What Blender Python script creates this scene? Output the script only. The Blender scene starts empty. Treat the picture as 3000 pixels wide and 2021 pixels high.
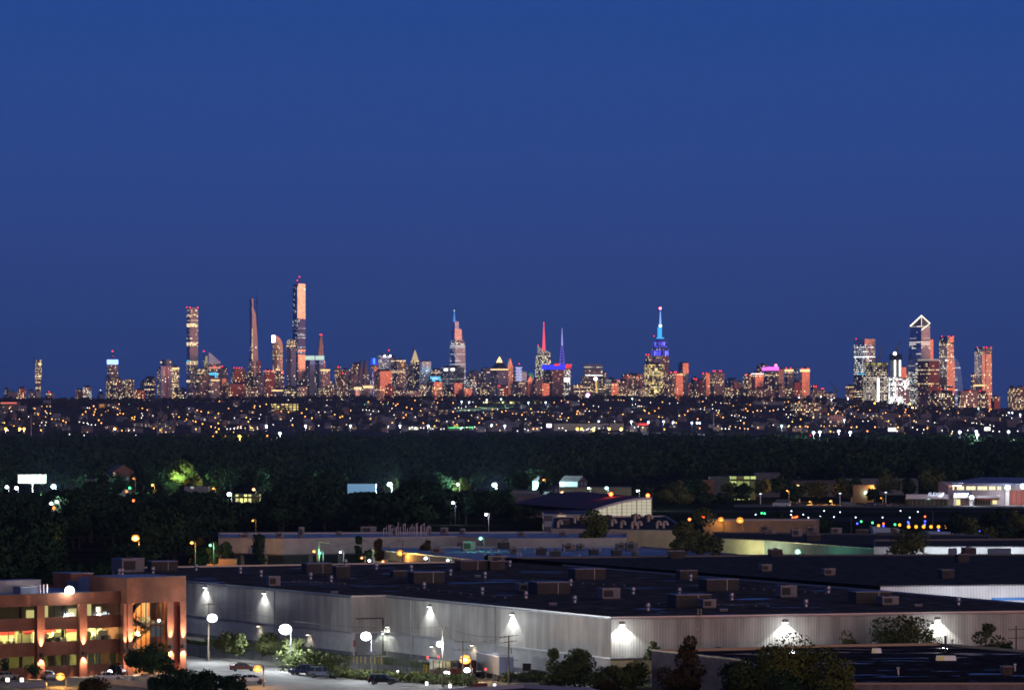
import bpy,bmesh,math,random
import numpy as np
from mathutils import Vector,Matrix

S = bpy.context.scene
COL = S.collection
random.seed(7)
RNG = np.random.default_rng(11)

# ------------------------------------------------------------------ camera, sky, exposure
F = 11500.0        # focal length in pixels of the 3000 px wide photograph
HZ = 1185.0        # row of the horizon in the photograph
EYE = 46.0         # height of the viewpoint above the plain, metres

cam_d = bpy.data.cameras.new('camera');cam = bpy.data.objects.new('camera',cam_d);COL.objects.link(cam)
cam.location = (0,0,EYE);cam.rotation_euler = (math.radians(90),0,0)
cam_d.sensor_width = 36.0;cam_d.lens = 36.0 * F / 3000.0
cam_d.shift_y = (HZ - 1010.5) / 3000.0
cam_d.clip_start = 1.0;cam_d.clip_end = 90000.0
S.camera = cam
S.view_settings.view_transform = 'Standard';S.view_settings.look = 'None'
S.view_settings.exposure = 0.0;S.view_settings.gamma = 1.0
S.cycles.use_denoising = True
S.cycles.max_bounces = 5;S.cycles.diffuse_bounces = 2;S.cycles.glossy_bounces = 3
S.cycles.transmission_bounces = 4;S.cycles.transparent_max_bounces = 8
S.cycles.caustics_reflective = False;S.cycles.caustics_refractive = False
S.cycles.sample_clamp_indirect = 4.0;S.cycles.filter_width = 1.75

def lin(c):
 """display (0-255) colour to linear"""
 o = []
 for v in c:
  v = v / 255.0
  o.append(v / 12.92 if v <= 0.04045 else ((v + 0.055) / 1.055) ** 2.4)
 return tuple(o)

W = bpy.data.worlds.new('World');S.world = W;W.use_nodes = True
wt = W.node_tree;wt.nodes.clear()
def nd(nt,typ,**kw):
 n = nt.nodes.new(typ)
 for k,v in kw.items():
  setattr(n,k,v)
 return n
def mth(nt,op,a,b=None,c=None,clamp=False):
 n = nt.nodes.new('ShaderNodeMath');n.operation = op;n.use_clamp = clamp
 for i,v in enumerate((a,b,c)):
  if v is None: continue
  if isinstance(v,(int,float)): n.inputs[i].default_value = v
  else: nt.links.new(v,n.inputs[i])
 return n.outputs[0]
def maprange(nt,v,a,b,c=0.0,d=1.0):
 n = nt.nodes.new('ShaderNodeMapRange');n.interpolation_type = 'SMOOTHSTEP'
 nt.links.new(v,n.inputs[0])
 for i,x in enumerate((a,b,c,d)): n.inputs[i + 1].default_value = x
 return n.outputs[0]
def ramp(nt,fac,stops,interp='LINEAR'):
 n = nt.nodes.new('ShaderNodeValToRGB');n.color_ramp.interpolation = interp
 e = n.color_ramp.elements
 while len(e) < len(stops): e.new(0.5)
 for i,(p,c) in enumerate(stops):
  e[i].position = p;e[i].color = (c[0],c[1],c[2],1)
 nt.links.new(fac,n.inputs[0])
 return n.outputs[0]
def mixc(nt,fac,a,b,mode='MIX'):
 n = nt.nodes.new('ShaderNodeMix');n.data_type = 'RGBA';n.blend_type = mode
 for i,v in ((0,fac),(6,a),(7,b)):
  if isinstance(v,(int,float)): n.inputs[i].default_value = v
  elif isinstance(v,tuple): n.inputs[i].default_value = (v[0],v[1],v[2],1)
  else: nt.links.new(v,n.inputs[i])
 return n.outputs[2]
def mixf(nt,fac,a,b):
 n = nt.nodes.new('ShaderNodeMix');n.data_type = 'FLOAT'
 for i,v in ((0,fac),(2,a),(3,b)):
  if isinstance(v,(int,float)): n.inputs[i].default_value = v
  else: nt.links.new(v,n.inputs[i])
 return n.outputs[0]

SUNSET = Vector((0.67,-0.742))      # where the sun went down: behind the viewpoint, to its right
tc = nd(wt,'ShaderNodeTexCoord')
sp = nd(wt,'ShaderNodeSeparateXYZ');wt.links.new(tc.outputs['Generated'],sp.inputs[0])
zz = sp.outputs[2]
zn = maprange(wt,zz,0.0,1.0);wt.nodes[-1].interpolation_type = 'LINEAR'
nz = nd(wt,'ShaderNodeTexNoise');nz.inputs['Scale'].default_value = 9.0;nz.inputs['Detail'].default_value = 2.0
wt.links.new(tc.outputs['Generated'],nz.inputs['Vector'])
zj = mth(wt,'ADD',zn,mth(wt,'MULTIPLY',mth(wt,'SUBTRACT',nz.outputs[0],0.5),0.012))
sky = ramp(wt,zj,[(0.0,lin((38,62,120))),(0.015,lin((40,67,128))),(0.04,lin((44,72,139))),(0.065,lin((43,75,144))),
     (0.105,lin((36,74,146))),(0.35,lin((22,46,96))),(1.0,lin((12,22,52)))])
hl = mth(wt,'SQRT',mth(wt,'ADD',mth(wt,'MULTIPLY',sp.outputs[0],sp.outputs[0]),mth(wt,'MULTIPLY',sp.outputs[1],sp.outputs[1])))
dt = mth(wt,'DIVIDE',mth(wt,'ADD',mth(wt,'MULTIPLY',sp.outputs[0],SUNSET.x),mth(wt,'MULTIPLY',sp.outputs[1],SUNSET.y)),mth(wt,'MAXIMUM',hl,0.001))
az = maprange(wt,dt,0.62,0.97)
el = mth(wt,'MULTIPLY',maprange(wt,zz,-0.06,0.0),maprange(wt,zz,0.13,0.02))
glow = mth(wt,'MULTIPLY',az,el)
gcol = ramp(wt,maprange(wt,zz,0.0,0.09),[(0.0,(1.0,0.24,0.08)),(0.35,(1.0,0.38,0.16)),(1.0,(0.6,0.28,0.3))])
gb = mixc(wt,1.0,gcol,(4.8,4.8,4.8),'MULTIPLY')
fin = mixc(wt,glow,sky,gb)
# the afterglow of the western sky, above the bright rim: a broad pale lavender
aw = mth(wt,'MULTIPLY',maprange(wt,dt,-0.15,0.9),mth(wt,'MULTIPLY',maprange(wt,zz,0.0,0.10),maprange(wt,zz,0.62,0.12)))
fin = mixc(wt,mth(wt,'MULTIPLY',aw,mth(wt,'SUBTRACT',1.0,glow)),fin,(0.95,0.86,0.98))
bg = nd(wt,'ShaderNodeBackground');wt.links.new(fin,bg.inputs[0]);bg.inputs[1].default_value = 1.0
wo = nd(wt,'ShaderNodeOutputWorld');wt.links.new(bg.outputs[0],wo.inputs[0])
W.cycles.sampling_method = 'MANUAL';W.cycles.sample_map_resolution = 1024

sun_d = bpy.data.lights.new('afterglow','SUN');sun = bpy.data.objects.new('afterglow',sun_d);COL.objects.link(sun)
sun_d.energy = 0.035;sun_d.angle = math.radians(25);sun_d.color = (1.0,0.62,0.5)
sun.rotation_euler = Vector((-SUNSET.x,-SUNSET.y,-0.12)).to_track_quat('-Z','Y').to_euler()

# ------------------------------------------------------------------ places
def X(px,d): return (px - 1500.0) / F * d
def Z(y,d): return EYE - (y - HZ) * d / F
def P(px,y,d): return Vector((X(px,d),d,Z(y,d)))
def D(y,z=0.0): return (EYE - z) * F / (y - HZ)       # distance at which height z shows on row y
def G(px,y,z=0.0):
 d = D(y,z);return Vector((X(px,d),d,z))

def sm(a,b,t):
 t = max(0.0,min(1.0,(t - a) / (b - a)));return t * t * (3 - 2 * t)
CREST = [(-900,1172),(0,1172),(350,1171),(700,1168),(1000,1164),(1500,1164),(2100,1165),(2400,1169),(2600,1180),(2730,1198),(2850,1200),(3000,1206),(3900,1206)]
def crest_y(px):
 for (a,ya),(b,yb) in zip(CREST,CREST[1:]):
  if a <= px <= b: return ya + (yb - ya) * (px - a) / (b - a)
 return CREST[0][1] if px < 0 else CREST[-1][1]
def hgt(x,d):
 px = x / d * F + 1500
 zc = EYE - (crest_y(px) + 8 - HZ) * 9000 / F
 return zc * sm(5800,9000,d) * (1 - sm(9000,10800,d)) if 5800 < d < 10800 else 0.0
def on_hill(px,y,up=0.0):
 """the spot of the hillside whose height +up shows at (px, y)"""
 d = 5200.0
 while d < 9000:
  yy = HZ + (EYE - hgt(X(px,d),d) - up) * F / d
  if yy <= y: break
  d += 20.0
 x = X(px,d)
 return Vector((x,d,hgt(x,d)))

# ------------------------------------------------------------------ materials
MATS = {}
def mat(key,col,rough=0.7,metal=0.0,emit=None,est=0.0,bump=None,noise=0.0,nscale=1.0,spec=0.5,sampled=False,vec='Object'):
 if key in MATS: return MATS[key]
 m = bpy.data.materials.new(key);m.use_nodes = True;MATS[key] = m
 nt = m.node_tree;b = nt.nodes['Principled BSDF']
 b.inputs['Base Color'].default_value = (*col,1);b.inputs['Roughness'].default_value = rough
 b.inputs['Metallic'].default_value = metal;b.inputs['Specular IOR Level'].default_value = spec
 if noise > 0:
  t = nd(nt,'ShaderNodeTexCoord');n = nd(nt,'ShaderNodeTexNoise');n.inputs['Scale'].default_value = nscale
  n.inputs['Detail'].default_value = 5.0;n.inputs['Roughness'].default_value = 0.65
  nt.links.new(t.outputs[vec],n.inputs['Vector'])
  f = maprange(nt,n.outputs[0],0.28,0.72,1 - noise,1 + noise)
  c = nd(nt,'ShaderNodeCombineXYZ')
  for i in range(3): nt.links.new(f,c.inputs[i])
  o = mixc(nt,1.0,tuple(col),c.outputs[0],'MULTIPLY');nt.links.new(o,b.inputs['Base Color'])
 if emit is not None:
  b.inputs['Emission Color'].default_value = (*emit,1);b.inputs['Emission Strength'].default_value = est
  if not sampled: m.cycles.emission_sampling = 'NONE'
 return m

def facade(key,wall,glass=(0.1,0.12,0.16),metal=0.6,rough=0.18,cw=3.6,ch=3.9,lit=0.2,row=0.0,ca=(1.0,0.72,0.34),cb=(1.0,0.9,0.72),
           est=2.1,wf=0.7,hf=0.62,wmetal=0.0,wrough=0.75):
 """a wall with a regular grid of windows, some of them lit; UVs are metres along the wall and up it"""
 if key in MATS: return MATS[key]
 m = bpy.data.materials.new(key);m.use_nodes = True;MATS[key] = m
 m.cycles.emission_sampling = 'NONE'
 nt = m.node_tree;b = nt.nodes['Principled BSDF']
 uv = nd(nt,'ShaderNodeUVMap');s = nd(nt,'ShaderNodeSeparateXYZ');nt.links.new(uv.outputs[0],s.inputs[0])
 u = mth(nt,'DIVIDE',s.outputs[0],cw);v = mth(nt,'DIVIDE',s.outputs[1],ch)
 fu = mth(nt,'FLOOR',u);fv = mth(nt,'FLOOR',v)
 ru = mth(nt,'FRACT',u);rv = mth(nt,'FRACT',v)
 mask = mth(nt,'MULTIPLY',mth(nt,'LESS_THAN',ru,wf),mth(nt,'LESS_THAN',rv,hf))
 oi = nd(nt,'ShaderNodeObjectInfo');sd = mth(nt,'MULTIPLY',oi.outputs['Random'],731.0)
 c = nd(nt,'ShaderNodeCombineXYZ');nt.links.new(fu,c.inputs[0]);nt.links.new(fv,c.inputs[1]);nt.links.new(sd,c.inputs[2])
 wn = nd(nt,'ShaderNodeTexWhiteNoise');wn.noise_dimensions = '3D';nt.links.new(c.outputs[0],wn.inputs['Vector'])
 c2 = nd(nt,'ShaderNodeCombineXYZ');nt.links.new(fv,c2.inputs[0]);nt.links.new(sd,c2.inputs[1])
 wr = nd(nt,'ShaderNodeTexWhiteNoise');wr.noise_dimensions = '2D';nt.links.new(c2.outputs[0],wr.inputs['Vector'])
 cn = nd(nt,'ShaderNodeTexNoise');cn.inputs['Scale'].default_value = 0.02;cn.inputs['Detail'].default_value = 1.0
 nt.links.new(uv.outputs[0],cn.inputs['Vector'])
 dens = mth(nt,'MULTIPLY',maprange(nt,cn.outputs[0],0.3,0.7,0.4,1.6),lit)
 l1 = mth(nt,'LESS_THAN',wn.outputs['Value'],dens)
 l2 = mth(nt,'MULTIPLY',mth(nt,'LESS_THAN',wr.outputs['Value'],row),mth(nt,'LESS_THAN',wn.outputs['Value'],0.8))
 on = mth(nt,'MAXIMUM',l1,l2)
 cs = nd(nt,'ShaderNodeSeparateXYZ');nt.links.new(wn.outputs['Color'],cs.inputs[0])
 br = mth(nt,'MULTIPLY_ADD',mth(nt,'POWER',cs.outputs[1],2.0),1.5,0.35)
 e = mth(nt,'MULTIPLY',mth(nt,'MULTIPLY',mth(nt,'MULTIPLY',on,mask),br),est)
 nt.links.new(mixc(nt,cs.outputs[2],tuple(ca),tuple(cb)),b.inputs['Emission Color'])
 nt.links.new(e,b.inputs['Emission Strength'])
 pane = mth(nt,'MULTIPLY_ADD',cs.outputs[0],0.5,0.75)
 pc = nd(nt,'ShaderNodeCombineXYZ')
 for i in range(3): nt.links.new(pane,pc.inputs[i])
 g = mixc(nt,1.0,tuple(glass),pc.outputs[0],'MULTIPLY')
 nt.links.new(mixc(nt,mask,tuple(wall),g),b.inputs['Base Color'])
 nt.links.new(mixf(nt,mask,wmetal,metal),b.inputs['Metallic'])
 nt.links.new(mixf(nt,mask,wrough,rough),b.inputs['Roughness'])
 return m

def glow_mat(key,col,est=1.0,sampled=False):
 return mat(key,(0.02,0.02,0.02),0.6,0.0,col,est,sampled=sampled)

# ------------------------------------------------------------------ mesh building
class MB:
 def __init__(s): s.v = [];s.f = [];s.uv = [];s.mi = []
 def face(s,pts,mi=0,uv=None):
  i = len(s.v);s.v += [tuple(p) for p in pts];s.f.append(tuple(range(i,i + len(pts))));s.mi.append(mi)
  s.uv.append(uv or [(0.0,0.0)] * len(pts))
 def loft(s,lo,hi,mi=0,top=1,bottom=None):
  """walls between two rings of points (same count, anticlockwise from above) with metre UVs, and a roof"""
  n = len(lo)
  for i in range(n):
   a,b = Vector(lo[i]),Vector(lo[(i + 1) % n]);c,d = Vector(hi[(i + 1) % n]),Vector(hi[i])
   w = (b - a).length;w2 = (c - d).length;o = (w - w2) / 2
   s.face([a,b,c,d],mi,[(0,a.z),(w,b.z),(o + w2,c.z),(o,d.z)])
  if top is not None: s.face(hi,top)
  if bottom is not None: s.face(list(reversed(lo)),bottom)
  return s
 def prism(s,pts,z0,z1,mi=0,top=1,bottom=None):
  return s.loft([(p[0],p[1],z0) for p in pts],[(p[0],p[1],z1) for p in pts],mi,top,bottom)
 def box(s,c,size,mi=0,rot=0.0,mi_top=None):
  hx,hy = size[0] / 2,size[1] / 2;ca,sa = math.cos(rot),math.sin(rot)
  pts = [(c[0] + x * ca - y * sa,c[1] + x * sa + y * ca) for x,y in ((-hx,-hy),(hx,-hy),(hx,hy),(-hx,hy))]
  s.prism(pts,c[2],c[2] + size[2],mi,mi if mi_top is None else mi_top,mi);return s
 def frame_box(s,o,ex,ey,x0,x1,y0,y1,z0,z1,mi=0,mi_top=None):
  """a box in a plan frame: origin o, unit axes ex, ey"""
  pts = [(o[0] + ex[0] * x + ey[0] * y,o[1] + ex[1] * x + ey[1] * y) for x,y in ((x0,y0),(x1,y0),(x1,y1),(x0,y1))]
  s.prism(pts,z0,z1,mi,mi if mi_top is None else mi_top,mi);return s
 def tube(s,p0,p1,r0,r1=None,n=8,mi=0,cap=True):
  p0,p1 = Vector(p0),Vector(p1);r1 = r0 if r1 is None else r1
  ax = (p1 - p0).normalized();q = Vector((1,0,0)) if abs(ax.x) < 0.9 else Vector((0,1,0))
  e1 = ax.cross(q).normalized();e2 = ax.cross(e1)
  A = [p0 + (e1 * math.cos(2 * math.pi * i / n) + e2 * math.sin(2 * math.pi * i / n)) * r0 for i in range(n)]
  B = [p1 + (e1 * math.cos(2 * math.pi * i / n) + e2 * math.sin(2 * math.pi * i / n)) * r1 for i in range(n)]
  for i in range(n):
   j = (i + 1) % n;s.face([A[i],A[j],B[j],B[i]],mi)
  if cap: s.face(list(reversed(A)),mi);s.face(B,mi)
  return s
 def lathe(s,c,prof,n=12,mi=0):
  """profile of (radius, z) turned about the vertical through c"""
  rings = [[(c[0] + r * math.cos(2 * math.pi * i / n),c[1] + r * math.sin(2 * math.pi * i / n),c[2] + z) for i in range(n)] for r,z in prof]
  for a,b in zip(rings,rings[1:]):
   for i in range(n):
    j = (i + 1) % n;s.face([a[i],a[j],b[j],b[i]],mi)
  s.face(list(reversed(rings[0])),mi);s.face(rings[-1],mi);return s
 def ball(s,c,r,n=8,m=5,mi=0,sz=1.0):
  prof = [(max(0.02 * r,r * math.sin(math.pi * k / m)),-r * sz * math.cos(math.pi * k / m)) for k in range(m + 1)]
  return s.lathe(c,prof,n,mi)
 def build(s,name,mats,parent=None,origin=None,smooth=False):
  """links what was collected as ONE mesh object; origin: world point of its base"""
  if not isinstance(mats,(list,tuple)): mats = [mats]
  if origin is None:
   if parent is None:
    a = np.array(s.v);origin = Vector(((a[:,0].min() + a[:,0].max()) / 2,(a[:,1].min() + a[:,1].max()) / 2,a[:,2].min()))
   else: origin = wloc(parent)
  origin = Vector(origin)
  me = bpy.data.meshes.new(name)
  va = np.array(s.v,dtype=np.float64) - np.array(origin)
  me.from_pydata(va.tolist(),[],s.f)
  ul = me.uv_layers.new(name='UVMap')
  ul.data.foreach_set('uv',np.array([c for f in s.uv for c in f],dtype=np.float32).ravel())
  for m in mats: me.materials.append(m)
  me.polygons.foreach_set('material_index',[min(i,len(mats) - 1) for i in s.mi])
  if smooth: me.polygons.foreach_set('use_smooth',[True] * len(me.polygons))
  me.update()
  o = bpy.data.objects.new(name,me);COL.objects.link(o)
  if parent is not None: o.parent = parent;o.location = origin - wloc(parent)
  else: o.location = origin
  return o
def wloc(o):
 v = Vector(o.location)
 while o.parent is not None: o = o.parent;v += Vector(o.location)
 return v
def tag(o,label=None,cat=None,group=None,kind=None):
 if label: o['label'] = label
 if cat: o['category'] = cat
 if group: o['group'] = group
 if kind: o['kind'] = kind
 return o
def empty(name,loc,label,cat,group=None,rz=0.0):
 o = bpy.data.objects.new(name,None);COL.objects.link(o);o.location = loc;o.rotation_euler.z = rz;o.empty_display_size = 0.5
 return tag(o,label,cat,group)
def kids(o): return [c for c in bpy.data.objects if c.parent == o]
def copy_tree(o,loc=None,rz=None,label=None,group=None,sc=None):
 stack = []
 def cp(a,par):
  c = a.copy();COL.objects.link(c);c.parent = par
  for k in KIDS.get(a.name,()): cp(k,c)
  return c
 r = cp(o,None)
 if loc is not None: r.location = loc
 if rz is not None: r.rotation_euler.z = rz
 if sc is not None: r.scale = (sc,sc,sc) if isinstance(sc,(int,float)) else sc
 if label: r['label'] = label
 if group: r['group'] = group
 return r
KIDS = {}
def learn_kids(*roots):
 for r in roots:
  ks = kids(r);KIDS[r.name] = ks
  learn_kids(*ks)

LAMP_WHITE = glow_mat('lamp_white',(0.92,0.97,1.0),40.0)
LAMP_AMBER = glow_mat('lamp_amber',(1.0,0.42,0.07),26.0)
def light(name,loc,power,col,parent=None,kind='POINT',radius=0.25,spot=None,aim=None,blend=0.5):
 l = bpy.data.lights.new(name,kind);l.energy = power;l.color = col;l.shadow_soft_size = radius
 o = bpy.data.objects.new(name,l);COL.objects.link(o)
 if kind == 'SPOT': l.spot_size = spot;l.spot_blend = blend
 if aim is not None: o.rotation_euler = Vector(aim).to_track_quat('-Z','Y').to_euler()
 loc = Vector(loc)
 if parent is not None: o.parent = parent;o.location = loc - wloc(parent)
 else: o.location = loc
 return o
# ------------------------------------------------------------------ ground and hill
mb = MB();mb.face([(-9000,-3000,0),(9000,-3000,0),(9000,16000,0),(-9000,16000,0)])
tag(mb.build('ground',mat('ground',(0.030,0.036,0.022),0.95,noise=0.5,nscale=0.02,spec=0),origin=(0,0,0)),kind='structure')
mb = MB()
hx = np.linspace(-3600,3600,91);hy = np.linspace(5700,10900,66)
hz = np.array([[hgt(x,y) for x in hx] for y in hy])
for j in range(65):
 for i in range(90):
  mb.face([(hx[i],hy[j],hz[j,i] + .05),(hx[i + 1],hy[j],hz[j,i + 1] + .05),(hx[i + 1],hy[j + 1],hz[j + 1,i + 1] + .05),(hx[i],hy[j + 1],hz[j + 1,i] + .05)])
tag(mb.build('hillside_ground',mat('hill',(0.075,0.066,0.08),0.95,noise=0.5,nscale=0.01,spec=0),origin=(0,5700,0)),kind='structure')

# ------------------------------------------------------------------ the skyline: facades
WARM,PALE,COOL = (1.0,0.62,0.22),(1.0,0.86,0.6),(0.8,0.95,1.0)
ROOF = mat('tower_roof',(0.05,0.05,0.06),0.9)
def fac(k):
 t = {
  # dark glass, few lights
  'GD': dict(wall=(0.05,0.06,0.09),glass=(0.16,0.18,0.24),metal=0.85,lit=0.10,row=0.05,wmetal=0.7,wrough=0.25,ca=WARM,cb=PALE),
  # dark glass office floors lit in rows
  'GR': dict(wall=(0.06,0.07,0.10),glass=(0.16,0.18,0.24),metal=0.85,lit=0.10,row=0.14,wmetal=0.7,wrough=0.25,ca=WARM,cb=PALE,wf=0.86,hf=0.5),
  # glass that throws the sunset back strongly: salmon
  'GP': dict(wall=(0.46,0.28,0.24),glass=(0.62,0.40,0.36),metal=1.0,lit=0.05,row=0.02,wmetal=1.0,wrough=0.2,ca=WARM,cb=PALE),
  # paler: peach
  'PE': dict(wall=(0.62,0.72,0.9),glass=(0.55,0.62,0.78),metal=1.0,lit=0.04,row=0.02,wmetal=1.0,wrough=0.15,ca=PALE,cb=COOL),
  # silver-lilac glass
  'SI': dict(wall=(0.42,0.58,0.85),glass=(0.5,0.72,1.0),metal=0.75,lit=0.05,row=0.05,wmetal=0.75,wrough=0.3,ca=PALE,cb=COOL),
  # red brick-coloured
  'BR': dict(wall=(0.22,0.085,0.08),glass=(0.15,0.07,0.07),metal=0.9,lit=0.12,row=0.03,wmetal=0.9,wrough=0.3,ca=WARM,cb=PALE),
  # brown apartment block, many warm windows
  'AP': dict(wall=(0.105,0.085,0.10),glass=(0.10,0.10,0.12),metal=0.6,lit=0.27,row=0.0,wmetal=0.7,wrough=0.4,ca=WARM,cb=PALE,wf=0.6,hf=0.6),
  # lavender stone
  'ST': dict(wall=(0.15,0.17,0.26),glass=(0.08,0.09,0.13),metal=0.6,lit=0.07,row=0.0,wmetal=0.6,wrough=0.45,ca=WARM,cb=PALE),
  # pale lit by rows, warm
  'LW': dict(wall=(0.10,0.09,0.09),glass=(0.12,0.12,0.14),metal=0.7,lit=0.36,row=0.25,wmetal=0.4,wrough=0.4,ca=WARM,cb=PALE,wf=0.8,hf=0.6),
  # brightly lit, white
  'LG': dict(wall=(0.12,0.12,0.15),glass=(0.2,0.2,0.24),metal=0.8,lit=0.38,row=0.2,wmetal=0.5,wrough=0.4,ca=PALE,cb=COOL,wf=0.75,hf=0.55,est=1.9),
  # blazing white (building site under floodlights)
  'WW': dict(wall=(0.2,0.2,0.24),glass=(0.3,0.3,0.34),metal=0.5,lit=0.62,row=0.2,wmetal=0.3,wrough=0.4,ca=(1,.95,.85),cb=COOL,wf=0.7,hf=0.7,est=4.0,cw=5.5,ch=5.5),
  # dark teal glass
  'TE': dict(wall=(0.05,0.10,0.16),glass=(0.12,0.2,0.3),metal=0.9,lit=0.04,row=0.0,wmetal=0.8,wrough=0.25,ca=WARM,cb=COOL),
  # blue glass
  'BL': dict(wall=(0.16,0.26,0.62),glass=(0.10,0.2,0.55),metal=0.5,lit=0.04,row=0.1,wmetal=0.3,wrough=0.4,ca=COOL,cb=COOL,wf=0.9,hf=0.4),
  # grid with pink-brown frame (slender concrete tower)
  'CG': dict(wall=(0.48,0.44,0.5),glass=(0.16,0.15,0.18),metal=0.9,lit=0.07,row=0.03,wmetal=0.75,wrough=0.4,ca=WARM,cb=PALE,cw=5,ch=6.5,wf=0.5,hf=0.5),
  # warm pink grid apartments
  'PG': dict(wall=(0.30,0.26,0.30),glass=(0.14,0.11,0.11),metal=0.8,lit=0.25,row=0.0,wmetal=0.85,wrough=0.35,ca=WARM,cb=PALE,cw=5,ch=5,wf=0.55,hf=0.55),
 }[k]
 return facade('facade_' + k,**t)
BEACON = glow_mat('beacon_red',(1.0,0.025,0.05),5.0)
T21C,T21S = math.cos(math.radians(21)),math.sin(math.radians(21))
ER,EL = (T21C,T21S),(-T21S,T21C)         # along the right-hand wall and along the left-hand wall of a street-grid block
ZO = {1: (0,3.016),2: (700,3.016),3: (1400,3.016),4: (2100,2.587)}
def zx(zone,v): return ZO[zone][0] + v / ZO[zone][1]
def zy(zone,v): return 780 + v / ZO[zone][1]

def plan(px0,px1,split,d):
 """footprint of a grid-aligned block that spans px0..px1; its near corner stands at the fraction `split`"""
 s = d / F;xc = X(px0 + split * (px1 - px0),d)
 w = (1 - split) * (px1 - px0) * s / T21C;dep = max(split * (px1 - px0) * s / T21S,14.0 if split > 0 else 20.0)
 w = max(w,3.0)
 a = Vector((xc,d));e = Vector(ER);l = Vector(EL)
 return [a,a + e * w,a + e * w + l * dep,a + l * dep]
def inset(pts,k,kr=None):
 c = sum(pts,Vector((0,0))) / len(pts);return [c + (p - c) * k for p in pts]
def beacon(par,px,y,d,r=3.2,m=None):
 p = P(px,y,d);b = MB().ball(p,r * 0.6 * d / 13000,6,4);return b.build('beacon_light',m or BEACON,par)
def band(par,fp,z0,z1,m,name='lit_band',out=0.6):
 c = sum(fp,Vector((0,0))) / len(fp)
 q = [p + (p - c).normalized() * out for p in fp]
 return MB().prism(q,z0,z1,0,0).build(name,m,par)
def tower(px0,px1,yt,d,split,st,label,name=None,cat=None,z0=None,group=None,clutter=True):
 fp = plan(px0,px1,split,d);zt = Z(yt,d);zb = hgt(X((px0 + px1) / 2,d),d) if z0 is None else z0
 mb = MB().prism(fp,zb,zt)
 if clutter and (px1 - px0) > 12:           # plant room on the roof
  r = random.Random(int(px0 * 7 + yt));k = r.uniform(0.35,0.7)
  mb.prism(inset(fp,k),zt,zt + r.uniform(2.5,7),1,1)
 tall = zt > 150
 o = mb.build(name or ('skyscraper' if tall else 'city_building'),[fac(st),ROOF])
 tag(o,label,cat or ('skyscraper' if tall else 'building'),group)
 return o,fp,zt

WARMBAND = glow_mat('band_warm',(1.0,0.72,0.32),1.7)
WHITEBAND = glow_mat('band_white',(0.9,0.97,1.0),1.8)
GREENWHITE = glow_mat('band_greenish',(0.75,1.0,0.86),1.0)
BLUENEON = glow_mat('neon_blue',(0.04,0.05,1.0),1.3)
CYAN = glow_mat('neon_cyan',(0.10,0.62,1.0),1.3)
REDNEON = glow_mat('neon_red',(1.0,0.04,0.03),2.2)
MAGENTA = glow_mat('neon_magenta',(0.75,0.12,1.0),2.6)

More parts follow.
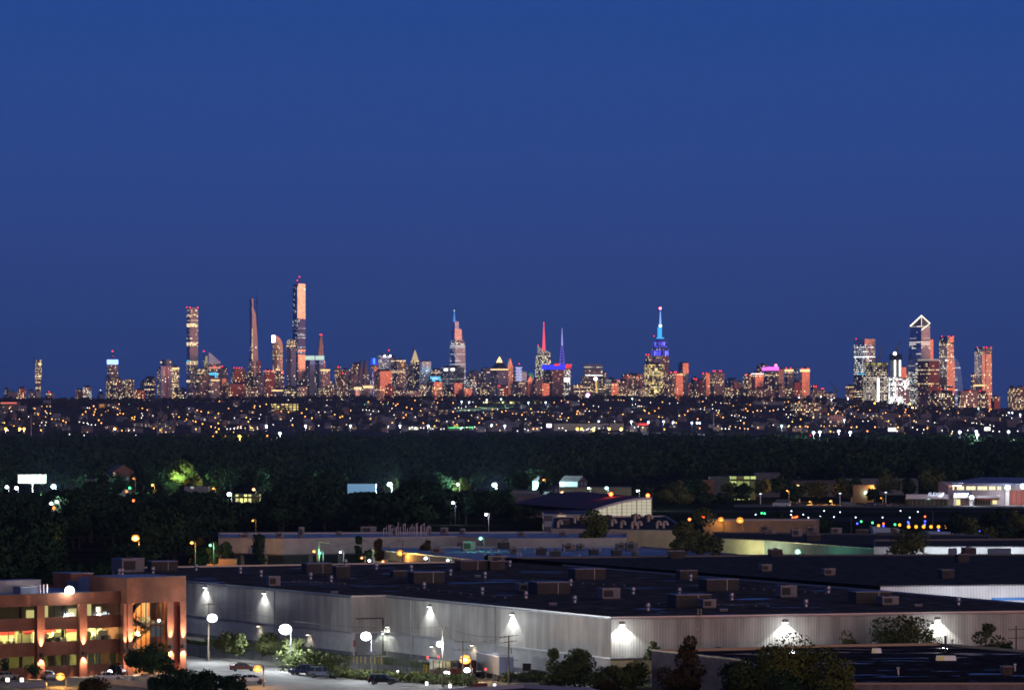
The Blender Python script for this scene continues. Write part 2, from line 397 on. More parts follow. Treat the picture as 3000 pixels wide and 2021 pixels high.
# zone, left, right, top (in the zone's own scale), depth, left-wall share, style, label
TT = [
 (1,35,76,1075,12800,.3,'GD','narrow dark block at the far left end of the skyline'),
 (1,60,152,1108,12500,.1,'ST','low pale lavender block in the left corner of the skyline'),
 (1,150,226,1080,12700,.3,'BR','reddish square block right of the low pale lavender block'),
 (1,243,303,1105,12700,.3,'ST','low dusky block at the left foot of the lone curved tower'),
 (1,300,362,1098,12300,.3,'TE','low blue dark block in front of the lone curved tower'),
 (1,398,475,1118,12400,.3,'GD','small dark stepped block right of the lone curved tower'),
 (1,660,740,1095,12500,.3,'BR','dark red low block joined to a white lit grid block'),
 (1,735,806,1070,12450,.1,'LG','pale block with a grid of white lit columns'),
 (1,930,1003,990,12500,.4,'AP','dark apartment block under the blue crowned tower'),
 (1,1003,1080,995,12400,.15,'AP','brown apartment slab right below the blue crowned tower'),
 (1,1080,1110,1010,12600,.3,'GD','dark gap block between two brown apartment slabs'),
 (1,1108,1180,1000,12400,.15,'AP','second brown apartment slab right of the blue crowned tower'),
 (1,1180,1282,1095,12300,.1,'BR','low reddish apartment block beside the brown apartment slabs'),
 (1,1228,1300,1020,12700,.5,'TE','dark teal shoulder block left of the pink slab tower'),
 (1,1268,1372,985,12600,.4,'GD','wide dark block with scattered lights left of the pink slab tower'),
 (1,1385,1428,905,12600,.6,'GD','dark narrow tower behind the left side of the pink slab tower'),
 (1,1516,1580,890,12400,.08,'LW','pale lit tower right of the pink slab tower'),
 (1,1580,1645,1080,12300,.4,'GD','low dark block at the left foot of the slender grid tower'),
 (1,1740,1812,912,12500,.3,'LW','short warm lit block right of the slender grid tower'),
 (1,1660,1850,968,12200,.35,'GD','broad dark block with specks of light before the slender grid tower'),
 (1,1690,1745,1098,12000,.1,'ST','small pinkish block low before the slender grid tower'),
 (1,1858,1938,985,12100,.06,'PG','warm pink grid apartment tower under a blue roof sign'),
 (1,1938,1966,1000,12250,.5,'GD','dark sliver between the pink grid tower and an orange slab'),
 (1,1963,1996,992,12150,.05,'GP','thin bright orange slab right of the pink grid tower'),
 (1,1996,2022,1000,12300,.3,'GD','thin dark slab right of the thin orange slab'),
 (1,1945,2012,905,12600,.06,'ST','flat lavender slab behind the thin orange slab'),
 (1,2025,2170,1040,12100,.05,'BR','broad red base block of the red stepped tower'),
 (2,72,130,838,12300,.55,'GD','dark shoulder building on the left of the tapering bronze tower'),
 (2,163,192,835,12350,.03,'BR','rust red slab on the right of the tapering bronze tower'),
 (2,130,225,968,12100,.3,'ST','lavender stone block stepped below the tapering bronze tower'),
 (2,84,182,1066,11900,.15,'AP','low block of warm lit windows below the lavender stone block'),
 (2,205,314,925,12200,.32,'BR','deep red tower with red roof lights left of the curved bright crown'),
 (2,312,397,935,12250,.4,'GD','dark block with scattered lights below the curved bright crown'),
 (2,288,386,1086,11950,.2,'ST','low long block with a bright line along its roof'),
 (2,398,505,1060,11900,.4,'GD','dark low block with warm lights before the lit top tower'),
 (2,512,602,1062,11850,.3,'PG','peach low block with warm windows below the tallest tower'),
 (2,700,852,1078,11900,.3,'AP','long low dark block of lit windows under the warm grid tower'),
 (2,730,802,905,12100,.06,'PG','warm grid tower with a lit cap right of the twin dark towers'),
 (2,846,902,893,12500,.2,'AP','brown lit tower with a red light right of the warm grid tower'),
 (2,890,986,912,12700,.4,'GD','dark blue block behind the brown lit tower'),
 (2,988,1086,868,12600,.35,'BR','brown tower with a lit orange top left of the blue neon tower'),
 (2,838,962,1000,12100,.3,'AP','mid brown block full of warm windows before the dark blue block'),
 (2,960,1052,960,12200,.3,'GD','dim block with warm lights left of the two gabled blocks'),
 (2,1028,1082,1062,11900,.05,'PE','low peach block with a lit top, left one of a pair'),
 (2,1108,1182,1050,11900,.05,'PE','low peach block with a lit top, right one of a pair'),
 (2,1082,1110,1085,12000,.3,'GD','dark gap block between the pair of low peach blocks'),
 (2,1190,1350,925,12000,.36,'GP','wide salmon glass block below the blue neon tower'),
 (2,1295,1370,1052,11800,.1,'BR','low brick red block before the wide salmon block'),
 (2,1338,1472,828,12400,.5,'GR','dark office tower left of the gold pyramid tower'),
 (2,1362,1482,1092,11800,.1,'AP','low brown apartment row before the dark office tower'),
 (2,1482,1602,1102,11850,.15,'PG','low orange brown apartment row below the gold pyramid tower'),
 (2,1592,1697,842,12500,.25,'SI','lilac office tower with warm bands right of the gold pyramid tower'),
 (2,1600,1655,1040,12100,.3,'LW','small warm lit block at the foot of the lilac office tower'),
 (2,1696,1792,915,12700,.3,'GR','warm lit dark block behind the glowing blue block'),
 (2,1716,1796,1022,11900,.12,'GP','stepped bright orange block under the glowing blue block'),
 (2,1660,1722,1015,11950,.6,'GD','dark block left of the stepped bright orange block'),
 (2,1795,1905,1060,11950,.4,'GD','dark low block between two orange blocks'),
 (2,1902,1972,1032,11900,.05,'GP','orange grid block at the foot of the white spired tower'),
 (2,1998,2056,1078,11800,.05,'GP','small bright orange block right of the white spired tower'),
 (2,2008,2100,1000,12200,.4,'LG','block with white vertical light frames right of the white spired tower'),
 (2,2012,2138,948,12500,.3,'GR','dark lit block under a low dome right of the white spired tower'),
 (2,2136,2226,902,12600,.4,'ST','lavender stone tower left of the tower with a glowing gold tip'),
 (2,2130,2212,1082,11900,.3,'AP','low dark block with warm lights below the lavender stone tower'),
 (3,262,312,895,12600,.05,'GP','orange gabled tower right of the tower with a glowing gold tip'),
 (3,372,432,932,12600,.02,'SI','pale block with dark stripes right of the thin striped mast'),
 (3,288,362,1035,12000,.3,'ST','low pale lavender twin slab below the thin striped mast'),
 (3,374,442,1022,12000,.08,'PG','warm orange apartment block left of the green dome'),
 (3,440,482,1008,11950,.05,'GP','thin orange slanted slab below the green dome'),
 (3,480,584,990,12100,.3,'GD','dark block with an orange roofline below the crystal tower'),
 (3,566,632,1035,11900,.05,'GP','bright orange low block left of the blue neon crowned block'),
 (3,206,262,1065,11850,.1,'BR','small reddish block below the tower with a glowing gold tip'),
 (3,1100,1140,936,12700,.1,'ST','lavender block right of the lone dark grey tower'),
 (3,925,950,990,12600,.2,'BR','small dark red block left of the lone dark grey tower'),
 (3,850,1022,1042,12000,.15,'GR','low wide purple block with lit rows at the foot of the grey tower'),
 (3,1060,1140,990,12300,.3,'GR','dark lit block right of the bright lamp mast'),
 (3,1130,1232,1000,12100,.5,'GD','dark brown block with a rounded roof by the orange slab'),
 (3,1178,1242,1032,12000,.03,'GP','orange slab left of the red lit apartment blocks'),
 (3,1244,1342,1012,11900,.2,'AP','front dark apartment block with many warm windows'),
 (3,1328,1438,962,12000,.2,'AP','taller dark apartment block with a red roof light'),
 (3,1404,1458,955,12300,.05,'GP','orange topped slab behind the taller dark apartment block'),
 (3,1448,1482,1060,11800,.05,'PG','peach lit strip block left of the yellow lit tower'),
 (3,1484,1532,792,12900,.5,'GD','thin dark tower with two red lights behind the yellow lit tower'),
 (3,1695,1752,936,12200,.3,'GD','dark block with two red lights right of the blue crowned spire tower'),
 (3,1750,1814,946,12000,.02,'GP','bright orange slab right of the blue crowned spire tower'),
 (3,1885,1948,990,12300,.4,'GD','low dark block with a red light in the gap of the skyline'),
 (3,1942,1992,1006,12400,.3,'BR','low reddish block in the gap of the skyline'),
 (3,1985,2050,945,12200,.5,'GP','dark tower with one bright orange strip'),
 (3,2056,2182,938,12100,.25,'GD','broad dark tower with red lights right of the orange strip tower'),
 (3,2186,2262,1070,11900,.2,'AP','low lavender apartment block right of the broad dark tower'),
 (4,68,168,858,12400,.6,'TE','dark teal block with an orange right side'),
 (4,60,252,930,11900,.1,'AP','long brown apartment slab under the dark teal block'),
 (4,204,278,820,12200,.3,'AP','brown tower with red lights left of the orange capped slab'),
 (4,266,356,806,12100,.28,'GP','orange slab with a white lit cap left of the magenta sign'),
 (4,272,444,925,11850,.1,'AP','second long brown apartment slab under the magenta sign tower'),
 (4,310,392,747,12500,.6,'GD','plain dark tower behind the magenta sign tower'),
 (4,346,472,790,12200,.3,'GR','dark lit tower carrying a magenta roof sign'),
 (4,468,510,780,12400,.05,'GP','orange brown slab right of the magenta sign tower'),
 (4,440,520,905,11950,.4,'GD','low dark block right of the long brown apartment slabs'),
 (4,518,582,776,12200,.3,'GD','dark tower with a warm lit top right of the magenta sign tower'),
 (4,588,618,766,12500,.4,'TE','thin teal lit tower left of the orange red corner tower'),
 (4,578,636,880,12000,.2,'BR','low reddish block below the thin teal lit tower'),
 (4,638,706,776,12100,.12,'GP','orange red corner tower with a lit top at the end of the cluster'),
 (4,716,772,906,12200,.3,'BR','red block with a magenta light right of the orange red corner tower'),
 (4,770,830,940,12100,.3,'BR','low red lit block beside the red block with a magenta light'),
 (4,826,902,966,12000,.2,'PG','low pinkish block left of the building cranes'),
 (4,982,1052,908,12400,.32,'GP','small block with an orange face left of the tall square tower'),
 (4,1398,1438,765,12700,.05,'GP','orange tower behind the floodlit building site'),
 (4,1612,1642,555,12800,.05,'GP','orange tower peeping from behind the pointed tower'),
 (4,1604,1702,962,9700,.3,'AP','dark near apartment block with green white windows on the hill edge'),
 (4,1694,1812,962,9650,.1,'PG','pink near apartment block on the hill edge'),
 (4,1744,1806,920,12000,.02,'GP','salmon block behind the pink near apartment block'),
 (4,1830,1984,945,9600,.12,'PG','broad brown near apartment block with a red roof light'),
 (4,1978,2062,962,9700,.3,'AP','dim near block right of the broad brown apartment block'),
 (4,2084,2148,990,9800,.3,'BR','small low block right of the twin orange towers'),
 (4,2214,2262,925,9400,.3,'AP','grey near apartment tower at the right edge, left half'),
 (4,2262,2345,915,9450,.2,'AP','grey near apartment tower at the right edge, right half'),
]
TW = {}
rf_ = random.Random(77);nf_ = 0
while nf_ < 108:                 # the dense low mass behind the named blocks
 px = rf_.uniform(560,2240) if nf_ < 92 else rf_.uniform(2510,2860)
 w = rf_.uniform(10,30);t = rf_.uniform(1094,1150)
 tower(px,px + w,t,13100 + nf_ * 9,rf_.choice((.1,.25,.4)),rf_.choice(('GP','BR','BR','AP','GD','PG','ST')),'low city block in the dense mass at the foot of the skyline','city_building','building',group='low city blocks at the foot of the skyline');nf_ += 1
for (zn_,a,b,t,d,sp_,st,lab) in TT:
 o,fp,zt = tower(zx(zn_,a),zx(zn_,b),zy(zn_,t),d,sp_,st,lab)
 TW[lab] = (o,fp,zt,d)
def bec(lab,*pts):
 o,fp,zt,d = TW[lab]
 for (z,a,b) in pts: beacon(o,zx(z,a),zy(z,b),d)
bec('small dark stepped block right of the lone curved tower',(1,435,1110))
bec('deep red tower with red roof lights left of the curved bright crown',(2,238,922),(2,270,922),(2,305,922))
bec('dark block with scattered lights below the curved bright crown',(2,388,930),(2,390,945))
bec('brown lit tower with a red light right of the warm grid tower',(2,878,888))
bec('dark blue block behind the brown lit tower',(2,918,945))
bec('taller dark apartment block with a red roof light',(3,1335,978),(3,1412,985))
bec('front dark apartment block with many warm windows',(3,1247,1008))
bec('thin dark tower with two red lights behind the yellow lit tower',(3,1488,780),(3,1510,780))
bec('dark block with two red lights right of the blue crowned spire tower',(3,1708,938),(3,1742,932),(3,1752,935))
bec('low dark block with a red light in the gap of the skyline',(3,1910,992),(3,1930,998))
bec('low reddish block in the gap of the skyline',(3,1985,1022))
bec('dark tower with one bright orange strip',(3,1990,946),(3,2020,945))
bec('broad dark tower with red lights right of the orange strip tower',(3,2083,925),(3,2098,925),(3,2135,925),(3,2150,925))
bec('brown tower with red lights left of the orange capped slab',(4,228,818),(4,262,828))
bec('red block with a magenta light right of the orange red corner tower',(4,735,908),(4,752,910))
bec('low red lit block beside the red block with a magenta light',(4,795,928),(4,808,928))
bec('orange red corner tower with a lit top at the end of the cluster',(4,650,775),(4,690,775))
bec('dark tower with a warm lit top right of the magenta sign tower',(4,528,772),(4,560,772))
bec('broad brown near apartment block with a red roof light',(4,1918,944))
bec('dim near block right of the broad brown apartment block',(4,1995,945))
bec('salmon block behind the pink near apartment block',(4,1700,930))
for lab,h,m in (('pale lit tower right of the pink slab tower',9,WARMBAND),('warm grid tower with a lit cap right of the twin dark towers',7,WARMBAND),
                  ('low peach block with a lit top, left one of a pair',10,WARMBAND),('low peach block with a lit top, right one of a pair',10,WARMBAND),
                  ('low long block with a bright line along its roof',6,WARMBAND),('orange slab with a white lit cap left of the magenta sign',5,WHITEBAND),
                  ('dark tower with a warm lit top right of the magenta sign tower',10,WARMBAND),('orange red corner tower with a lit top at the end of the cluster',12,WARMBAND),
                  ('small block with an orange face left of the tall square tower',3,WARMBAND)):
 o,fp,zt,d = TW[lab];band(o,fp,zt - h * .65 - 2,zt - 2,m)

# gabled tops, domes, signs on the ordinary blocks
def gable(lab,h,m=None):
 o,fp,zt,d = TW[lab];mb = MB()
 a,b,c,e = [Vector((p.x,p.y,zt)) for p in fp];r0 = (a + b) / 2 + Vector((0,0,h));r1 = (c + e) / 2 + Vector((0,0,h))
 mb.face([a,b,r0]);mb.face([c,e,r1]);mb.face([b,c,r1,r0]);mb.face([e,a,r0,r1])
 mb.build('pointed_roof',m or fac('BR'),o)
gable('orange gabled tower right of the tower with a glowing gold tip',30,fac('GP'))
gable('thin orange slanted slab below the green dome',16,fac('GP'))
for q,(a,b) in enumerate(((1060,1100),(1102,1145))):
 o,fp,zt = tower(zx(2,a),zx(2,b),zy(2,955),12300,.05,'ST',('left' if q == 0 else 'right') + ' one of two lavender gabled blocks by the blue neon tower',clutter=False)
 TW[o['label']] = (o,fp,zt,12300);gable(o['label'],46,fac('ST'))
def sign(par,fp,z0,z1,m,t0=0.0,t1=1.0,side=0,name='roof_sign',out=1.2):
 """a lit slab on the right-hand (side 0) or left-hand (side 3) wall between the fractions t0..t1 of its width"""
 a,b = (fp[0],fp[1]) if side == 0 else (fp[3],fp[0])
 n = Vector((T21S,-T21C)) if side == 0 else Vector((-T21C,-T21S))
 p,q = a + (b - a) * t0,a + (b - a) * t1
 return MB().prism([p + n * out,q + n * out,q + n * .05,p + n * .05],z0,z1,0,0,0).build(name,m,par)
def fascia(lab,y0,y1,zone,m,t0=0.0,t1=1.0,side=0,name='roof_sign'):
 o,fp,zt,d = TW[lab];return sign(o,fp,Z(zy(zone,y1),d),Z(zy(zone,y0),d),m,t0,t1,side,name)
fascia('warm pink grid apartment tower under a blue roof sign',1002,1012,1,WARMBAND,0,1,0,'lit_band')
fascia('dark lit tower carrying a magenta roof sign',762,788,4,MAGENTA,0,1,0)
fascia('dark lit tower carrying a magenta roof sign',765,790,4,MAGENTA,0.1,1,3)
o,fp,zt,d = TW['dark lit tower carrying a magenta roof sign']
MB().ball(P(zx(4,448),zy(4,752),d),5,8,6).build('sign_globe',glow_mat('sign_pinkred',(1.0,.12,.25),6.0),o)
fascia('dark office tower left of the gold pyramid tower',855,885,2,glow_mat('sign_orange',(1.0,.45,.1),.9),.45,.75,0,'round_sign')
o,fp,zt,d = TW['dark lit block under a low dome right of the white spired tower']
MB().ball((sum(p.x for p in fp) / 4,sum(p.y for p in fp) / 4,zt),17,14,8,sz=0.75).build('dome',mat('dome_stone',(.2,.2,.28),.6),o)
o,fp,zt,d = TW['dark teal block with an orange right side']
tower(zx(4,134),zx(4,165),zy(4,880),12300,.03,'GP','small bright orange slab before the dark teal block')
# ------------------------------------------------------------------ the landmark towers
def px_poly_wall(pts,d,n=None): return [P(a,b,d) for a,b in pts]
def sections(fp_list,zs,mats,name,label,cat='skyscraper',partname='tower_section'):
 """stacked prisms, the lowest is the thing itself, the others its parts"""
 root = None
 for i,(fp,(z0,z1),m) in enumerate(zip(fp_list,zs,mats)):
  mb = MB()
  if isinstance(fp,tuple): mb.loft([(p.x,p.y,z0) for p in fp[0]],[(p.x,p.y,z1) for p in fp[1]],0,1)
  else: mb.prism(fp,z0,z1,0,1)
  o = mb.build(name if root is None else partname,[m,ROOF],root)
  if root is None: root = tag(o,label,cat)
 return root
def mast(par,px,y0,y1,d,r0,r1,m,name='spire'):
 return MB().tube(P(px,y1,d),P(px,y0,d),r1,r0,6).build(name,m,par)

# lone curved tower at the left
d = 12700.0
f0 = plan(zx(1,305),zx(1,358),.5,d);f1 = plan(zx(1,295),zx(1,368),.5,d);f2 = plan(zx(1,308),zx(1,366),.5,d)
t = sections([(f0,f0),(f0,f1),(f1,f2)],[(0,Z(zy(1,1050),d)),(Z(zy(1,1050),d),Z(zy(1,930),d)),(Z(zy(1,930),d),Z(zy(1,828),d))],
             [fac('LW'),fac('LW'),fac('LW')],'curved_tower','lone curved tower of warm lit floors standing apart at the far left')
band(t,inset(f2,.95),Z(zy(1,872),d),Z(zy(1,840),d),WARMBAND,'lit_crown')
mast(t,zx(1,299),zy(1,790),zy(1,850),d,.6,2.2,mat('mast_dark',(.06,.07,.1),.6),'roof_mast')
# blue crowned tower
d = 12900.0
f = plan(zx(1,930),zx(1,1046),.32,d);g = inset(f,.86)
t = sections([f,g],[(0,Z(zy(1,960),d)),(Z(zy(1,960),d),Z(zy(1,868),d))],[fac('GD'),fac('GD')],'crowned_tower','dark tower with a blazing blue white crown and a red beacon mast')
band(t,inset(f,.9),Z(zy(1,866),d),Z(zy(1,824),d),glow_mat('crown_blue',(.28,.42,1.0),3.2),'lit_crown')
mast(t,zx(1,995),zy(1,750),zy(1,824),d,.8,2,mat('mast_dark',(.06,.07,.1),.6),'beacon_mast');beacon(t,zx(1,995),zy(1,750),d,4.2);beacon(t,zx(1,997),zy(1,792),d,2.6)
# small pyramid top
d = 12600.0
f = plan(zx(1,852),zx(1,915),.4,d)
t = sections([f],[(0,Z(zy(1,1130),d))],[fac('TE')],'small_tower','small teal building with a pyramid top and a white tip light','building')
c = sum(f,Vector((0,0))) / 4
MB().loft([(p.x,p.y,Z(zy(1,1130),d)) for p in f],[(*(c + (p - c) * .06),Z(zy(1,1098),d)) for p in f],0,0).build('pyramid_roof',fac('TE'),t)
beacon(t,zx(1,888),zy(1,1094),d,3.4,WHITEBAND)
# pink slab with a cylinder behind
d = 12450.0
cx = X(zx(1,1462),d);r = (X(zx(1,1512),d) - X(zx(1,1412),d)) / 2
ring = [Vector((cx + r * math.cos(2 * math.pi * i / 20),d + 60 + r * math.sin(2 * math.pi * i / 20))) for i in range(20)]
t = sections([ring],[(0,Z(zy(1,822),d))],[facade('facade_cyl',(.3,.34,.5),(.2,.22,.3),.7,.3,4,40,0,0,wf=.5,hf=.97,wmetal=.5,wrough=.4)],'round_tower','round lavender ribbed tower behind the pink slab tower')
beacon(t,zx(1,1424),zy(1,848),d,5,WARMBAND);beacon(t,zx(1,1506),zy(1,846),d,4,WARMBAND)
t,f,zt = tower(zx(1,1420),zx(1,1516),zy(1,882),12350,.02,'GP','tall pink slab tower with a red stripe down its middle','slab_tower')
t.data.materials[0] = facade('facade_pink',(.46,.46,.62),(.34,.3,.36),.85,.3,4.5,4.5,.06,wmetal=.85,wrough=.35,wf=.6,hf=.6)
sign(t,f,10,zt - 2,mat('red_stripe',(.55,.16,.16),.3,.8),.46,.66,0,'stripe',.6)
# slender grid tower with lit bands
d = 12800.0
f = plan(zx(1,1643),zx(1,1748),.33,d);zt = Z(zy(1,366),d)
t = sections([f],[(0,zt)],[fac('CG')],'slender_tower','slender square grid tower with glowing bands between its floors')
for y,h,m in ((437,3.5,'w'),(522,6,'b'),(688,6,'b'),(853,6,'b'),(908,3.5,'w'),(1016,5,'b')):
 band(t,f,Z(zy(1,y),d) - h,Z(zy(1,y),d) + h,facade('facade_bandw' if m == 'w' else 'facade_bandb',(.1,.09,.08),(.2,.18,.15),.3,.5,4.7,6.0,.97 if m == 'b' else .5,.5,(1,.62,.3),(1,.82,.5),2.0 if m == 'b' else 1.4,.85,.85),'lit_band',.4)
for q in (0,1,3): beacon(t,f[q].x / f[q].y * F + 1500,zy(1,364),d,3)
sign(t,f,Z(zy(1,842),d),Z(zy(1,830),d),CYAN,0.1,.95,3,'blue_sign')
# tower with a sloping roof
d = 12700.0
t,f,zt = tower(zx(1,1786),zx(1,1842),zy(1,785),12750,.95,'GD','dark left wall tower with a lit hollow top box by the sloping roof',clutter=False)
sign(t,f,Z(zy(1,852),12750),Z(zy(1,792),12750),glow_mat('top_box',(.8,.72,.5),.5),.45,.97,3,'lit_panel');beacon(t,zx(1,1800),zy(1,750),12750,3.6)
f = plan(zx(1,1842),zx(1,1946),.03,d);zb = Z(zy(1,860),d);zt = Z(zy(1,755),d);zr = Z(zy(1,845),d)
t = sections([f],[(0,zb)],[fac('GD')],'sloping_roof_tower','tower with a pale sharply sloping wedge roof')
a,b,c,e = f;mb = MB();v = lambda p,z: Vector((p.x,p.y,z));zc = Z(zy(1,892),d)
mb.face([v(a,zb),v(b,zb),v(b,zr),v(a,zt)],0,[(0,0),(30,0),(30,20),(0,90)]);mb.face([v(e,zb),v(a,zb),v(a,zt),v(e,zt)]);mb.face([v(a,zt),v(b,zr),v(c,zr),v(e,zt)])
mb.build('wedge_roof',mat('wedge_metal',(.5,.62,.85),.35,.8),t)
sign(t,f,Z(zy(1,905),d),Z(zy(1,888),d),glow_mat('salmon_band',(1,.42,.3),.8),0,1,0,'lit_band');beacon(t,zx(1,1895),zy(1,888),d,4);beacon(t,zx(1,1962),zy(1,886),d,4)
o,fp,zt,d2 = TW['warm pink grid apartment tower under a blue roof sign']
sign(o,fp,zt + 8,zt + 16,CYAN,-.15,.8,0,'roof_sign');sign(o,fp,zt,zt + 8,CYAN,.45,.65,0,'sign_stem')
# red stepped tower
d = 12300.0
f = plan(zx(1,2034),zx(1,2172),.27,d)
t = sections([f,inset(f,.78)],[(0,Z(zy(1,922),d)),(Z(zy(1,922),d),Z(zy(1,898),d))],[fac('BR'),fac('GD')],'stepped_tower','red stepped tower with a row of four red roof lights')
for q in (2068,2090,2112,2134): beacon(t,zx(1,q),zy(1,897),d,2.6)
# tapering bronze tower
d = 12850.0
s = d / F
def px_sec(pl,pr,split): return plan(zx(2,pl),zx(2,pr),split,d)
L = [(835,90,168),(640,91,163),(420,90,148),(370,90,128),(286,89,126)]
t = None
for (ya,la,ra),(yb,lb,rb) in zip([(1160,90,170)] + L,L):
 fa = px_sec(la,ra,26 / (ra - la));fb = px_sec(lb,rb,26 / (rb - lb)) if yb != 370 else px_sec(90,128,.6)
 mb = MB().loft([(p.x,p.y,Z(zy(2,ya),d)) for p in fa],[(p.x,p.y,Z(zy(2,yb),d)) for p in fb],0,1)
 o = mb.build('needle_tower' if t is None else 'tower_section',[facade('facade_bronze',(.42,.40,.46),(.36,.32,.36),.95,.25,6,4,.02,wmetal=.95,wrough=.3),ROOF],t)
 if t is None: t = tag(o,'needle thin bronze tower that tapers in steps to its top','skyscraper')
mb = MB();rr = random.Random(3)
for q in range(26):
 y = 560 + q * 16 + rr.uniform(-5,5);mb.ball(P(zx(2,117),zy(2,y),d - 3),rr.uniform(1.2,2.4),5,4)
mb.build('corner_window',WARMBAND,t)
# tower crane mast behind it
mb = MB().tube(P(zx(2,160),zy(2,1000),13000),P(zx(2,160),zy(2,235),13000),2.6,.8,5)
mb.tube(P(zx(2,146),zy(2,412),13000),P(zx(2,163),zy(2,404),13000),1.2,1.2,4);mb.box(P(zx(2,160),zy(2,330),13000),(5,5,10))
tag(mb.build('construction_mast',mat('mast_maroon',(.12,.06,.12),.7)),'thin dark hoist mast rising right of the needle thin bronze tower','mast')
# curved bright crown
d = 12500.0
f = plan(zx(2,290),zx(2,386),.24,d);a,b,c,e = f;v = lambda p,z: Vector((p.x,p.y,z))
zt = Z(zy(2,612),d);zs = Z(zy(2,700),d);mb = MB().prism(f,0,zs,0,None)
prof = [(0,612),(.3,614),(.52,624),(.72,640),(.88,662),(1,700)]
pr = [(a + (b - a) * k,e + (c - e) * k,Z(zy(2,y),d)) for k,y in prof]
for (p0,q0,z0),(p1,q1,z1) in zip(pr,pr[1:]):
 mb.face([v(p0,zs),v(p1,zs),v(p1,z1),v(p0,z0)],0,[(0,0),(5,0),(5,20),(0,20)]);mb.face([v(p0,z0),v(p1,z1),v(q1,z1),v(q0,z0)],0)
mb.face([v(e,zs),v(a,zs),v(a,zt),v(e,zt)],0)
t = tag(mb.build('curved_crown_tower',[facade('facade_gold',(.52,.46,.42),(.42,.36,.32),1.0,.25,5,5,.16,.02,WARM,PALE,1.4,wmetal=1.0,wrough=.25)]),'orange tower whose roof curves down from a blazing white panel','skyscraper')
sign(t,f,Z(zy(2,672),d),Z(zy(2,608),d),glow_mat('crown_white',(1,.86,.95),7),.0,1.0,3,'lit_crown');sign(t,f,Z(zy(2,672),d),Z(zy(2,612),d),glow_mat('crown_white',(1,.86,.95),7),0,.1,0,'lit_crown')
band(t,f,Z(zy(2,790),d),Z(zy(2,768),d),facade('facade_bandw',(.1,) * 3),'lit_band',.3);beacon(t,zx(2,334),zy(2,912),d,5,WARMBAND)
# tower with a lit top
d = 12400.0
f = plan(zx(2,413),zx(2,502),.52,d);ztop = Z(zy(2,690),d)
t = sections([f,inset(f,.9)],[(0,ztop),(ztop,Z(zy(2,648),d))],[facade('facade_litop',(.3,.32,.46),(.12,.12,.16),.8,.25,5,5,.04,wmetal=.7,wrough=.4,wf=.55,hf=.6),fac('LW')],'lit_top_tower','dark tower with a warm lit crown in front of the tallest tower',partname='lit_crown')
band(t,f,Z(zy(2,722),d),Z(zy(2,700),d),fac('LW'),'lit_band',.3)
# the tallest tower: dark left wall, sunset on the right wall
d = 12900.0
pl,pr_ = zx(2,470),zx(2,586);fL = plan(pl,zx(2,530),.75,d);fR = plan(zx(2,512),pr_,.16,d - 6)
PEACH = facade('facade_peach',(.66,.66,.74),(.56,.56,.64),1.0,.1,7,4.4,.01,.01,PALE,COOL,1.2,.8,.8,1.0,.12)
BLUE_REFL = facade('facade_blue_reflection',(.36,.34,.62),(.22,.26,.52),.25,.35,7,4.4,.10,.12,COOL,PALE,.9,.8,.6,.2,.4)  # blue sky reflection painted in as the colour of the glass
ys = [(1160,1000,fac('GD')),(1000,780,PEACH),(780,752,BLUE_REFL),(752,736,PEACH),(736,464,BLUE_REFL),(464,155,PEACH)]
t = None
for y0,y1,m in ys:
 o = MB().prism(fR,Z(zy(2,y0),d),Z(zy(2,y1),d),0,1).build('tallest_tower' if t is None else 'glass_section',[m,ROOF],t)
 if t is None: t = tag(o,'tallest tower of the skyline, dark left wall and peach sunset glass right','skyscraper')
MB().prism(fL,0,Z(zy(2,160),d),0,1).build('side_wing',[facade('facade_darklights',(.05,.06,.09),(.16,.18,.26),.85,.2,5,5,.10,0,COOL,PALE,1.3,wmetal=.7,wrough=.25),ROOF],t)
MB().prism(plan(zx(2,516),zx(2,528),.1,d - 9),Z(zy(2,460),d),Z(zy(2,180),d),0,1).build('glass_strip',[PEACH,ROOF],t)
mast(t,zx(2,517),zy(2,125),zy(2,160),d,.6,1,mat('mast_dark',(.06,.07,.1),.6));mast(t,zx(2,535),zy(2,95),zy(2,160),d,.6,1,mat('mast_dark',(.06,.07,.1),.6))
beacon(t,zx(2,517),zy(2,125),d,3.2);beacon(t,zx(2,535),zy(2,95),d,3.2)
# twin dark towers with lit crowns
for lab,a,b,l0,l1 in (('left one of the twin dark teal towers with pale lit crowns',583,667,622,660),('right one of the twin dark teal towers with pale lit crowns',670,752,710,748)):
 d = 12150.0 + (a > 600) * 60
 t,f,zt = tower(zx(2,a),zx(2,b),zy(2,790),d,.5,'TE',lab,'twin_tower',clutter=False)
 band(t,f,zt - 13,zt,GREENWHITE,'lit_crown',.4)
 for q in range(4):
  x = .12 + q * .25;sign(t,f,zt - 28,zt - 13,glow_mat('stripe_lilac',(.55,.5,.9),.6),x,x + .1,0,'lit_stripe')
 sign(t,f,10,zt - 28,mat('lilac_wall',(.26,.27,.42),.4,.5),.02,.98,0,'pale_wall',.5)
# tapering wedge
d = 12600.0
fa = plan(zx(2,678),zx(2,752),.22,d);fb = plan(zx(2,712),zx(2,736),.45,d)
t = MB().loft([(p.x,p.y,Z(zy(2,840),d)) for p in fa],[(p.x,p.y,Z(zy(2,606),d)) for p in fb],0,1).build('wedge_tower',[facade('facade_wedge',(.5,.44,.42),(.42,.36,.34),1,.25,9,7,.0,wmetal=1,wrough=.3),ROOF])
tag(t,'peach wedge tower narrowing to a blunt tip with two red lights','skyscraper')
MB().prism(plan(zx(2,690),zx(2,764),.2,d),0,Z(zy(2,838),d),0,1).build('lower_block',[fac('GP'),ROOF],t)
beacon(t,zx(2,716),zy(2,604),d,3);beacon(t,zx(2,732),zy(2,604),d,3)
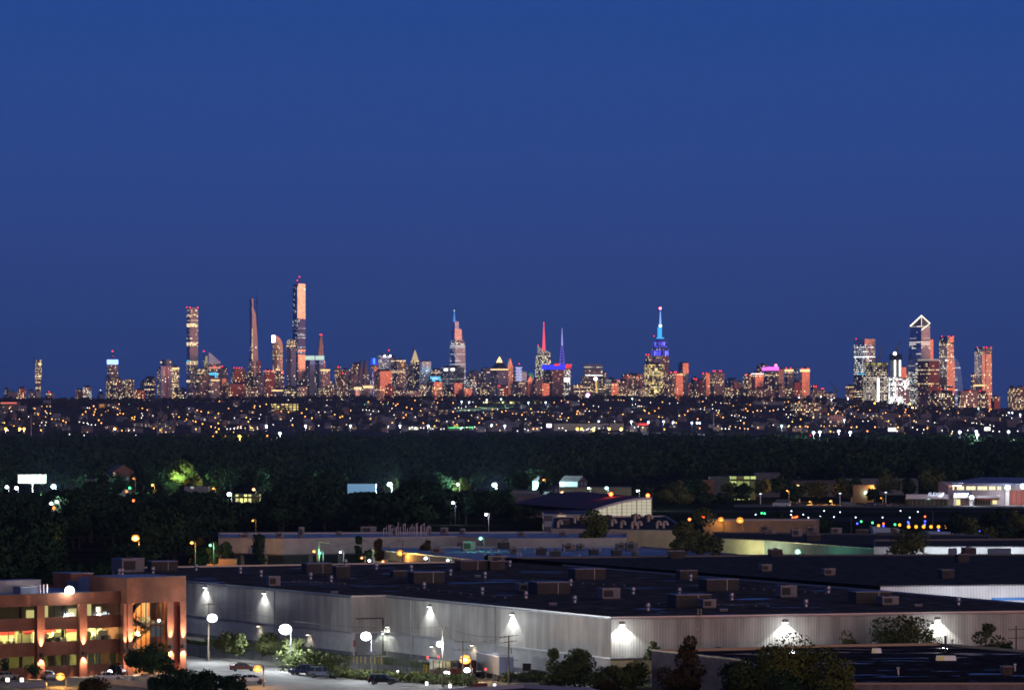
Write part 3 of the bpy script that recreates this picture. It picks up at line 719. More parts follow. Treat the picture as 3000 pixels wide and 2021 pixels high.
# blue neon tower
d = 12400.0
t,f,zt = tower(zx(2,1160),zx(2,1230),zy(2,865),d,.36,'GD','tower with an upright blue neon crown',clutter=False)
g = plan(zx(2,1176),zx(2,1214),.3,d)
for q in range(3):
 h = plan(zx(2,1176 + q * 14),zx(2,1186 + q * 14),.3,d);MB().prism(h,zt,Z(zy(2,812),d),0,0).build('neon_fin',CYAN if q == 1 else BLUENEON,t)
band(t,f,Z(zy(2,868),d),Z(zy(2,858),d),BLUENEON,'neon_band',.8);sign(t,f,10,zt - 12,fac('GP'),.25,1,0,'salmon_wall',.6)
sign(t,f,60,zt - 12,BLUENEON,-.02,.06,0,'neon_strip',1.0)
# purple-white topped office tower
d = 12600.0
t,f,zt = tower(zx(2,1230),zx(2,1342),zy(2,790),d,.12,'SI','lilac office tower with two bright roof floodlights beside the blue neon crown')
t.data.materials[0] = facade('facade_lilac',(.34,.32,.52),(.2,.2,.3),.6,.4,4,4,.45,.1,PALE,COOL,1.1,.65,.6,.4,.5)
tower(zx(2,1338),zx(2,1388),zy(2,808),12650,.2,'ST','low lilac wing behind the dark office tower')
for q in (1288,1336): beacon(t,zx(2,q),zy(2,792),d,5,glow_mat('flood_far',(1,.97,.92),14))
beacon(t,zx(2,1326),zy(2,742),d,3);mast(t,zx(2,1326),zy(2,742),zy(2,790),d,.6,1,mat('mast_dark',(.06,) * 3))
# gold pyramid tower
d = 12550.0
t,f,zt = tower(zx(2,1476),zx(2,1614),zy(2,865),d,.5,'GD','dark tower with a golden lit pyramid and a thin spire','pyramid_tower',clutter=False)
g = plan(zx(2,1518),zx(2,1592),.45,d);MB().prism(g,zt,Z(zy(2,832),d),0,1).build('lit_storey',[fac('LW'),ROOF],t)
cx = sum((p for p in g),Vector((0,0))) / 4;tiers = [(832,.85),(805,.62),(780,.42),(755,.2),(740,.06)]
GOLD = glow_mat('gold_lit',(1,.72,.38),.75)
for (y0,k0),(y1,k1) in zip(tiers,tiers[1:]):
 MB().loft([(*(cx + (p - cx) * k0),Z(zy(2,y0),d)) for p in g],[(*(cx + (p - cx) * (k1 + .05)),Z(zy(2,y1),d)) for p in g],0,0).build('pyramid_tier',GOLD,t)
mast(t,zx(2,1547),zy(2,686),zy(2,745),d,.5,1.6,mat('mast_dark',(.06,) * 3))
# glowing blue block and wide dark office block
d = 12100.0
t,f,zt = tower(zx(2,1684),zx(2,1780),zy(2,974),d,.06,'TE','block glowing electric blue in the middle of the skyline',clutter=False)
sign(t,f,Z(zy(2,1030),d),zt,CYAN,0,1,0,'blue_screen',.8);sign(t,f,Z(zy(2,1000),d),Z(zy(2,984),d),glow_mat('pale_blue',(.5,.75,1),1.4),.2,.7,0,'bright_sign',1.6)
t,f,zt = tower(zx(2,1775),zx(2,1990),zy(2,888),12300,.93,'GR','broad dark office block with two white roof signs')
t.data.materials[0] = facade('facade_wide',(.04,.05,.08),(.1,.12,.17),.8,.3,5,7,.3,.1,PALE,COOL,1.0,.6,.3,.6,.3)
for q0,q1 in ((.36,.52),(.68,.84)): sign(t,f,zt - 11,zt - 4,glow_mat('sign_white',(1,.98,.95),4),1 - q1,1 - q0,3,'roof_sign')
# white spired tower
d = 12800.0
T3 = lambda v: 1270 + v / 5.409
V = lambda v: 890 + v / 5.409
WH = facade('facade_vander',(.42,.48,.6),(.4,.46,.58),.8,.25,60,5.5,.75,.2,(1,.93,.85),COOL,.75,.96,.5,.8,.3)
def fpv(a,b,s_): return plan(T3(a),T3(b),s_,d)
t = sections([(fpv(244,524,.36),fpv(258,500,.36)),(fpv(272,494,.33),fpv(276,490,.33)),(fpv(282,452,.32),fpv(296,444,.28)),(fpv(306,404,.34),fpv(312,398,.3))],
             [(0,Z(V(655),d)),(Z(V(655),d),Z(V(575),d)),(Z(V(575),d),Z(V(402),d)),(Z(V(402),d),Z(V(280),d))],
             [WH,fac('LG'),facade('facade_vtop',(.62,.6,.66),(.55,.54,.62),1,.2,40,5,0,wmetal=1,wrough=.2,wf=.97,hf=.6),facade('facade_vtop2',(.6,.7,.95),(.6,.7,.95),.8,.3,40,5,0,wmetal=.8,wrough=.3)],
             'spired_tower','white lit tower stepping up in sloping tiers to a blue spire')
mast(t,T3(330),V(108),V(285),d,.8,5.0,glow_mat('spire_blue',(.12,.38,1),.9));beacon(t,T3(330),V(108),d,3.2,WHITEBAND)
sign(t,fpv(282,452,.32),Z(V(575),d),Z(V(430),d),glow_mat('tier_blue',(.02,.06,.3),.5),0,1,3,'blue_wall',.5)
# dark triangular roof
d = 11850.0
mb = MB();a,b,c = P(zx(2,2040),zy(2,1150),d),P(zx(2,2122),zy(2,1150),d),P(zx(2,2076),zy(2,1078),d);o3 = Vector((0,60,0))
mb.face([a,b,c]);mb.face([b + o3,a + o3,c + o3]);mb.face([b,b + o3,c + o3,c]);mb.face([a + o3,a,c,c + o3]);mb.face([a,a + o3,b + o3,b])
tag(mb.build('pointed_building',fac('GD')),'dark sharply pointed building right of the small bright orange block','building')
# glowing gold tip
d = 12200.0
f = plan(zx(3,112),zx(3,268),.42,d);zt = Z(zy(3,905),d);zp = Z(zy(3,848),d);c = sum(f,Vector((0,0))) / 4
t = sections([f],[(0,zt)],[facade('facade_wwp',(.24,.24,.38),(.12,.12,.18),.75,.3,5,5,.14,0,WARM,PALE,1.3,.6,.6,.75,.4)],'pyramid_roof_tower','tower with a dark pyramid roof and a glowing gold tip')
MB().loft([(p.x,p.y,zt) for p in f],[(*(c + (p - c) * .36),zp) for p in f],0,0).build('pyramid_roof',mat('copper_roof',(.07,.09,.11),.6),t)
MB().loft([(*(c + (p - c) * .36),zp) for p in f],[(*(c + (p - c) * .02),Z(zy(3,798),d)) for p in f],0,0).build('glass_tip',glow_mat('gold_tip',(1,.66,.25),3.5),t)
band(t,f,zt - 4,zt,WARMBAND,'lit_band',.8);sign(t,f,Z(zy(3,1062),d),Z(zy(3,1052),d),REDNEON,-.05,.2,0,'red_sign')
# thin striped mast building
d = 12500.0
t,f,zt = tower(zx(3,332),zx(3,375),zy(3,985),d,.4,'GD','dark block carrying a thin mast with white light stripes',clutter=False)
mast(t,zx(3,361),zy(3,862),zy(3,985),d,.8,1.6,mat('mast_dark',(.06,) * 3),'light_mast');beacon(t,zx(3,366),zy(3,862),d,3)
for q in range(9): MB().box(P(zx(3,361),zy(3,900 + q * 14),d - 4),(22 - q % 2 * 6,3,3.2)).build('light_stripe',glow_mat('stripe_lilac2',(.62,.6,1),1.3),t)
# green dome
d = 12400.0
t,f,zt = tower(zx(3,440),zx(3,496),zy(3,985),d,.35,'AP','small building with a green lit dome',clutter=False)
c = P(zx(3,468),zy(3,985),d + 40)
MB().lathe(c,[(9.6,0),(9.6,3),(9,8),(6.8,13),(3.4,15.5),(.4,16.3)],14).build('dome',mat('dome_green',(.05,.2,.13),.5,.1,(.12,.55,.3),.35),t)
# crystal tower with a red spire
d = 12600.0
mb = MB();rows = [(1160,500,645),(900,505,645),(780,512,641),(698,531,560)]
f0,f1,f2 = plan(zx(3,496),zx(3,647),.45,d),plan(zx(3,508),zx(3,647),.45,d),plan(zx(3,514),zx(3,640),.45,d)
CR = facade('facade_crystal',(.12,.12,.16),(.14,.15,.2),.7,.3,5,5,.5,.28,(1,.8,.45),(.95,.95,.75),1.3,.85,.6,.5,.4)
t = sections([(f0,f1),(f1,f2)],[(0,Z(zy(3,890),d)),(Z(zy(3,890),d),Z(zy(3,790),d))],[CR,CR],'crystal_tower','faceted lit glass tower with a slanting top and a red spire')
a,b,c,e = f2;zt = Z(zy(3,790),d);v = lambda p,z: Vector((p.x,p.y,z));mb = MB()
zl,zm,zr = Z(zy(3,700),d),Z(zy(3,735),d),Z(zy(3,762),d);el_ = e + (a - e) * .25
mb.face([v(a,zt),v(b,zt),v(b,zr),v(a,zm)],0,[(0,0),(40,0),(40,12),(0,30)]);mb.face([v(el_,zt),v(a,zt),v(a,zm),v(el_,zl)],0,[(0,0),(60,0),(60,30),(0,50)]);mb.face([v(el_,zl),v(a,zm),v(b,zr),v(c,zr)],0,[(0,0),(30,0),(60,20),(0,40)])
mb.face([v(b,zt),v(c,zt),v(c,zr),v(b,zr)]);mb.face([v(c,zt),v(el_,zt),v(el_,zl),v(c,zr)])
mb.build('slanted_crown',facade('facade_crown_lit',(.2,.19,.18),(.25,.24,.22),.4,.4,4,6,.8,.4,(1,.85,.6),(1,.95,.85),.8,.85,.7),t)
mast(t,zx(3,583),zy(3,500),zy(3,745),d - 30,1.4,6.0,glow_mat('spire_red',(1,.10,.14),1.5));beacon(t,zx(3,582),zy(3,498),d,2.6);beacon(t,zx(3,533),zy(3,697),d,2.4)
# blue neon crowned block with a lattice spire and red letters
d = 12200.0
t,f,zt = tower(zx(3,580),zx(3,760),zy(3,912),d,.42,'GR','dark red tower with a blue neon crown, lattice spire and red letter signs','neon_crown_tower',clutter=False)
t.data.materials[0] = facade('facade_4ts',(.12,.08,.1),(.14,.1,.12),.9,.25,5,6,.16,.1,WARM,PALE,1.1,.8,.35,.85,.3)
MB().prism(inset(f,.9),zt,Z(zy(3,880),d),0,1).build('neon_crown',[BLUENEON,ROOF],t)
for (q,z1) in ((0,868),(1,862),(3,866)):
 p = f[q];cc = sum(f,Vector((0,0))) / 4;p = p + (cc - p) * .12
 MB().box((p.x,p.y,zt),(16,16,Z(zy(3,z1),d) - zt)).build('crown_corner',BLUENEON,t)
m = MB();cz = P(zx(3,744),zy(3,880),d + 30)
for q in range(4):
 an = math.pi / 4 + q * math.pi / 2;m.tube(cz + Vector((11 * math.cos(an),11 * math.sin(an),0)),P(zx(3,744),zy(3,700),d + 30) + Vector((3 * math.cos(an),3 * math.sin(an),0)),1.4,1.0,4)
for q in range(7):
 zq = cz.z + q * 9;k = 8 - q * .8;m.box((cz.x,cz.y,zq),(2 * k,2 * k,2.5))
m.build('lattice_base',glow_mat('lattice_violet',(.22,.16,1),.75),t)
mast(t,zx(3,744),zy(3,545),zy(3,700),d + 30,.7,3.2,glow_mat('spire_violet',(.42,.40,1),1.2))
def letters(par,txt,loc,size,m,name='sign_letters',rot=0.0,shear=0.0,ext=.3):
 cu = bpy.data.curves.new(name,'FONT');cu.body = txt;cu.size = size;cu.extrude = ext;cu.shear = shear;cu.align_x = 'CENTER';cu.align_y = 'CENTER'
 cu.materials.append(m);q = bpy.data.objects.new(name,cu);COL.objects.link(q);q.data.bevel_depth = 0
 me = bpy.data.meshes.new_from_object(q.evaluated_get(bpy.context.evaluated_depsgraph_get()));bpy.data.objects.remove(q);me.materials.clear();me.materials.append(m)
 o = bpy.data.objects.new(name,me);COL.objects.link(o)
 o.parent = par;o.location = Vector(loc) - wloc(par);o.rotation_euler = (math.pi / 2,0,rot);return o
letters(t,'H&M',P(zx(3,696),zy(3,870),d - 12),9,REDNEON,'red_letters',math.radians(21),.3,1.0)
d = 12250.0
t,f,zt = tower(zx(3,760),zx(3,820),zy(3,908),d,.02,'LG','narrow white lit tower under big slanted red letters',clutter=False)
sign(t,f,Z(zy(3,1020),d),Z(zy(3,985),d),glow_mat('screen_white',(1,.98,.92),3),.0,.85,0,'bright_screen')
MB().prism(inset(f,.7),zt,Z(zy(3,880),d),0,0).build('sign_frame',mat('mast_dark',(.06,) * 3),t)
letters(t,'H&M',P(zx(3,791),zy(3,884),d - 14),20,REDNEON,'red_letters',math.radians(10),.35,1.5).scale = (.55,1,1)
# lone dark grey tower with a lamp mast
d = 12500.0
f = plan(zx(3,945),zx(3,1102),.04,d);zt = Z(zy(3,930),d)
t = sections([f,f],[(0,zt),(zt,Z(zy(3,866),d))],[fac('GR'),facade('facade_grey',(.12,.13,.18),(.16,.17,.22),.7,.35,6,4,.02,.02,PALE,COOL,1,.8,.6,.5,.4)],'grey_tower','lone broad dark grey tower with bands of white windows')
sign(t,f,Z(zy(3,968),d),Z(zy(3,958),d),WHITEBAND,0,1,0,'lit_band')
o = MB().tube(P(zx(3,1050),zy(3,1120),12000),P(zx(3,1045),zy(3,1000),12000),3,3,6).build('lamp_mast',glow_mat('mast_gold',(1,.6,.2),1.1))
tag(o,'glowing mast with a brilliant white lamp before the lone grey tower','mast');beacon(o,zx(3,1040),zy(3,994),11990,9,glow_mat('flood_far',(1,.97,.92),14))
t = MB().ball(P(zx(3,972),zy(3,1140),9000),4.5,8,6).build('pink_floodlight',glow_mat('pink_flood',(1,.35,.9),12));tag(t,'big pink white floodlight on the hill crest below the grey tower','floodlight')
MB().tube(P(zx(3,972),zy(3,1185),9000),P(zx(3,972),zy(3,1145),9000),1,1,5).build('pole',mat('pole_dark',(.08,.08,.09),.6),t)

# the blue crowned spire tower and the yellow lit tower before it
d = 12900.0
E = lambda v: 1860 + v / 5.225
H = lambda v: 880 + v / 5.225
BRK = facade('facade_esb',(.22,.13,.13),(.1,.08,.08),.85,.3,5.2,6.0,.3,.02,WARM,PALE,1.2,.55,.6,.85,.35)
BLU = facade('facade_esbblue',(.05,.05,.35),(.08,.08,.4),.2,.5,7,16,.85,.3,(.05,.06,1),(.2,.2,1),1.5,.75,.9)
BLU2 = facade('facade_esbwin',(.08,.06,.3),(.2,.2,.5),.2,.5,6,9,.55,.25,(.35,.35,1),(.8,.8,1),1.1,.5,.5)
def fe(a,b): return plan(E(a),E(b),.42,d)
t = sections([fe(264,524),fe(266,519),fe(276,516),fe(296,490),fe(326,472)],[(0,Z(H(850),d)),(Z(H(850),d),Z(H(760),d)),(Z(H(760),d),Z(H(715),d)),(Z(H(715),d),Z(H(636),d)),(Z(H(636),d),Z(H(592),d))],
             [BRK,BLU,BLU2,BLU,mat('esb_top',(.08,.08,.3),.5,0,(.06,.06,.7),.25)],'art_deco_tower','stepped stone tower crowned in blue light with a tall cyan mast',partname='lit_setback')
MB().prism(fe(336,446),Z(H(584),d),Z(H(564),d),0,0).build('mast_base',glow_mat('mast_cyan',(.05,.42,1),1.5),t)
for a,b in ((366,382),(394,412)): MB().prism(plan(E(a),E(b),.4,d),Z(H(564),d),Z(H(412),d),0,0).build('mast_fin',glow_mat('mast_cyan',(.05,.42,1),1.5),t)
MB().prism(plan(E(374),E(404),.4,d + 15),Z(H(564),d),Z(H(420),d),0,0).build('mast_core',mat('mast_core',(.1,.2,.3),.5,0,(.05,.25,.5),.5),t)
MB().ball(P(E(390),H(388),d),5.5,8,6).build('lantern',glow_mat('lantern_pale',(.6,.8,1),3),t)
mast(t,E(390),H(160),H(388),d,1.2,4.2,glow_mat('antenna_blue',(.2,.4,1),1.8),'antenna');beacon(t,E(388),H(122),d,7,glow_mat('beacon_big',(1,.1,.15),14));beacon(t,E(293),H(545),d,2.6)
d = 12100.0
t,f,zt = tower(zx(3,1480),zx(3,1640),zy(3,866),d,.03,'LW','broad tower of yellow lit office floors before the blue crowned spire tower')
t.data.materials[0] = facade('facade_yellow',(.10,.09,.07),(.12,.11,.1),.5,.4,5.5,5.2,.42,.5,(1,.72,.22),(1,.85,.45),1.5,.8,.6,.4,.5)
MB().prism(plan(zx(3,1552),zx(3,1640),.04,d + 60),zt,Z(zy(3,815),d),0,1).build('plain_top',[mat('lilac_top',(.26,.22,.34),.5,.4),ROOF],t)
beacon(t,zx(3,1575),zy(3,912),d,9,WARMBAND);beacon(t,zx(3,1570),zy(3,1105),d - 40,8,glow_mat('amber_far',(1,.55,.15),4))
t,f,zt = tower(zx(3,1640),zx(3,1700),zy(3,1045),11900,.7,'GD','low dark block at the foot of the blue crowned spire tower')
# dark tower with an orange upper right wall
d = 12300.0
t,f,zt = tower(zx(3,1775),zx(3,1862),zy(3,855),d,.42,'TE','dark tower with an orange upper right wall behind the bright orange slab')
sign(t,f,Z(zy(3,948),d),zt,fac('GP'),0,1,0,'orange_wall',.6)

# ------------------------------------------------------------------ the western cluster
d = 12300.0
q4 = lambda v: zx(4,v)
w4 = lambda v: zy(4,v)
f = plan(q4(1055),q4(1203),.45,d)
t = sections([f,f,f],[(0,Z(w4(820),d)),(Z(w4(820),d),Z(w4(595),d)),(Z(w4(595),d),Z(w4(551),d))],[fac('GR'),facade('facade_50h',(.2,.18,.2),(.36,.3,.3),.9,.25,5,7,.5,.22,(1,.9,.75),COOL,1.7,.75,.5,.9,.3),facade('facade_50top',(.5,.42,.4),(.44,.36,.34),1,.2,6,6,0,wmetal=1,wrough=.2)],
             'square_tower','tall square tower of white lit floors with a plain orange top')
band(t,f,Z(w4(690),d),Z(w4(682),d),WHITEBAND,'lit_band');beacon(t,q4(1057),w4(550),d,2.6);sign(t,f,Z(w4(820),d),Z(w4(812),d),CYAN,.45,1,3,'blue_sign')
d = 12000.0
f = plan(q4(1135),q4(1302),.35,d);g = plan(q4(1122),q4(1306),.3,d - 60)
t = sections([g,f,inset(f,.98)],[(0,Z(w4(842),d)),(Z(w4(842),d),Z(w4(752),d)),(Z(w4(752),d),Z(w4(728),d))],[facade('facade_dense',(.14,.13,.12),(.2,.19,.18),.4,.5,5,6,.9,.5,(1,.8,.5),(1,.95,.85),1.5,.6,.55,.3,.6),facade('facade_dense2',(.06,.06,.07),(.1,.1,.12),.6,.4,5.5,6.5,.62,.1,(1,.75,.45),PALE,1.4,.55,.45),facade('facade_ygreen',(.2,.2,.05),(.3,.3,.1),.2,.5,6,8,.7,.3,(.9,.85,.15),(.6,.8,.3),.9)],
             'unfinished_tower','unfinished tower of closely lit floors with a yellow green top')
sign(t,g,30,Z(w4(848),d),glow_mat('hoist_white',(1,.98,.94),2.4),.3,.44,0,'lit_hoist')
# construction cranes
def crane(px,yb,yt,jx,jy,d,label):
 m = MB().tube(P(px,yb,d),P(px,yt,d),2.0,1.6,4);a,b = P(px,yt,d),P(jx,jy,d)
 m.tube(a,b,2.2,.9,4);m.tube(a + (b - a) * -.25,a,3,2,4);m.box(a + Vector((0,0,-4)),(9,9,7))
 return tag(m.build('tower_crane',mat('crane_grey',(.22,.22,.25),.6)),label,'crane')
crane(q4(1232),w4(745),w4(690),q4(1262),w4(590),12100,'luffing crane with its jib raised above the unfinished lit tower')
crane(q4(1368),w4(665),w4(620),q4(1408),w4(545),12400,'luffing crane with its jib raised on the round dark cored tower')
crane(q4(905),w4(975),w4(935),q4(860),w4(868),12300,'faint red crane in the gap left of the western cluster')
# round tower rising from the floodlit site
d = 12500.0
def ring(a,b,d,n=18):
 c = Vector((X((a + b) / 2,d),d + 30));r = (X(b,d) - X(a,d)) / 2;return [c + Vector((r * math.cos(2 * math.pi * i / n),r * math.sin(2 * math.pi * i / n))) for i in range(n)]
r1,r2 = ring(q4(1322),q4(1402),d),ring(q4(1315),q4(1411),d)
t = sections([r1,r2],[(0,Z(w4(710),d)),(Z(w4(710),d),Z(w4(664),d))],[mat('core_olive',(.22,.24,.26),.7,.1,(.5,.55,.4),.12),mat('net_dark',(.03,.035,.05),.7)],'round_core_tower','round tower under construction with a dark netted top',partname='dark_netting')
m = MB()
for q in range(11):
 for a in (1350,1388): m.ball(P(q4(a),w4(718 + q * 11),d - 60),3.6,5,4)
m.build('work_light',glow_mat('worklight',(1,.97,.9),3),t);beacon(t,q4(1350),w4(662),d - 60,9,glow_mat('flood_far',(1,.97,.92),14))
t,f,zt = tower(q4(1306),q4(1462),w4(842),11950,.2,'WW','blazing white floodlit construction site at the foot of the round tower','building_site',clutter=False)
t,f,zt = tower(q4(1460),q4(1545),w4(800),12050,.45,'LG','white lit block left of the dark red lit roofline tower')
# pointed tower with a lit triangular crown
d = 12400.0
f0,f1 = plan(q4(1452),q4(1632),.5,d),plan(q4(1484),q4(1618),.5,d)
GR2 = facade('facade_30l',(.34,.4,.52),(.4,.48,.62),.85,.25,60,6,.06,.25,(1,.9,.75),PALE,1.1,.97,.45,.85,.25)
zs = Z(w4(452),d);zt = Z(w4(374),d)
t = sections([(f0,f1)],[(0,zs)],[GR2],'pointed_tower','tall pointed tower with a glowing triangular crown')
t.data.materials[0] = facade('facade_30h',(.36,.44,.58),(.3,.38,.5),.9,.25,60,6.2,.10,.22,(1,.88,.7),PALE,.9,.97,.5,.9,.25)
a,b,c,e = f1;v = lambda p,z: Vector((p.x,p.y,z));zb = Z(w4(432),d);mb = MB()
mb.face([v(a,zs),v(b,zs),v(b,zb),v(a,zt)]);mb.face([v(e,zs),v(a,zs),v(a,zt),v(e,zs + 1)]);mb.face([v(b,zs),v(c,zs),v(b,zb)]);mb.face([v(c,zs),v(e,zs),v(e,zs + 1),v(a,zt),v(b,zb)])
mb.build('pointed_crown',mat('crown_dark',(.2,.2,.24),.5,.3),t)
LINE = glow_mat('crown_line',(1,.86,.6),3.4);n_ = Vector((0,-2.5,0))
MB().tube(v(e,zs + 1) + n_,v(a,zt) + n_,1.7,1.7,5).build('crown_light',LINE,t);MB().tube(v(a,zt) + n_,v(b,zb) + n_,1.2,1.2,5).build('crown_light',LINE,t)
MB().tube(v(a,zt - 46) + n_,v(b,zb) + n_,.8,.8,5).build('crown_light',LINE,t);MB().tube(v(a,zt) + n_,v(a,zs) + n_,.5,.5,5).build('crown_light',LINE,t)
# red tower with a lit roofline
d = 11950.0
t,f,zt = tower(q4(1540),q4(1688),w4(716),d,.46,'GR','dark red tower with a pale lit roofline before the pointed tower',clutter=False)
t.data.materials[0] = facade('facade_10h',(.15,.075,.075),(.13,.065,.065),.9,.25,6,6,.12,.2,WARM,PALE,1.2,.85,.5,.9,.3)
MB().prism([p for p in inset(f,1.0)],zt,Z(w4(702),d),0,1).build('lit_roofline',[mat('roofline',(.4,.36,.34),.5,0,(.8,.66,.55),.45),ROOF],t)
# tall orange slab tower
d = 12100.0
f = plan(q4(1700),q4(1798),.48,d);g = plan(q4(1694),q4(1806),.45,d)
t = sections([g,f,f],[(0,Z(w4(720),d)),(Z(w4(720),d),Z(w4(576),d)),(Z(w4(576),d),Z(w4(532),d))],[facade('facade_35h',(.5,.38,.35),(.46,.36,.34),1,.2,6,6,.12,.03,WARM,COOL,1.5,.7,.6,1,.2),facade('facade_35g',(.5,.4,.36),(.5,.4,.36),.9,.25,6,6,.3,.1,WARM,PALE,1.4,.7,.6,.9,.25),fac('TE')],'orange_slab_tower','tall tower with a blazing orange right wall and a dark cap')
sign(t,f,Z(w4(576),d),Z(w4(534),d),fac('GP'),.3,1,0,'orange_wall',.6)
band(t,f,Z(w4(592),d),Z(w4(574),d),facade('facade_bandw',(.1,) * 3),'lit_band');beacon(t,q4(1738),w4(712),d - 20,6,WHITEBAND)
for q in (1706,1755,1792): beacon(t,q4(q),w4(531),d,2.6)
# blue curved tower
d = 12600.0
mb = MB();f = plan(q4(1797),q4(1868),.02,d);a,b,c,e = f;rowsb = [(1160,1868),(900,1866),(780,1852),(730,1838),(700,1815),(684,1799)]
prev = None
for y,xr in rowsb:
 bb = a + Vector(ER) * ((X(q4(xr),d) - a.x) / T21C);cur = (Z(w4(y),d),bb)
 if prev:
  w0,w1 = (prev[1] - a).length,(bb - a).length
  mb.face([v(a,prev[0]),v(prev[1],prev[0]),v(bb,cur[0]),v(a,cur[0])],0,[(0,prev[0]),(w0,prev[0]),(w1,cur[0]),(0,cur[0])])
  L_ = Vector(EL) * 40;mb.face([v(prev[1],prev[0]),v(prev[1] + L_,prev[0]),v(bb + L_,cur[0]),v(bb,cur[0])]);mb.face([v(prev[1] + L_,prev[0]),v(a + L_,prev[0]),v(a + L_,cur[0]),v(bb + L_,cur[0])]);mb.face([v(a + L_,prev[0]),v(a,prev[0]),v(a,cur[0]),v(a + L_,cur[0])])
 prev = cur
tag(mb.build('blue_sail_tower',facade('facade_sail',(.16,.34,.8),(.12,.3,.75),.5,.35,14,6.5,.12,.12,PALE,COOL,1.0,.9,.5,.5,.35)),'pale blue sail shaped tower right of the blazing orange wall','skyscraper')
# twin orange towers
d = 12200.0
t = None
for k,(a_,b_,spl) in enumerate(((1968,2034,.65),(2036,2084,.1))):
 f = plan(q4(a_),q4(b_),spl,d + 20 * k);g = plan(q4(a_ - 4),q4(b_ + 5),spl,d + 20 * k)
 o = MB().loft([(p.x,p.y,0) for p in g],[(p.x,p.y,Z(w4(618),d)) for p in f],0,1).build('twin_slab_tower' if t is None else 'second_slab',[facade('facade_15h',(.52,.42,.40),(.44,.35,.34),1,.22,6,6.5,.22,.05,WARM,PALE,1.2,.6,.55,1,.22),ROOF],t)
 if t is None: t = tag(o,'pair of joined orange slabs standing alone at the far right','skyscraper')
 band(t,f,Z(w4(664),d),Z(w4(650),d),facade('facade_bandw',(.1,) * 3),'lit_band')
 band(t,f,Z(w4(646),d),Z(w4(616),d) + 1,fac('TE'),'dark_cap',.7)
sign(t,plan(q4(1964),q4(2034),.65,d),Z(w4(908),d),Z(w4(896),d),WARMBAND,0,1,3,'lit_band');sign(t,plan(q4(1964),q4(2034),.65,d),Z(w4(908),d),Z(w4(896),d),WARMBAND,0,1,0,'lit_band')
for q in (1975,2024,2045,2078): beacon(t,q4(q),w4(614),d,2.6)
# ------------------------------------------------------------------ foliage
def leaf_mat(key,c1,c2):
 m = bpy.data.materials.new(key);m.use_nodes = True;nt = m.node_tree;b = nt.nodes['Principled BSDF']
 t = nd(nt,'ShaderNodeTexCoord');n = nd(nt,'ShaderNodeTexNoise');n.inputs['Scale'].default_value = 0.5;n.inputs['Detail'].default_value = 3.0
 nt.links.new(t.outputs['Object'],n.inputs['Vector'])
 oi = nd(nt,'ShaderNodeObjectInfo');g = nd(nt,'ShaderNodeNewGeometry')
 f = mth(nt,'ADD',mth(nt,'MULTIPLY',maprange(nt,n.outputs[0],.3,.7),.5),mth(nt,'MULTIPLY',oi.outputs['Random'],.3))
 f = mth(nt,'ADD',f,mth(nt,'MULTIPLY',g.outputs['Random Per Island'],.3))
 nt.links.new(mixc(nt,f,c1,c2),b.inputs['Base Color']);b.inputs['Roughness'].default_value = 0.7;b.inputs['Specular IOR Level'].default_value = 0.0
 return m
LEAF = leaf_mat('leaves',(0.058,0.08,0.032),(0.15,0.17,0.07))
LEAF_DARK = leaf_mat('leaves_dark',(0.014,0.036,0.022),(0.046,0.088,0.044))
LEAF_HILL = leaf_mat('leaves_hill',(0.036,0.042,0.040),(0.09,0.09,0.088))
LEAF_BRIGHT = leaf_mat('leaves_bright',(0.07,0.085,0.022),(0.17,0.185,0.05))
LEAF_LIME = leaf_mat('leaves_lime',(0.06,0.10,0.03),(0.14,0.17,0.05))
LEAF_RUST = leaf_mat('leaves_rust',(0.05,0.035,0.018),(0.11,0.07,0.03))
BARK = mat('bark',(0.06,0.05,0.04),.9,noise=.4,nscale=4)
def cards(pts,size,rng,up=0.35,aspect=.7,out=None):
 """small leaf-sprays: one quad at each of the points, turned at random"""
 n = len(pts);nrm = rng.normal(size=(n,3));nrm[:,2] += up;nrm /= np.linalg.norm(nrm,axis=1)[:,None]
 if out is not None: nrm[(nrm * out).sum(1) < 0] *= -1
 t = rng.normal(size=(n,3));t -= nrm * (t * nrm).sum(1)[:,None];t /= np.linalg.norm(t,axis=1)[:,None];b = np.cross(nrm,t)
 s = (size * rng.uniform(.6,1.4,n))[:,None]
 a = pts - t * s - b * s * aspect * .2;c = pts + t * s + b * s * aspect * .2;e = pts + b * s * aspect;f = pts - b * s * aspect
 v = np.stack([a,f,c,e],1).reshape(-1,3)
 if out is None: return v
 k = out * .8 + nrm * .45;k /= np.linalg.norm(k,axis=1)[:,None]
 return v,np.repeat(k,4,axis=0)
def quads_obj(name,v,mats,parent=None,loc=(0,0,0)):
 v,nrm = v if isinstance(v,tuple) else (v,None);n = len(v) // 4;me = bpy.data.meshes.new(name);me.vertices.add(len(v));me.vertices.foreach_set('co',np.ascontiguousarray(v,dtype=np.float32).ravel())
 me.loops.add(4 * n);me.loops.foreach_set('vertex_index',np.arange(4 * n,dtype=np.int32));me.polygons.add(n)
 me.polygons.foreach_set('loop_start',np.arange(0,4 * n,4,dtype=np.int32));me.update(calc_edges=True)
 if nrm is not None: me.polygons.foreach_set('use_smooth',np.ones(n,dtype=bool));me.normals_split_custom_set_from_vertices(nrm.tolist())
 me.materials.append(mats);o = bpy.data.objects.new(name,me);COL.objects.link(o)
 if parent is not None: o.parent = parent
 o.location = loc;return o
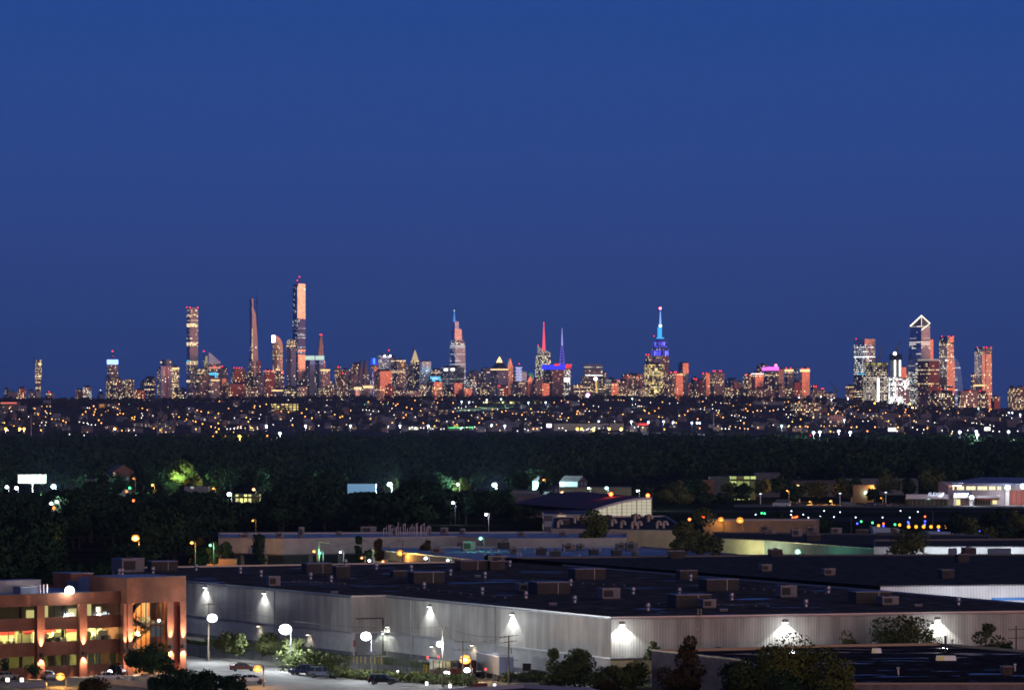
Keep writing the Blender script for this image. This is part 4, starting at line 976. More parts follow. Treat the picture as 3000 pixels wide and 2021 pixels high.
def crown_points(n,rx,rz,zc,rng,blobs=12,shape='round'):
 """points spread over a crown made of many uneven clumps"""
 u = rng.normal(size=(blobs,3));u /= np.linalg.norm(u,axis=1)[:,None];k = rng.uniform(.25,.78,blobs)[:,None]
 c = u * k * np.array([rx,rx,rz]);c[:,2] += zc
 if shape == 'cone':
  hgt_ = rng.uniform(0,1,blobs);c[:,2] = zc - rz + 2 * rz * hgt_;w = (1 - hgt_) * rx * .8;an = rng.uniform(0,2 * math.pi,blobs);c[:,0] = np.cos(an) * w * rng.uniform(.3,1,blobs);c[:,1] = np.sin(an) * w * rng.uniform(.3,1,blobs)
 r = rng.uniform(.30,.52,blobs) * rx
 i = rng.integers(0,blobs,n);d = rng.normal(size=(n,3));d /= np.linalg.norm(d,axis=1)[:,None]
 rad = r[i] * rng.uniform(.45,1.05,n) ** .6
 p = c[i] + d * rad[:,None] * np.array([1,1,.8]);o = p / np.array([rx,rx,rz]) - np.array([0,0,zc / rz]);o /= np.linalg.norm(o,axis=1)[:,None] + 1e-6
 o = o * .5 + d * .7;return p,o / (np.linalg.norm(o,axis=1)[:,None] + 1e-6)
def make_tree(label,h,rx,n=2600,size=.34,m=LEAF,seed=1,group=None,loc=(0,0,0),shape='round',clear=.25,blobs=14,name='tree'):
 rng = np.random.default_rng(seed);r = random.Random(seed)
 root = empty(name,loc,label,'tree',group)
 tb = MB();zt = h * .8;pts = [Vector((0,0,-.2))]
 for q in range(1,5): pts.append(Vector((r.uniform(-.04,.04) * h,r.uniform(-.04,.04) * h,zt * q / 4)))
 rad = [h * .022,h * .017,h * .012,h * .008,h * .003]
 for q in range(4): tb.tube(pts[q],pts[q + 1],rad[q],rad[q + 1],7)
 for q in range(7):
  z = h * r.uniform(clear,.7);an = r.uniform(0,6.28);L_ = rx * r.uniform(.5,.95);b = Vector((0,0,z))
  tb.tube(b,b + Vector((math.cos(an) * L_,math.sin(an) * L_,L_ * r.uniform(.25,.8))),h * .007,h * .002,5)
 tb.build('trunk',BARK,root,origin=(loc[0],loc[1],loc[2]))
 zc = h * (clear + 1) / 2;p,o = crown_points(n,rx,h * (1 - clear) / 2,zc,rng,blobs,shape)
 k = p[:,2] > h * clear * .6;quads_obj('crown',cards(p[k],size,rng,out=o[k]),m,root)
 return root

# ------------------------------------------------------------------ the woods: the hillside and the belt before it
rng = np.random.default_rng(5)
def wood_mass(name,centres,per,rx,rz,size,m,kind='stuff'):
 out = []
 for (x,y,z,s) in centres:
  p,o = crown_points(per,rx * s,rz * s,rz * s,rng,7);p[:,2] = np.maximum(p[:,2],.2);out.append(cards(p + np.array([x,y,z]),size,rng,out=o))
 return tag(quads_obj(name,(np.concatenate([q[0] for q in out]),np.concatenate([q[1] for q in out])),m),kind=kind)
cs = []
while len(cs) < 2300:
 px = rng.uniform(-200,3200);d = 6000 + 3200 * rng.uniform() ** .62
 x = X(px,d)
 pat = math.sin(px * .011 + d * .0021) + math.sin(px * .0043 - d * .0037 + 1) + math.sin(px * .023 + d * .006)
 if pat < -.1 and d < 8700: continue
 cs.append((x,d,hgt(x,d) - 1,rng.uniform(.7,1.25)))
wood_mass('hillside_woods',cs,60,8.0,6.5,2.0,LEAF_HILL)
cs = []
while len(cs) < 3400:
 px = rng.uniform(-250,3250);d = 2080 + 2350 * rng.uniform() ** 1.15
 y = HZ + EYE * F / d
 if 2350 > d and rng.uniform() < .25: continue
 if px > 1650 and d < 2300: continue
 k = .5 + .5 * math.sin(px * .017 + d * .004) * math.sin(px * .006 - d * .009 + 2)
 cs.append((X(px,d),d,-1,rng.uniform(.6,1.0) + .5 * k * rng.uniform(.5,1)))
wood_mass('forest',cs,110,8.6,8.2,1.25,LEAF_DARK)

# ------------------------------------------------------------------ houses on the hill
WALLS = [((.28,.27,.32),'house_pale'),((.17,.16,.19),'house_grey'),((.22,.17,.15),'house_tan'),((.36,.36,.42),'house_white'),((.2,.12,.1),'house_brick')]
ROOFH = mat('house_roof',(.13,.12,.15),.9,noise=.4,nscale=.3);ROOFL = mat('house_roof_light',(.24,.24,.30),.8)
def house_proto(i):
 r = random.Random(40 + i);c,k = WALLS[i % 5];w,l,h = r.uniform(8,11),r.uniform(10,16),r.uniform(5.5,8)
 m = facade('facade_' + k,c,(.05,.05,.06),.3,.3,2.9,2.9,.10 + .05 * (i % 3),0,WARM,PALE,1.6,.42,.5,0,.8)
 mb = MB();a = [(-w / 2,-l / 2),(w / 2,-l / 2),(w / 2,l / 2),(-w / 2,l / 2)];mb.prism(a,0,h,0,None)
 rh = h + w * .42;e = .5
 if i % 4 == 3: mb.prism(a,h,h + .4,0,1)
 else:
  mb.face([(-w / 2,-l / 2,h),(w / 2,-l / 2,h),(0,-l / 2,rh)],0,[(0,h),(w,h),(w / 2,rh)]);mb.face([(w / 2,l / 2,h),(-w / 2,l / 2,h),(0,l / 2,rh)],0)
  for s_ in (1,-1):
   mb.face([(s_ * (w / 2 + e),-l / 2 - e,h - .3),(s_ * (w / 2 + e),l / 2 + e,h - .3),(0,l / 2 + e,rh + .15),(0,-l / 2 - e,rh + .15)][::s_],1)
  mb.box((w * .2,l * .2,rh - 1.6),(.8,.8,2.2),0)
 return mb.build('house',[m,ROOFH if i % 3 else ROOFL],origin=(0,0,0))
HP = [house_proto(i) for i in range(8)]
KIND = ['pale','grey','tan','white','brick','pale','grey','tan']
used = set();n = 0
while n < 285:
 if n < 160: px = rng.uniform(-20,3020);y = 1268 - 62 * rng.uniform() ** 1.3
 else: px = rng.uniform(-20,3020);y = rng.uniform(crest_y(px) + 14,1262)
 if 1340 < px < 1500 and 1185 < y < 1206: continue
 i = int(rng.integers(0,8));p = on_hill(px,y);p.z -= .4
 lab = {'pale': 'pale gabled house among the lights of the far hillside','grey': 'grey gabled house among the lights of the far hillside','tan': 'tan house among the lights of the far hillside',
           'white': 'white house among the lights of the far hillside','brick': 'brick house among the lights of the far hillside'}[KIND[i]]
 o = HP[i] if i not in used else copy_tree(HP[i])
 used.add(i);o.location = p;o.rotation_euler.z = rng.choice([.35,.35 + math.pi / 2,-.5,1.1]) + rng.normal() * .08
 s_ = rng.uniform(.75,1.25);o.scale = (s_,s_,rng.uniform(.9,1.2));tag(o,lab,'house','houses on the far hillside');n += 1
 p.z += 0

# ------------------------------------------------------------------ larger blocks on the hill
def hill_block(x0,x1,yt,yb,split,st,label,name='hill_building',d=None,extra=0):
 g = on_hill((x0 + x1) / 2,yb);d = d or g.y;fp = plan(x0,x1,split,d);zt = Z(yt,d)
 o = MB().prism(fp,hgt(X((x0 + x1) / 2,d),d) - 4,zt,0,1).build(name,[fac(st) if isinstance(st,str) else st,ROOF])
 tag(o,label,'building');return o,fp,zt,d
SCHOOL = facade('facade_school',(.16,.13,.12),(.2,.18,.1),.1,.5,8,5,.75,.2,(1,.72,.16),(1,.8,.3),1.4,.72,.66,0,.8)
LOWST = facade('facade_low',(.13,.115,.13),(.06,.06,.08),.3,.4,4.5,4,.09,.0,WARM,PALE,1.4,.45,.45,0,.8)
SHOPS = facade('facade_shops',(.2,.19,.17),(.3,.3,.25),.1,.5,7,6,.75,.0,(1,.85,.5),(.8,1,.95),1.7,.85,.6,0,.8)
hb = [(0,57,1178,1204,.05,LOWST,'long pale building with a red lit roofline at the left end of the hill'),(285,345,1182,1204,.1,LOWST,'pale building with an orange lit end wall on the hill crest'),
      (795,872,1183,1207,.08,SCHOOL,'school like block with rows of yellow lit windows on the hill'),(900,928,1176,1190,.1,LOWST,'block with a rounded roof at the top of the hill beside the yellow lit school'),
      (1420,1510,1174,1184,.03,facade('facade_strip',(.2,.2,.1),(.3,.3,.1),.1,.5,6,8,.8,.2,(1,.8,.2),(.9,.95,.4),1.5,.8,.5),'long low building with a yellow lit front below the gold tip tower'),
      (1515,1586,1172,1183,.03,facade('facade_strip',(.2,) * 3),'second low building with a yellow lit front right of the long one'),
      (1672,1725,1164,1176,.05,LOWST,'low grey shed under the pink floodlight'),(1480,1510,1200,1214,.2,LOWST,'pale block in the middle of the hill'),
      (1600,1720,1219,1230,.05,LOWST,'long low lavender warehouse half way up the hill'),(1860,1980,1214,1226,.05,LOWST,'flat roofed terrace right of the hill centre'),
      (2322,2408,1181,1216,.28,'AP','brown apartment block full of small lit windows on the right hillside'),(2408,2474,1216,1245,.35,'PG','pale apartment block with amber balconies on the right hillside'),
      (2535,2640,1210,1224,.05,LOWST,'long lavender warehouse below the floodlit construction site'),(2560,2735,1228,1243,.05,LOWST,'long dark red terrace under the lavender warehouse'),
      (2640,2735,1213,1224,.05,LOWST,'low pinkish shed right of the lavender warehouse'),(2745,2940,1222,1245,.04,LOWST,'long dim mill building at the right of the hill'),
      (2945,2985,1230,1252,.1,LOWST,'dim block near the right edge of the hill'),(2005,2060,1196,1208,.2,LOWST,'pale flats on the slope left of the brown apartment block'),(2200,2300,1176,1186,.05,LOWST,'row of pale flats near the hill crest'),
      (1200,1245,1248,1262,.05,SHOPS,'petrol station shop with a yellow lit front at the foot of the hill'),(1262,1300,1250,1262,.05,SHOPS,'small lit shop right of the petrol station shop'),
      (1310,1365,1251,1262,.03,SHOPS,'strip of lit shops under a green sign line'),(1370,1412,1250,1262,.05,SHOPS,'lit shop at the right end of the green sign line'),
      (1620,1830,1241,1262,.02,facade('facade_bigbox',(.34,.33,.27),(.34,.33,.27),0,.8,20,9,.1,0,(1,.95,.7),(.8,1,.7),.5,.3,.8),'long beige store wall behind the amber car park lamps'),
      (1835,1868,1247,1266,.3,LOWST,'pale shed with a pitched gable right of the beige store'),(1415,1500,1249,1264,.02,LOWST,'blue grey shed left of the white billboard'),(370,418,1254,1268,.1,LOWST,'lit low shed at the foot of the left hill'),
      (0 + 120,178,1238,1250,.1,LOWST,'flat shed above the big amber lamps at the left')]
for (a,b,yt,yb,spl,st,lab) in hb:
 o,fp,zt,d = hill_block(a,b,yt,yb,spl,st,lab)
 if 'red lit roofline' in lab: sign(o,fp,zt - 3,zt,glow_mat('red_row',(1,.2,.15),.9),.0,.8,0,'red_lights')
 if 'orange lit end' in lab: sign(o,fp,zt - 9,zt - 1,mat('orange_wall',(.5,.25,.08),.8,0,(1,.4,.1),.35),.0,.25,0,'lit_end_wall')
 if 'green sign' in lab: sign(o,fp,zt - 1.5,zt,glow_mat('green_line',(.1,1,.35),1.6),.0,1,0,'green_sign')
def billboard(x0,x1,y0,y1,m,label,up=6):
 d = on_hill((x0 + x1) / 2,y1,up).y if y1 < 1266 else D(y1,up);a,b = P(x0,y0,d),P(x1,y1,d)
 o = MB().box(((a.x + b.x) / 2,d,b.z),(b.x - a.x,.8,a.z - b.z)).build('billboard',m)
 MB().tube(((a.x + b.x) / 2,d + .6,hgt(a.x,d)),((a.x + b.x) / 2,d + .6,b.z),.6,.6,6).build('post',mat('pole_dark',(.08,.08,.09),.6),o)
 return tag(o,label,'billboard')
billboard(1601,1616,1241,1252,glow_mat('screen_pink',(1,.8,.95),2.4),'pink white lit billboard left of the beige store wall')
billboard(1870,1904,1240,1245,glow_mat('red_row2',(1,.05,.04),1.6),'long low red lit sign right of the pale gabled shed')
billboard(2602,2625,1253,1263,glow_mat('screen_white2',(1,.98,.92),2.4),'wide white lit billboard beside the highway')
billboard(2884,2901,1251,1261,glow_mat('screen_white2',(1,.98,.92),2.4),'small white lit billboard near the right edge')
billboard(1329,1343,1244,1251,mat('board_yellow',(.5,.4,.1),.7,0,(1,.7,.15),.5),'yellow square sign above the lit shops')

# floodlit playing field on the hill
g0,g1,g2,g3 = on_hill(1330,1206),on_hill(1420,1206),on_hill(1600,1188),on_hill(1440,1188)
tag(MB().face([v + Vector((0,0,1.5)) for v in (g0,g1,g2,g3)]) or None,None) if False else None
mb = MB();mb.face([v + Vector((0,0,2.0)) for v in (g0,g1,g2,g3)]);tag(mb.build('playing_field',mat('turf',(.10,.17,.05),.9)),kind='structure')

# ------------------------------------------------------------------ lamps of the hill
POLE = mat('pole_dark',(.08,.08,.09),.6)
def far_lamp(m,r,h,light_p=0,col=(1,.5,.12),name='street_lamp'):
 mb = MB().tube((0,0,0),(0,0,h),.14,.10,5);mb.tube((0,0,h - .2),(0,-1.2,h),.09,.07,4);mb.ball((0,-1.3,h),r,8,5,1,.8)
 o = mb.build(name,[POLE,m],origin=(0,0,0))
 if light_p: light('lamp_light',(0,-1.3,h - r - .3),light_p,col,o,'POINT',.6)
 return o
A1,A2,A3,W1_,W2_,CY,GN,RD = (glow_mat('hl_amber',(1,.38,.08),6),glow_mat('hl_amber_pale',(1,.52,.18),4),glow_mat('hl_amber_big',(1,.36,.04),12),glow_mat('hl_white',(1,.93,.85),5),
 glow_mat('hl_white_big',(.72,.87,1),5),glow_mat('hl_cyan',(.5,1,.88),4),glow_mat('hl_green',(.1,1,.4),5),glow_mat('hl_red',(1,.05,.03),5))
PROTO = {'a': (far_lamp(A1,1.0,9,2200),'amber street lamp among the houses of the far hillside','amber street lamps of the far hillside','street lamp',9),
         'p': (far_lamp(A2,.75,9,1500,(1,.7,.4)),'pale amber street lamp among the houses of the far hillside','pale amber street lamps of the far hillside','street lamp',9),
         'A': (far_lamp(A3,1.7,14,60000),'big dazzling amber car park lamp at the foot of the far hill','big amber lamps by the far hill','street lamp',14),
         'w': (far_lamp(W1_,.7,8,500,(1,.95,.9),'yard_lamp'),'small white lamp among the houses of the far hillside','small white lamps of the far hillside','yard lamp',8),
         'F': (far_lamp(W2_,1.55,18,40000,(.8,.9,1),'floodlight_mast'),'tall blue white floodlight mast by the far hill','blue white floodlight masts by the far hill','floodlight',18),
         'C': (far_lamp(CY,1.6,18,40000,(.6,1,.9),'floodlight_mast'),'tall cyan floodlight mast on the far hill','cyan floodlight masts of the far hill','floodlight',18),
         'g': (far_lamp(GN,.6,7,0,name='signal_light'),'small green signal light on the far hill','green signal lights of the far hill','signal light',7),
         'r': (far_lamp(RD,.6,7,0,name='signal_light'),'small red signal light before the far hill','red signal lights before the far hill','signal light',7)}
learn_kids(*[v[0] for v in PROTO.values()])
LL = {0: dict(a=[130,260,60,457,160,488,192,503,225,503,268,412,478,265,460,477,522,348,583,430,620,300,625,372,688,332,708,407,862,430,900,452,1220,257,1278,228,1305,275,1293,312,1170,308,1128,347,1280,350,1347,422,1383,462,1160,503,1477,293,1604,263,1640,330,1682,335,1605,343,1803,390,1830,410,1838,378,1625,203,1943,263,2010,282,2100,300,2193,327,2098,533,2187,556,865,657,40,675,560,558,1663,562],
              p=[572,237,1440,308,1890,247,2290,250,2263,583,640,237,685,237,145,240,1580,165,1385,350],w=[155,300,628,452,948,613,1300,615,2040,628,1513,662,1855,625,2207,480,1620,663,390,378,570,455,640,328,1935,328,1760,560,1830,560,110,560,1150,630,1930,390],A=[80,565,270,562,330,555,1567,548],g=[1763,208]),
      500: dict(a=[665,167,790,262,968,300,1147,228,1142,252,363,287,418,307,515,315,652,333,115,381,218,413,342,443,435,473,608,393,650,462,553,508,658,542,627,580,345,543,580,642,668,638,1033,385,1060,443,1092,528,1408,290,1510,303,1522,335,1607,313,1787,323,1853,272,1835,373,1928,393,1663,488,2013,302,2238,347,2312,383,1065,637,1320,636,800,640,755,640,1305,207],
    p=[1220,230,230,345,608,521,1120,318,1503,408,860,580,40,378,305,430,690,330,1590,275,2260,240,2310,230],w=[1210,400,1088,410,870,393,1187,543,1455,665,2180,690,1663,398,465,417,1227,348,1605,148,250,265,500,370,870,530,960,530,220,633,20,635,2020,495,1640,428,2130,222,1400,483],F=[1305,540,1840,530,1490,600],A=[940,645]),
      1000: dict(a=[368,172,742,222,768,203,1005,152,892,248,962,270,1083,297,882,350,850,387,700,463,398,402,15,370,1300,430,1118,462,1270,503,1312,185,1525,188,1835,238,1525,310,1922,400,2043,433,2060,277,2245,297,2190,310,1880,458],
                 p=[710,195,130,290,1205,323,1555,397,1600,365,1775,360,1733,430,1578,478,660,300,1527,448,2118,485,570,205,540,180,640,180,1080,215,1375,145,1885,130],w=[1795,178,1970,178,1400,180,690,263,1820,515,1553,265,120,397,400,343,640,505,720,355,1010,378,1150,413,1440,440,1860,383,2055,390,1710,520,1400,540,1360,545,1250,540,1650,520,1700,240,1640,260,1600,250,1740,290,2130,275,1940,320],F=[125,535,800,530,1185,530,1640,170,1745,178,1985,145,2050,490,2230,517],C=[2180,135],g=[168,205,318,208,632,205]),
      1500: dict(a=[573,182,675,160,762,173,973,205,1018,270,1140,303,258,267,167,323,135,350,655,373,768,393,893,303,883,337,1513,345,1743,232,1803,285,1868,325,1930,268,2002,258,1948,298,2137,290,2002,377,1758,412,2052,177,290,540,342,540,2078,547,1785,520,2238,460],
                 p=[497,355,920,318,2052,385,1050,450,1345,257,1415,308,1815,298,60,335,10,335,270,323,560,365,350,415,1490,150,1450,145,1525,152,2235,110],w=[910,162,1638,308,75,568,218,560,175,545,400,525,735,563,738,493,1398,443,1310,150,1110,228,1180,240,1890,183,2150,195,2260,190,680,335,185,410,590,495,890,490,990,490,1180,490,1330,485,1490,488,1380,480,690,530,640,530],F=[458,182,1183,440,1628,440,1860,447,2065,440,2198,452],C=[225,180,1640,130],A=[890,543,948,565,1110,548,1325,565,1490,568]),
      2000: dict(a=[275,167,693,228,922,215,860,267,885,297,1018,293,1238,290,112,270,70,300,485,318,470,355,710,428,835,462,550,385,205,405,30,350,232,530,1027,520,1440,175,1590,177,1495,443,1610,412,1440,508,1600,508,1675,508,1705,515,1898,245,1985,338,2053,257,2090,328,2113,300,2220,333,1925,508,2190,508,2015,573,2300,520,213,60],
                 p=[1190,298,1392,177,1283,435,2180,347,2135,472,1215,155,1480,250,640,190,575,190,605,195,450,178,960,310,1125,250,1410,245,300,253,2000,500,2060,500,2085,500,2290,240,2020,265,1540,515],w=[497,290,405,213,632,540,533,537,1187,500,1310,435,1775,430,1920,370,1533,363,1735,103,850,213,460,290,520,190,1300,275,1380,275,1070,300,750,430,320,120,670,105,1110,190,790,428,585,540,410,265,1440,380,2300,335,1890,498],F=[125,457,195,457,230,460,1785,590,1870,583,2130,570,2285,587,1585,112,1885,100,2030,140,2253,122],C=[1350,508,2205,420],r=[1315,630,1740,630]),
      2500: dict(a=[45,512,190,570,295,515,608,517,1010,530,225,285,423,265,440,320,608,205,912,265,715,280,705,312,758,357,825,330,1018,327,630,370,615,412,480,433,830,433,1430,322,1425,237,1852,298,1862,255,1880,237,2040,265,1527,433],
                 p=[65,282,850,263,1185,323,1738,305,12,235,15,370,140,330,1310,270,1140,300,1340,600,700,600,1750,345],w=[130,435,200,435,595,570,808,520,2045,605,2240,570,1350,575,1430,397,855,450,193,357,940,598,1210,562,1905,570,1020,435,1470,405,1300,405,960,550,870,550,1110,455,760,450,1240,340,1290,350,270,365,1990,575,1560,560,1640,460],F=[1450,580,1675,575,1690,620,2115,578,2120,320,2165,320,2275,343],C=[1705,268],A=[290,192,772,195,805,250])}
firstuse = set()
for q in range(26):             # side streets: short strings of small lamps running up and along the slope
 px,y,sx,sy = rng.uniform(0,3000),rng.uniform(1188,1258),rng.uniform(7,15) * rng.choice([-1,1]),rng.uniform(-2.2,1.0)
 for k in range(int(rng.integers(3,7))):
  a_,b_ = px + k * sx + rng.normal() * 2,y + k * sy + rng.normal()
  if b_ > crest_y(min(max(a_,0),3000)) + 12 and b_ < 1262: LL[0]['p' if q % 9 == 0 else 'w'] += [a_ * 4.656,(b_ - 1140) * 4.656]
for x0,dd in LL.items():
 for k,v in dd.items():
  pr,lab,grp,cat,h = PROTO[k]
  for a,b in zip(v[::2],v[1::2]):
   px,y = x0 + a / 4.656,1140 + b / 4.656
   p = on_hill(px,y,h) if y < 1262 else G(px,y,h) - Vector((0,0,h))
   if p.y > 9000: p = on_hill(px,y,h)
   if k not in firstuse: firstuse.add(k);o = pr
   else: o = copy_tree(pr)
   o.location = p;tag(o,lab,cat,grp)

# power line masts and a lattice tower on the hill
for px,yt,yb,lab in ((91,1214,1278,'thin steel power mast right of the big amber lamps'),(126,1242,1288,'shorter power mast beside the thin steel one at the left'),(461,1220,1291,'tall power mast at the foot of the left hill'),
      (781,1216,1262,'power mast behind the first blue white floodlight'),(1117,1228,1264,'faint power mast between two blue white floodlights'),(2091,1205,1270,'faint power mast right of the white lamps'),(2667,1212,1258,'grey mast below the big amber glow')):
 p = G(px,yb) if yb > 1262 else on_hill(px,yb);m = MB().tube(p,P(px,yt,p.y),1.0,.5,6);t = P(px,yt,p.y)
 for q in (2,6,10): m.tube(t + Vector((-5,0,-q)),t + Vector((5,0,-q)),.25,.25,4)
 tag(m.build('power_mast',mat('mast_grey',(.3,.29,.32),.6)),lab,'mast')
p = G(2393,1272);m = MB()
for k in range(4):
 for s_ in (-1,1): m.tube(p + Vector((-9 + k * 6 + s_ * 1.6,0,0)),Vector((p.x - 9 + k * 6 + s_ * 1.0,p.y,Z(1180 + 8 * (k % 2),p.y))),.55,.4,5)
 for q in range(7): z0 = q * 7.5;m.tube(p + Vector((-10.6 + k * 6,0,z0)),p + Vector((-7.4 + k * 6,0,z0 + 7)),.25,.25,4)
tag(m.build('lattice_tower',mat('lattice_dark',(.05,.06,.08),.6)),'dark cluster of lattice columns before the right hillside flats','tower')
# the highway at the foot of the hill, with cars
mb = MB();a,b = G(1990,1272.5),G(2720,1272.5);c,e = G(2720,1267),G(1990,1267);zr = .25
mb.face([Vector((v.x,v.y,zr)) for v in (a,b,c,e)]);tag(mb.build('highway',mat('asphalt_far',(.05,.05,.055),.9),origin=(a.x,a.y,zr)),kind='structure')
def far_car():
 mb = MB();mb.box((0,0,.35),(4.5,1.8,.7));mb.loft([(-1.3,-.85,1.05),(1.2,-.85,1.05),(1.2,.85,1.05),(-1.3,.85,1.05)],[(-.9,-.7,1.6),(.6,-.7,1.6),(.6,.7,1.6),(-.9,.7,1.6)],0,0)
 for q in (-.6,.6): mb.box((-2.3,q,.6),(.2,.5,.35),1);mb.box((2.3,q,.6),(.2,.5,.3),2)
 for q in (-1.4,1.4): mb.tube((q,-.95,.35),(q,.95,.35),.35,.35,8,3)
 return mb.build('car',[mat('carpaint_far',(.1,.1,.12),.4),glow_mat('tail',(1,.08,.05),22),glow_mat('head',(1,.93,.8),20),mat('tyre',(.02,.02,.02),.9)],origin=(0,0,0))
CP = far_car()
for q in range(40):
 o = CP if q == 0 else CP.copy()
 if q: COL.objects.link(o)
 p = G(2010 + q * 16.5 + rng.uniform(-5,5),rng.uniform(1268,1271));o.location = (p.x,p.y,zr);o.rotation_euler.z = rng.choice([0,math.pi]) + rng.normal() * .4
 tag(o,'small car with its lights on, driving on the distant highway','car','cars on the distant highway')
# ------------------------------------------------------------------ flat roofed buildings
def offset_poly(pts,k):
 """pts anticlockwise, moved inwards by k"""
 n = len(pts);out = []
 for i in range(n):
  a,b,c = pts[i - 1],pts[i],pts[(i + 1) % n];d1,d2 = (b - a).normalized(),(c - b).normalized()
  n1,n2 = Vector((-d1.y,d1.x)),Vector((-d2.y,d2.x));m = (n1 + n2);m = m / max(.3,m.dot(n1));out.append(b + m * k)
 return out
def ccw(pts):
 a = sum(p.x * q.y - q.x * p.y for p,q in zip(pts,pts[1:] + pts[:1]));return pts if a > 0 else pts[::-1]
def at_z(outline,z): return ccw([Vector((X(a,D(b,z)),D(b,z))) for a,b in outline])
def flat_building(name,label,outline,z,wallm,roofm,copem,zb=0.0,parapet=.45,thick=.35,pts=None,cat='building'):
 p = pts or at_z(outline,z);q = offset_poly(p,thick);n = len(p)
 o = MB().prism(p,zb,z,0,None).build(name,[wallm],origin=(sum(v.x for v in p) / n,sum(v.y for v in p) / n,zb));tag(o,label,cat)
 mb = MB()
 for i in range(n):
  a,b,c,e = p[i],p[(i + 1) % n],q[(i + 1) % n],q[i];u,w = .06,.12
  mb.face([(a.x,a.y,z + u),(b.x,b.y,z + u),(c.x,c.y,z + u),(e.x,e.y,z + u)]);mb.face([(e.x,e.y,z + u),(c.x,c.y,z + u),(c.x,c.y,z - parapet),(e.x,e.y,z - parapet)])
 p2 = offset_poly(p,-.05)
 for i in range(n):
  a,b = p2[i],p2[(i + 1) % n];mb.face([(a.x,a.y,z - .18),(b.x,b.y,z - .18),(b.x,b.y,z + .06),(a.x,a.y,z + .06)]);c,e = p[(i + 1) % n],p[i]
  mb.face([(a.x,a.y,z + .06),(b.x,b.y,z + .06),(c.x,c.y,z + .06),(e.x,e.y,z + .06)])
 mb.build('coping',copem,o)
 mb = MB();mb.face([(v.x,v.y,z - parapet) for v in q]);mb.build('roof',roofm,o)
 return o,p
def roof_mat(key,col,pud=0.0,seam=9.0,pcol=None):
 """flat roofing: weathered felt with seams, and standing water where pud > 0"""
 m = bpy.data.materials.new(key);m.use_nodes = True;nt = m.node_tree;b = nt.nodes['Principled BSDF']
 t = nd(nt,'ShaderNodeTexCoord');mp = nd(nt,'ShaderNodeMapping');nt.links.new(t.outputs['Object'],mp.inputs[0]);mp.inputs['Rotation'].default_value = (0,0,-.3);mp.inputs['Scale'].default_value = (.05,.14,1)
 n = nd(nt,'ShaderNodeTexNoise');n.inputs['Scale'].default_value = 1.6;n.inputs['Detail'].default_value = 6;n.inputs['Roughness'].default_value = .6;nt.links.new(mp.outputs[0],n.inputs['Vector'])
 n2 = nd(nt,'ShaderNodeTexNoise');n2.inputs['Scale'].default_value = .35;n2.inputs['Detail'].default_value = 6;nt.links.new(t.outputs['Object'],n2.inputs['Vector'])
 s = nd(nt,'ShaderNodeSeparateXYZ');mp2 = nd(nt,'ShaderNodeMapping');mp2.inputs['Rotation'].default_value = (0,0,-.2);nt.links.new(t.outputs['Object'],mp2.inputs[0]);nt.links.new(mp2.outputs[0],s.inputs[0])
 seamf = mth(nt,'LESS_THAN',mth(nt,'FRACT',mth(nt,'DIVIDE',s.outputs[1],seam)),.03)
 f = maprange(nt,n2.outputs[0],.3,.7,.62,1.35);c = nd(nt,'ShaderNodeCombineXYZ')
 for i in range(3): nt.links.new(f,c.inputs[i])
 base = mixc(nt,1.0,tuple(col),c.outputs[0],'MULTIPLY');base = mixc(nt,mth(nt,'MULTIPLY',seamf,.8),base,tuple(x * .45 for x in col))
 if pud > 0:
  w = maprange(nt,n.outputs[0],.66 - pud,.69 - pud);nt.links.new(mixc(nt,w,base,tuple(x * .7 for x in col)),b.inputs['Base Color'])
  nt.links.new(mixf(nt,w,.85,.16),b.inputs['Roughness']);nt.links.new(mixf(nt,w,.0,.3),b.inputs['Specular IOR Level'])
 else:
  nt.links.new(base,b.inputs['Base Color']);b.inputs['Roughness'].default_value = .85;b.inputs['Specular IOR Level'].default_value = 0
 return m
BLUEROOF = roof_mat('roof_membrane',(.34,.46,.70),.0,7)
DARKROOF = roof_mat('roof_felt',(.10,.092,.094),.04,6)
NAVYROOF = roof_mat('roof_navy',(.075,.080,.095),.0,6)
BEIGE = mat('wall_beige',(.34,.31,.27),.85,noise=.15,nscale=.3)
LAV = mat('wall_render',(.36,.35,.36),.85,noise=.15,nscale=.3)
CREAM = mat('wall_cream',(.42,.42,.30),.85,noise=.12,nscale=.3)
COPE = mat('coping_metal',(.3,.3,.32),.4,.6);COPED = mat('coping_dark',(.10,.10,.11),.5,.4)
UNIT = mat('unit_metal',(.17,.17,.19),.5,.5,noise=.15,nscale=1.5);UNITD = mat('unit_brown',(.042,.037,.034),.7,noise=.3,nscale=1.0);GRILLE = mat('unit_grille',(.03,.03,.034),.6,.3)
UNITT = mat('unit_tan',(.20,.165,.15),.6,.2,noise=.2,nscale=1.5)
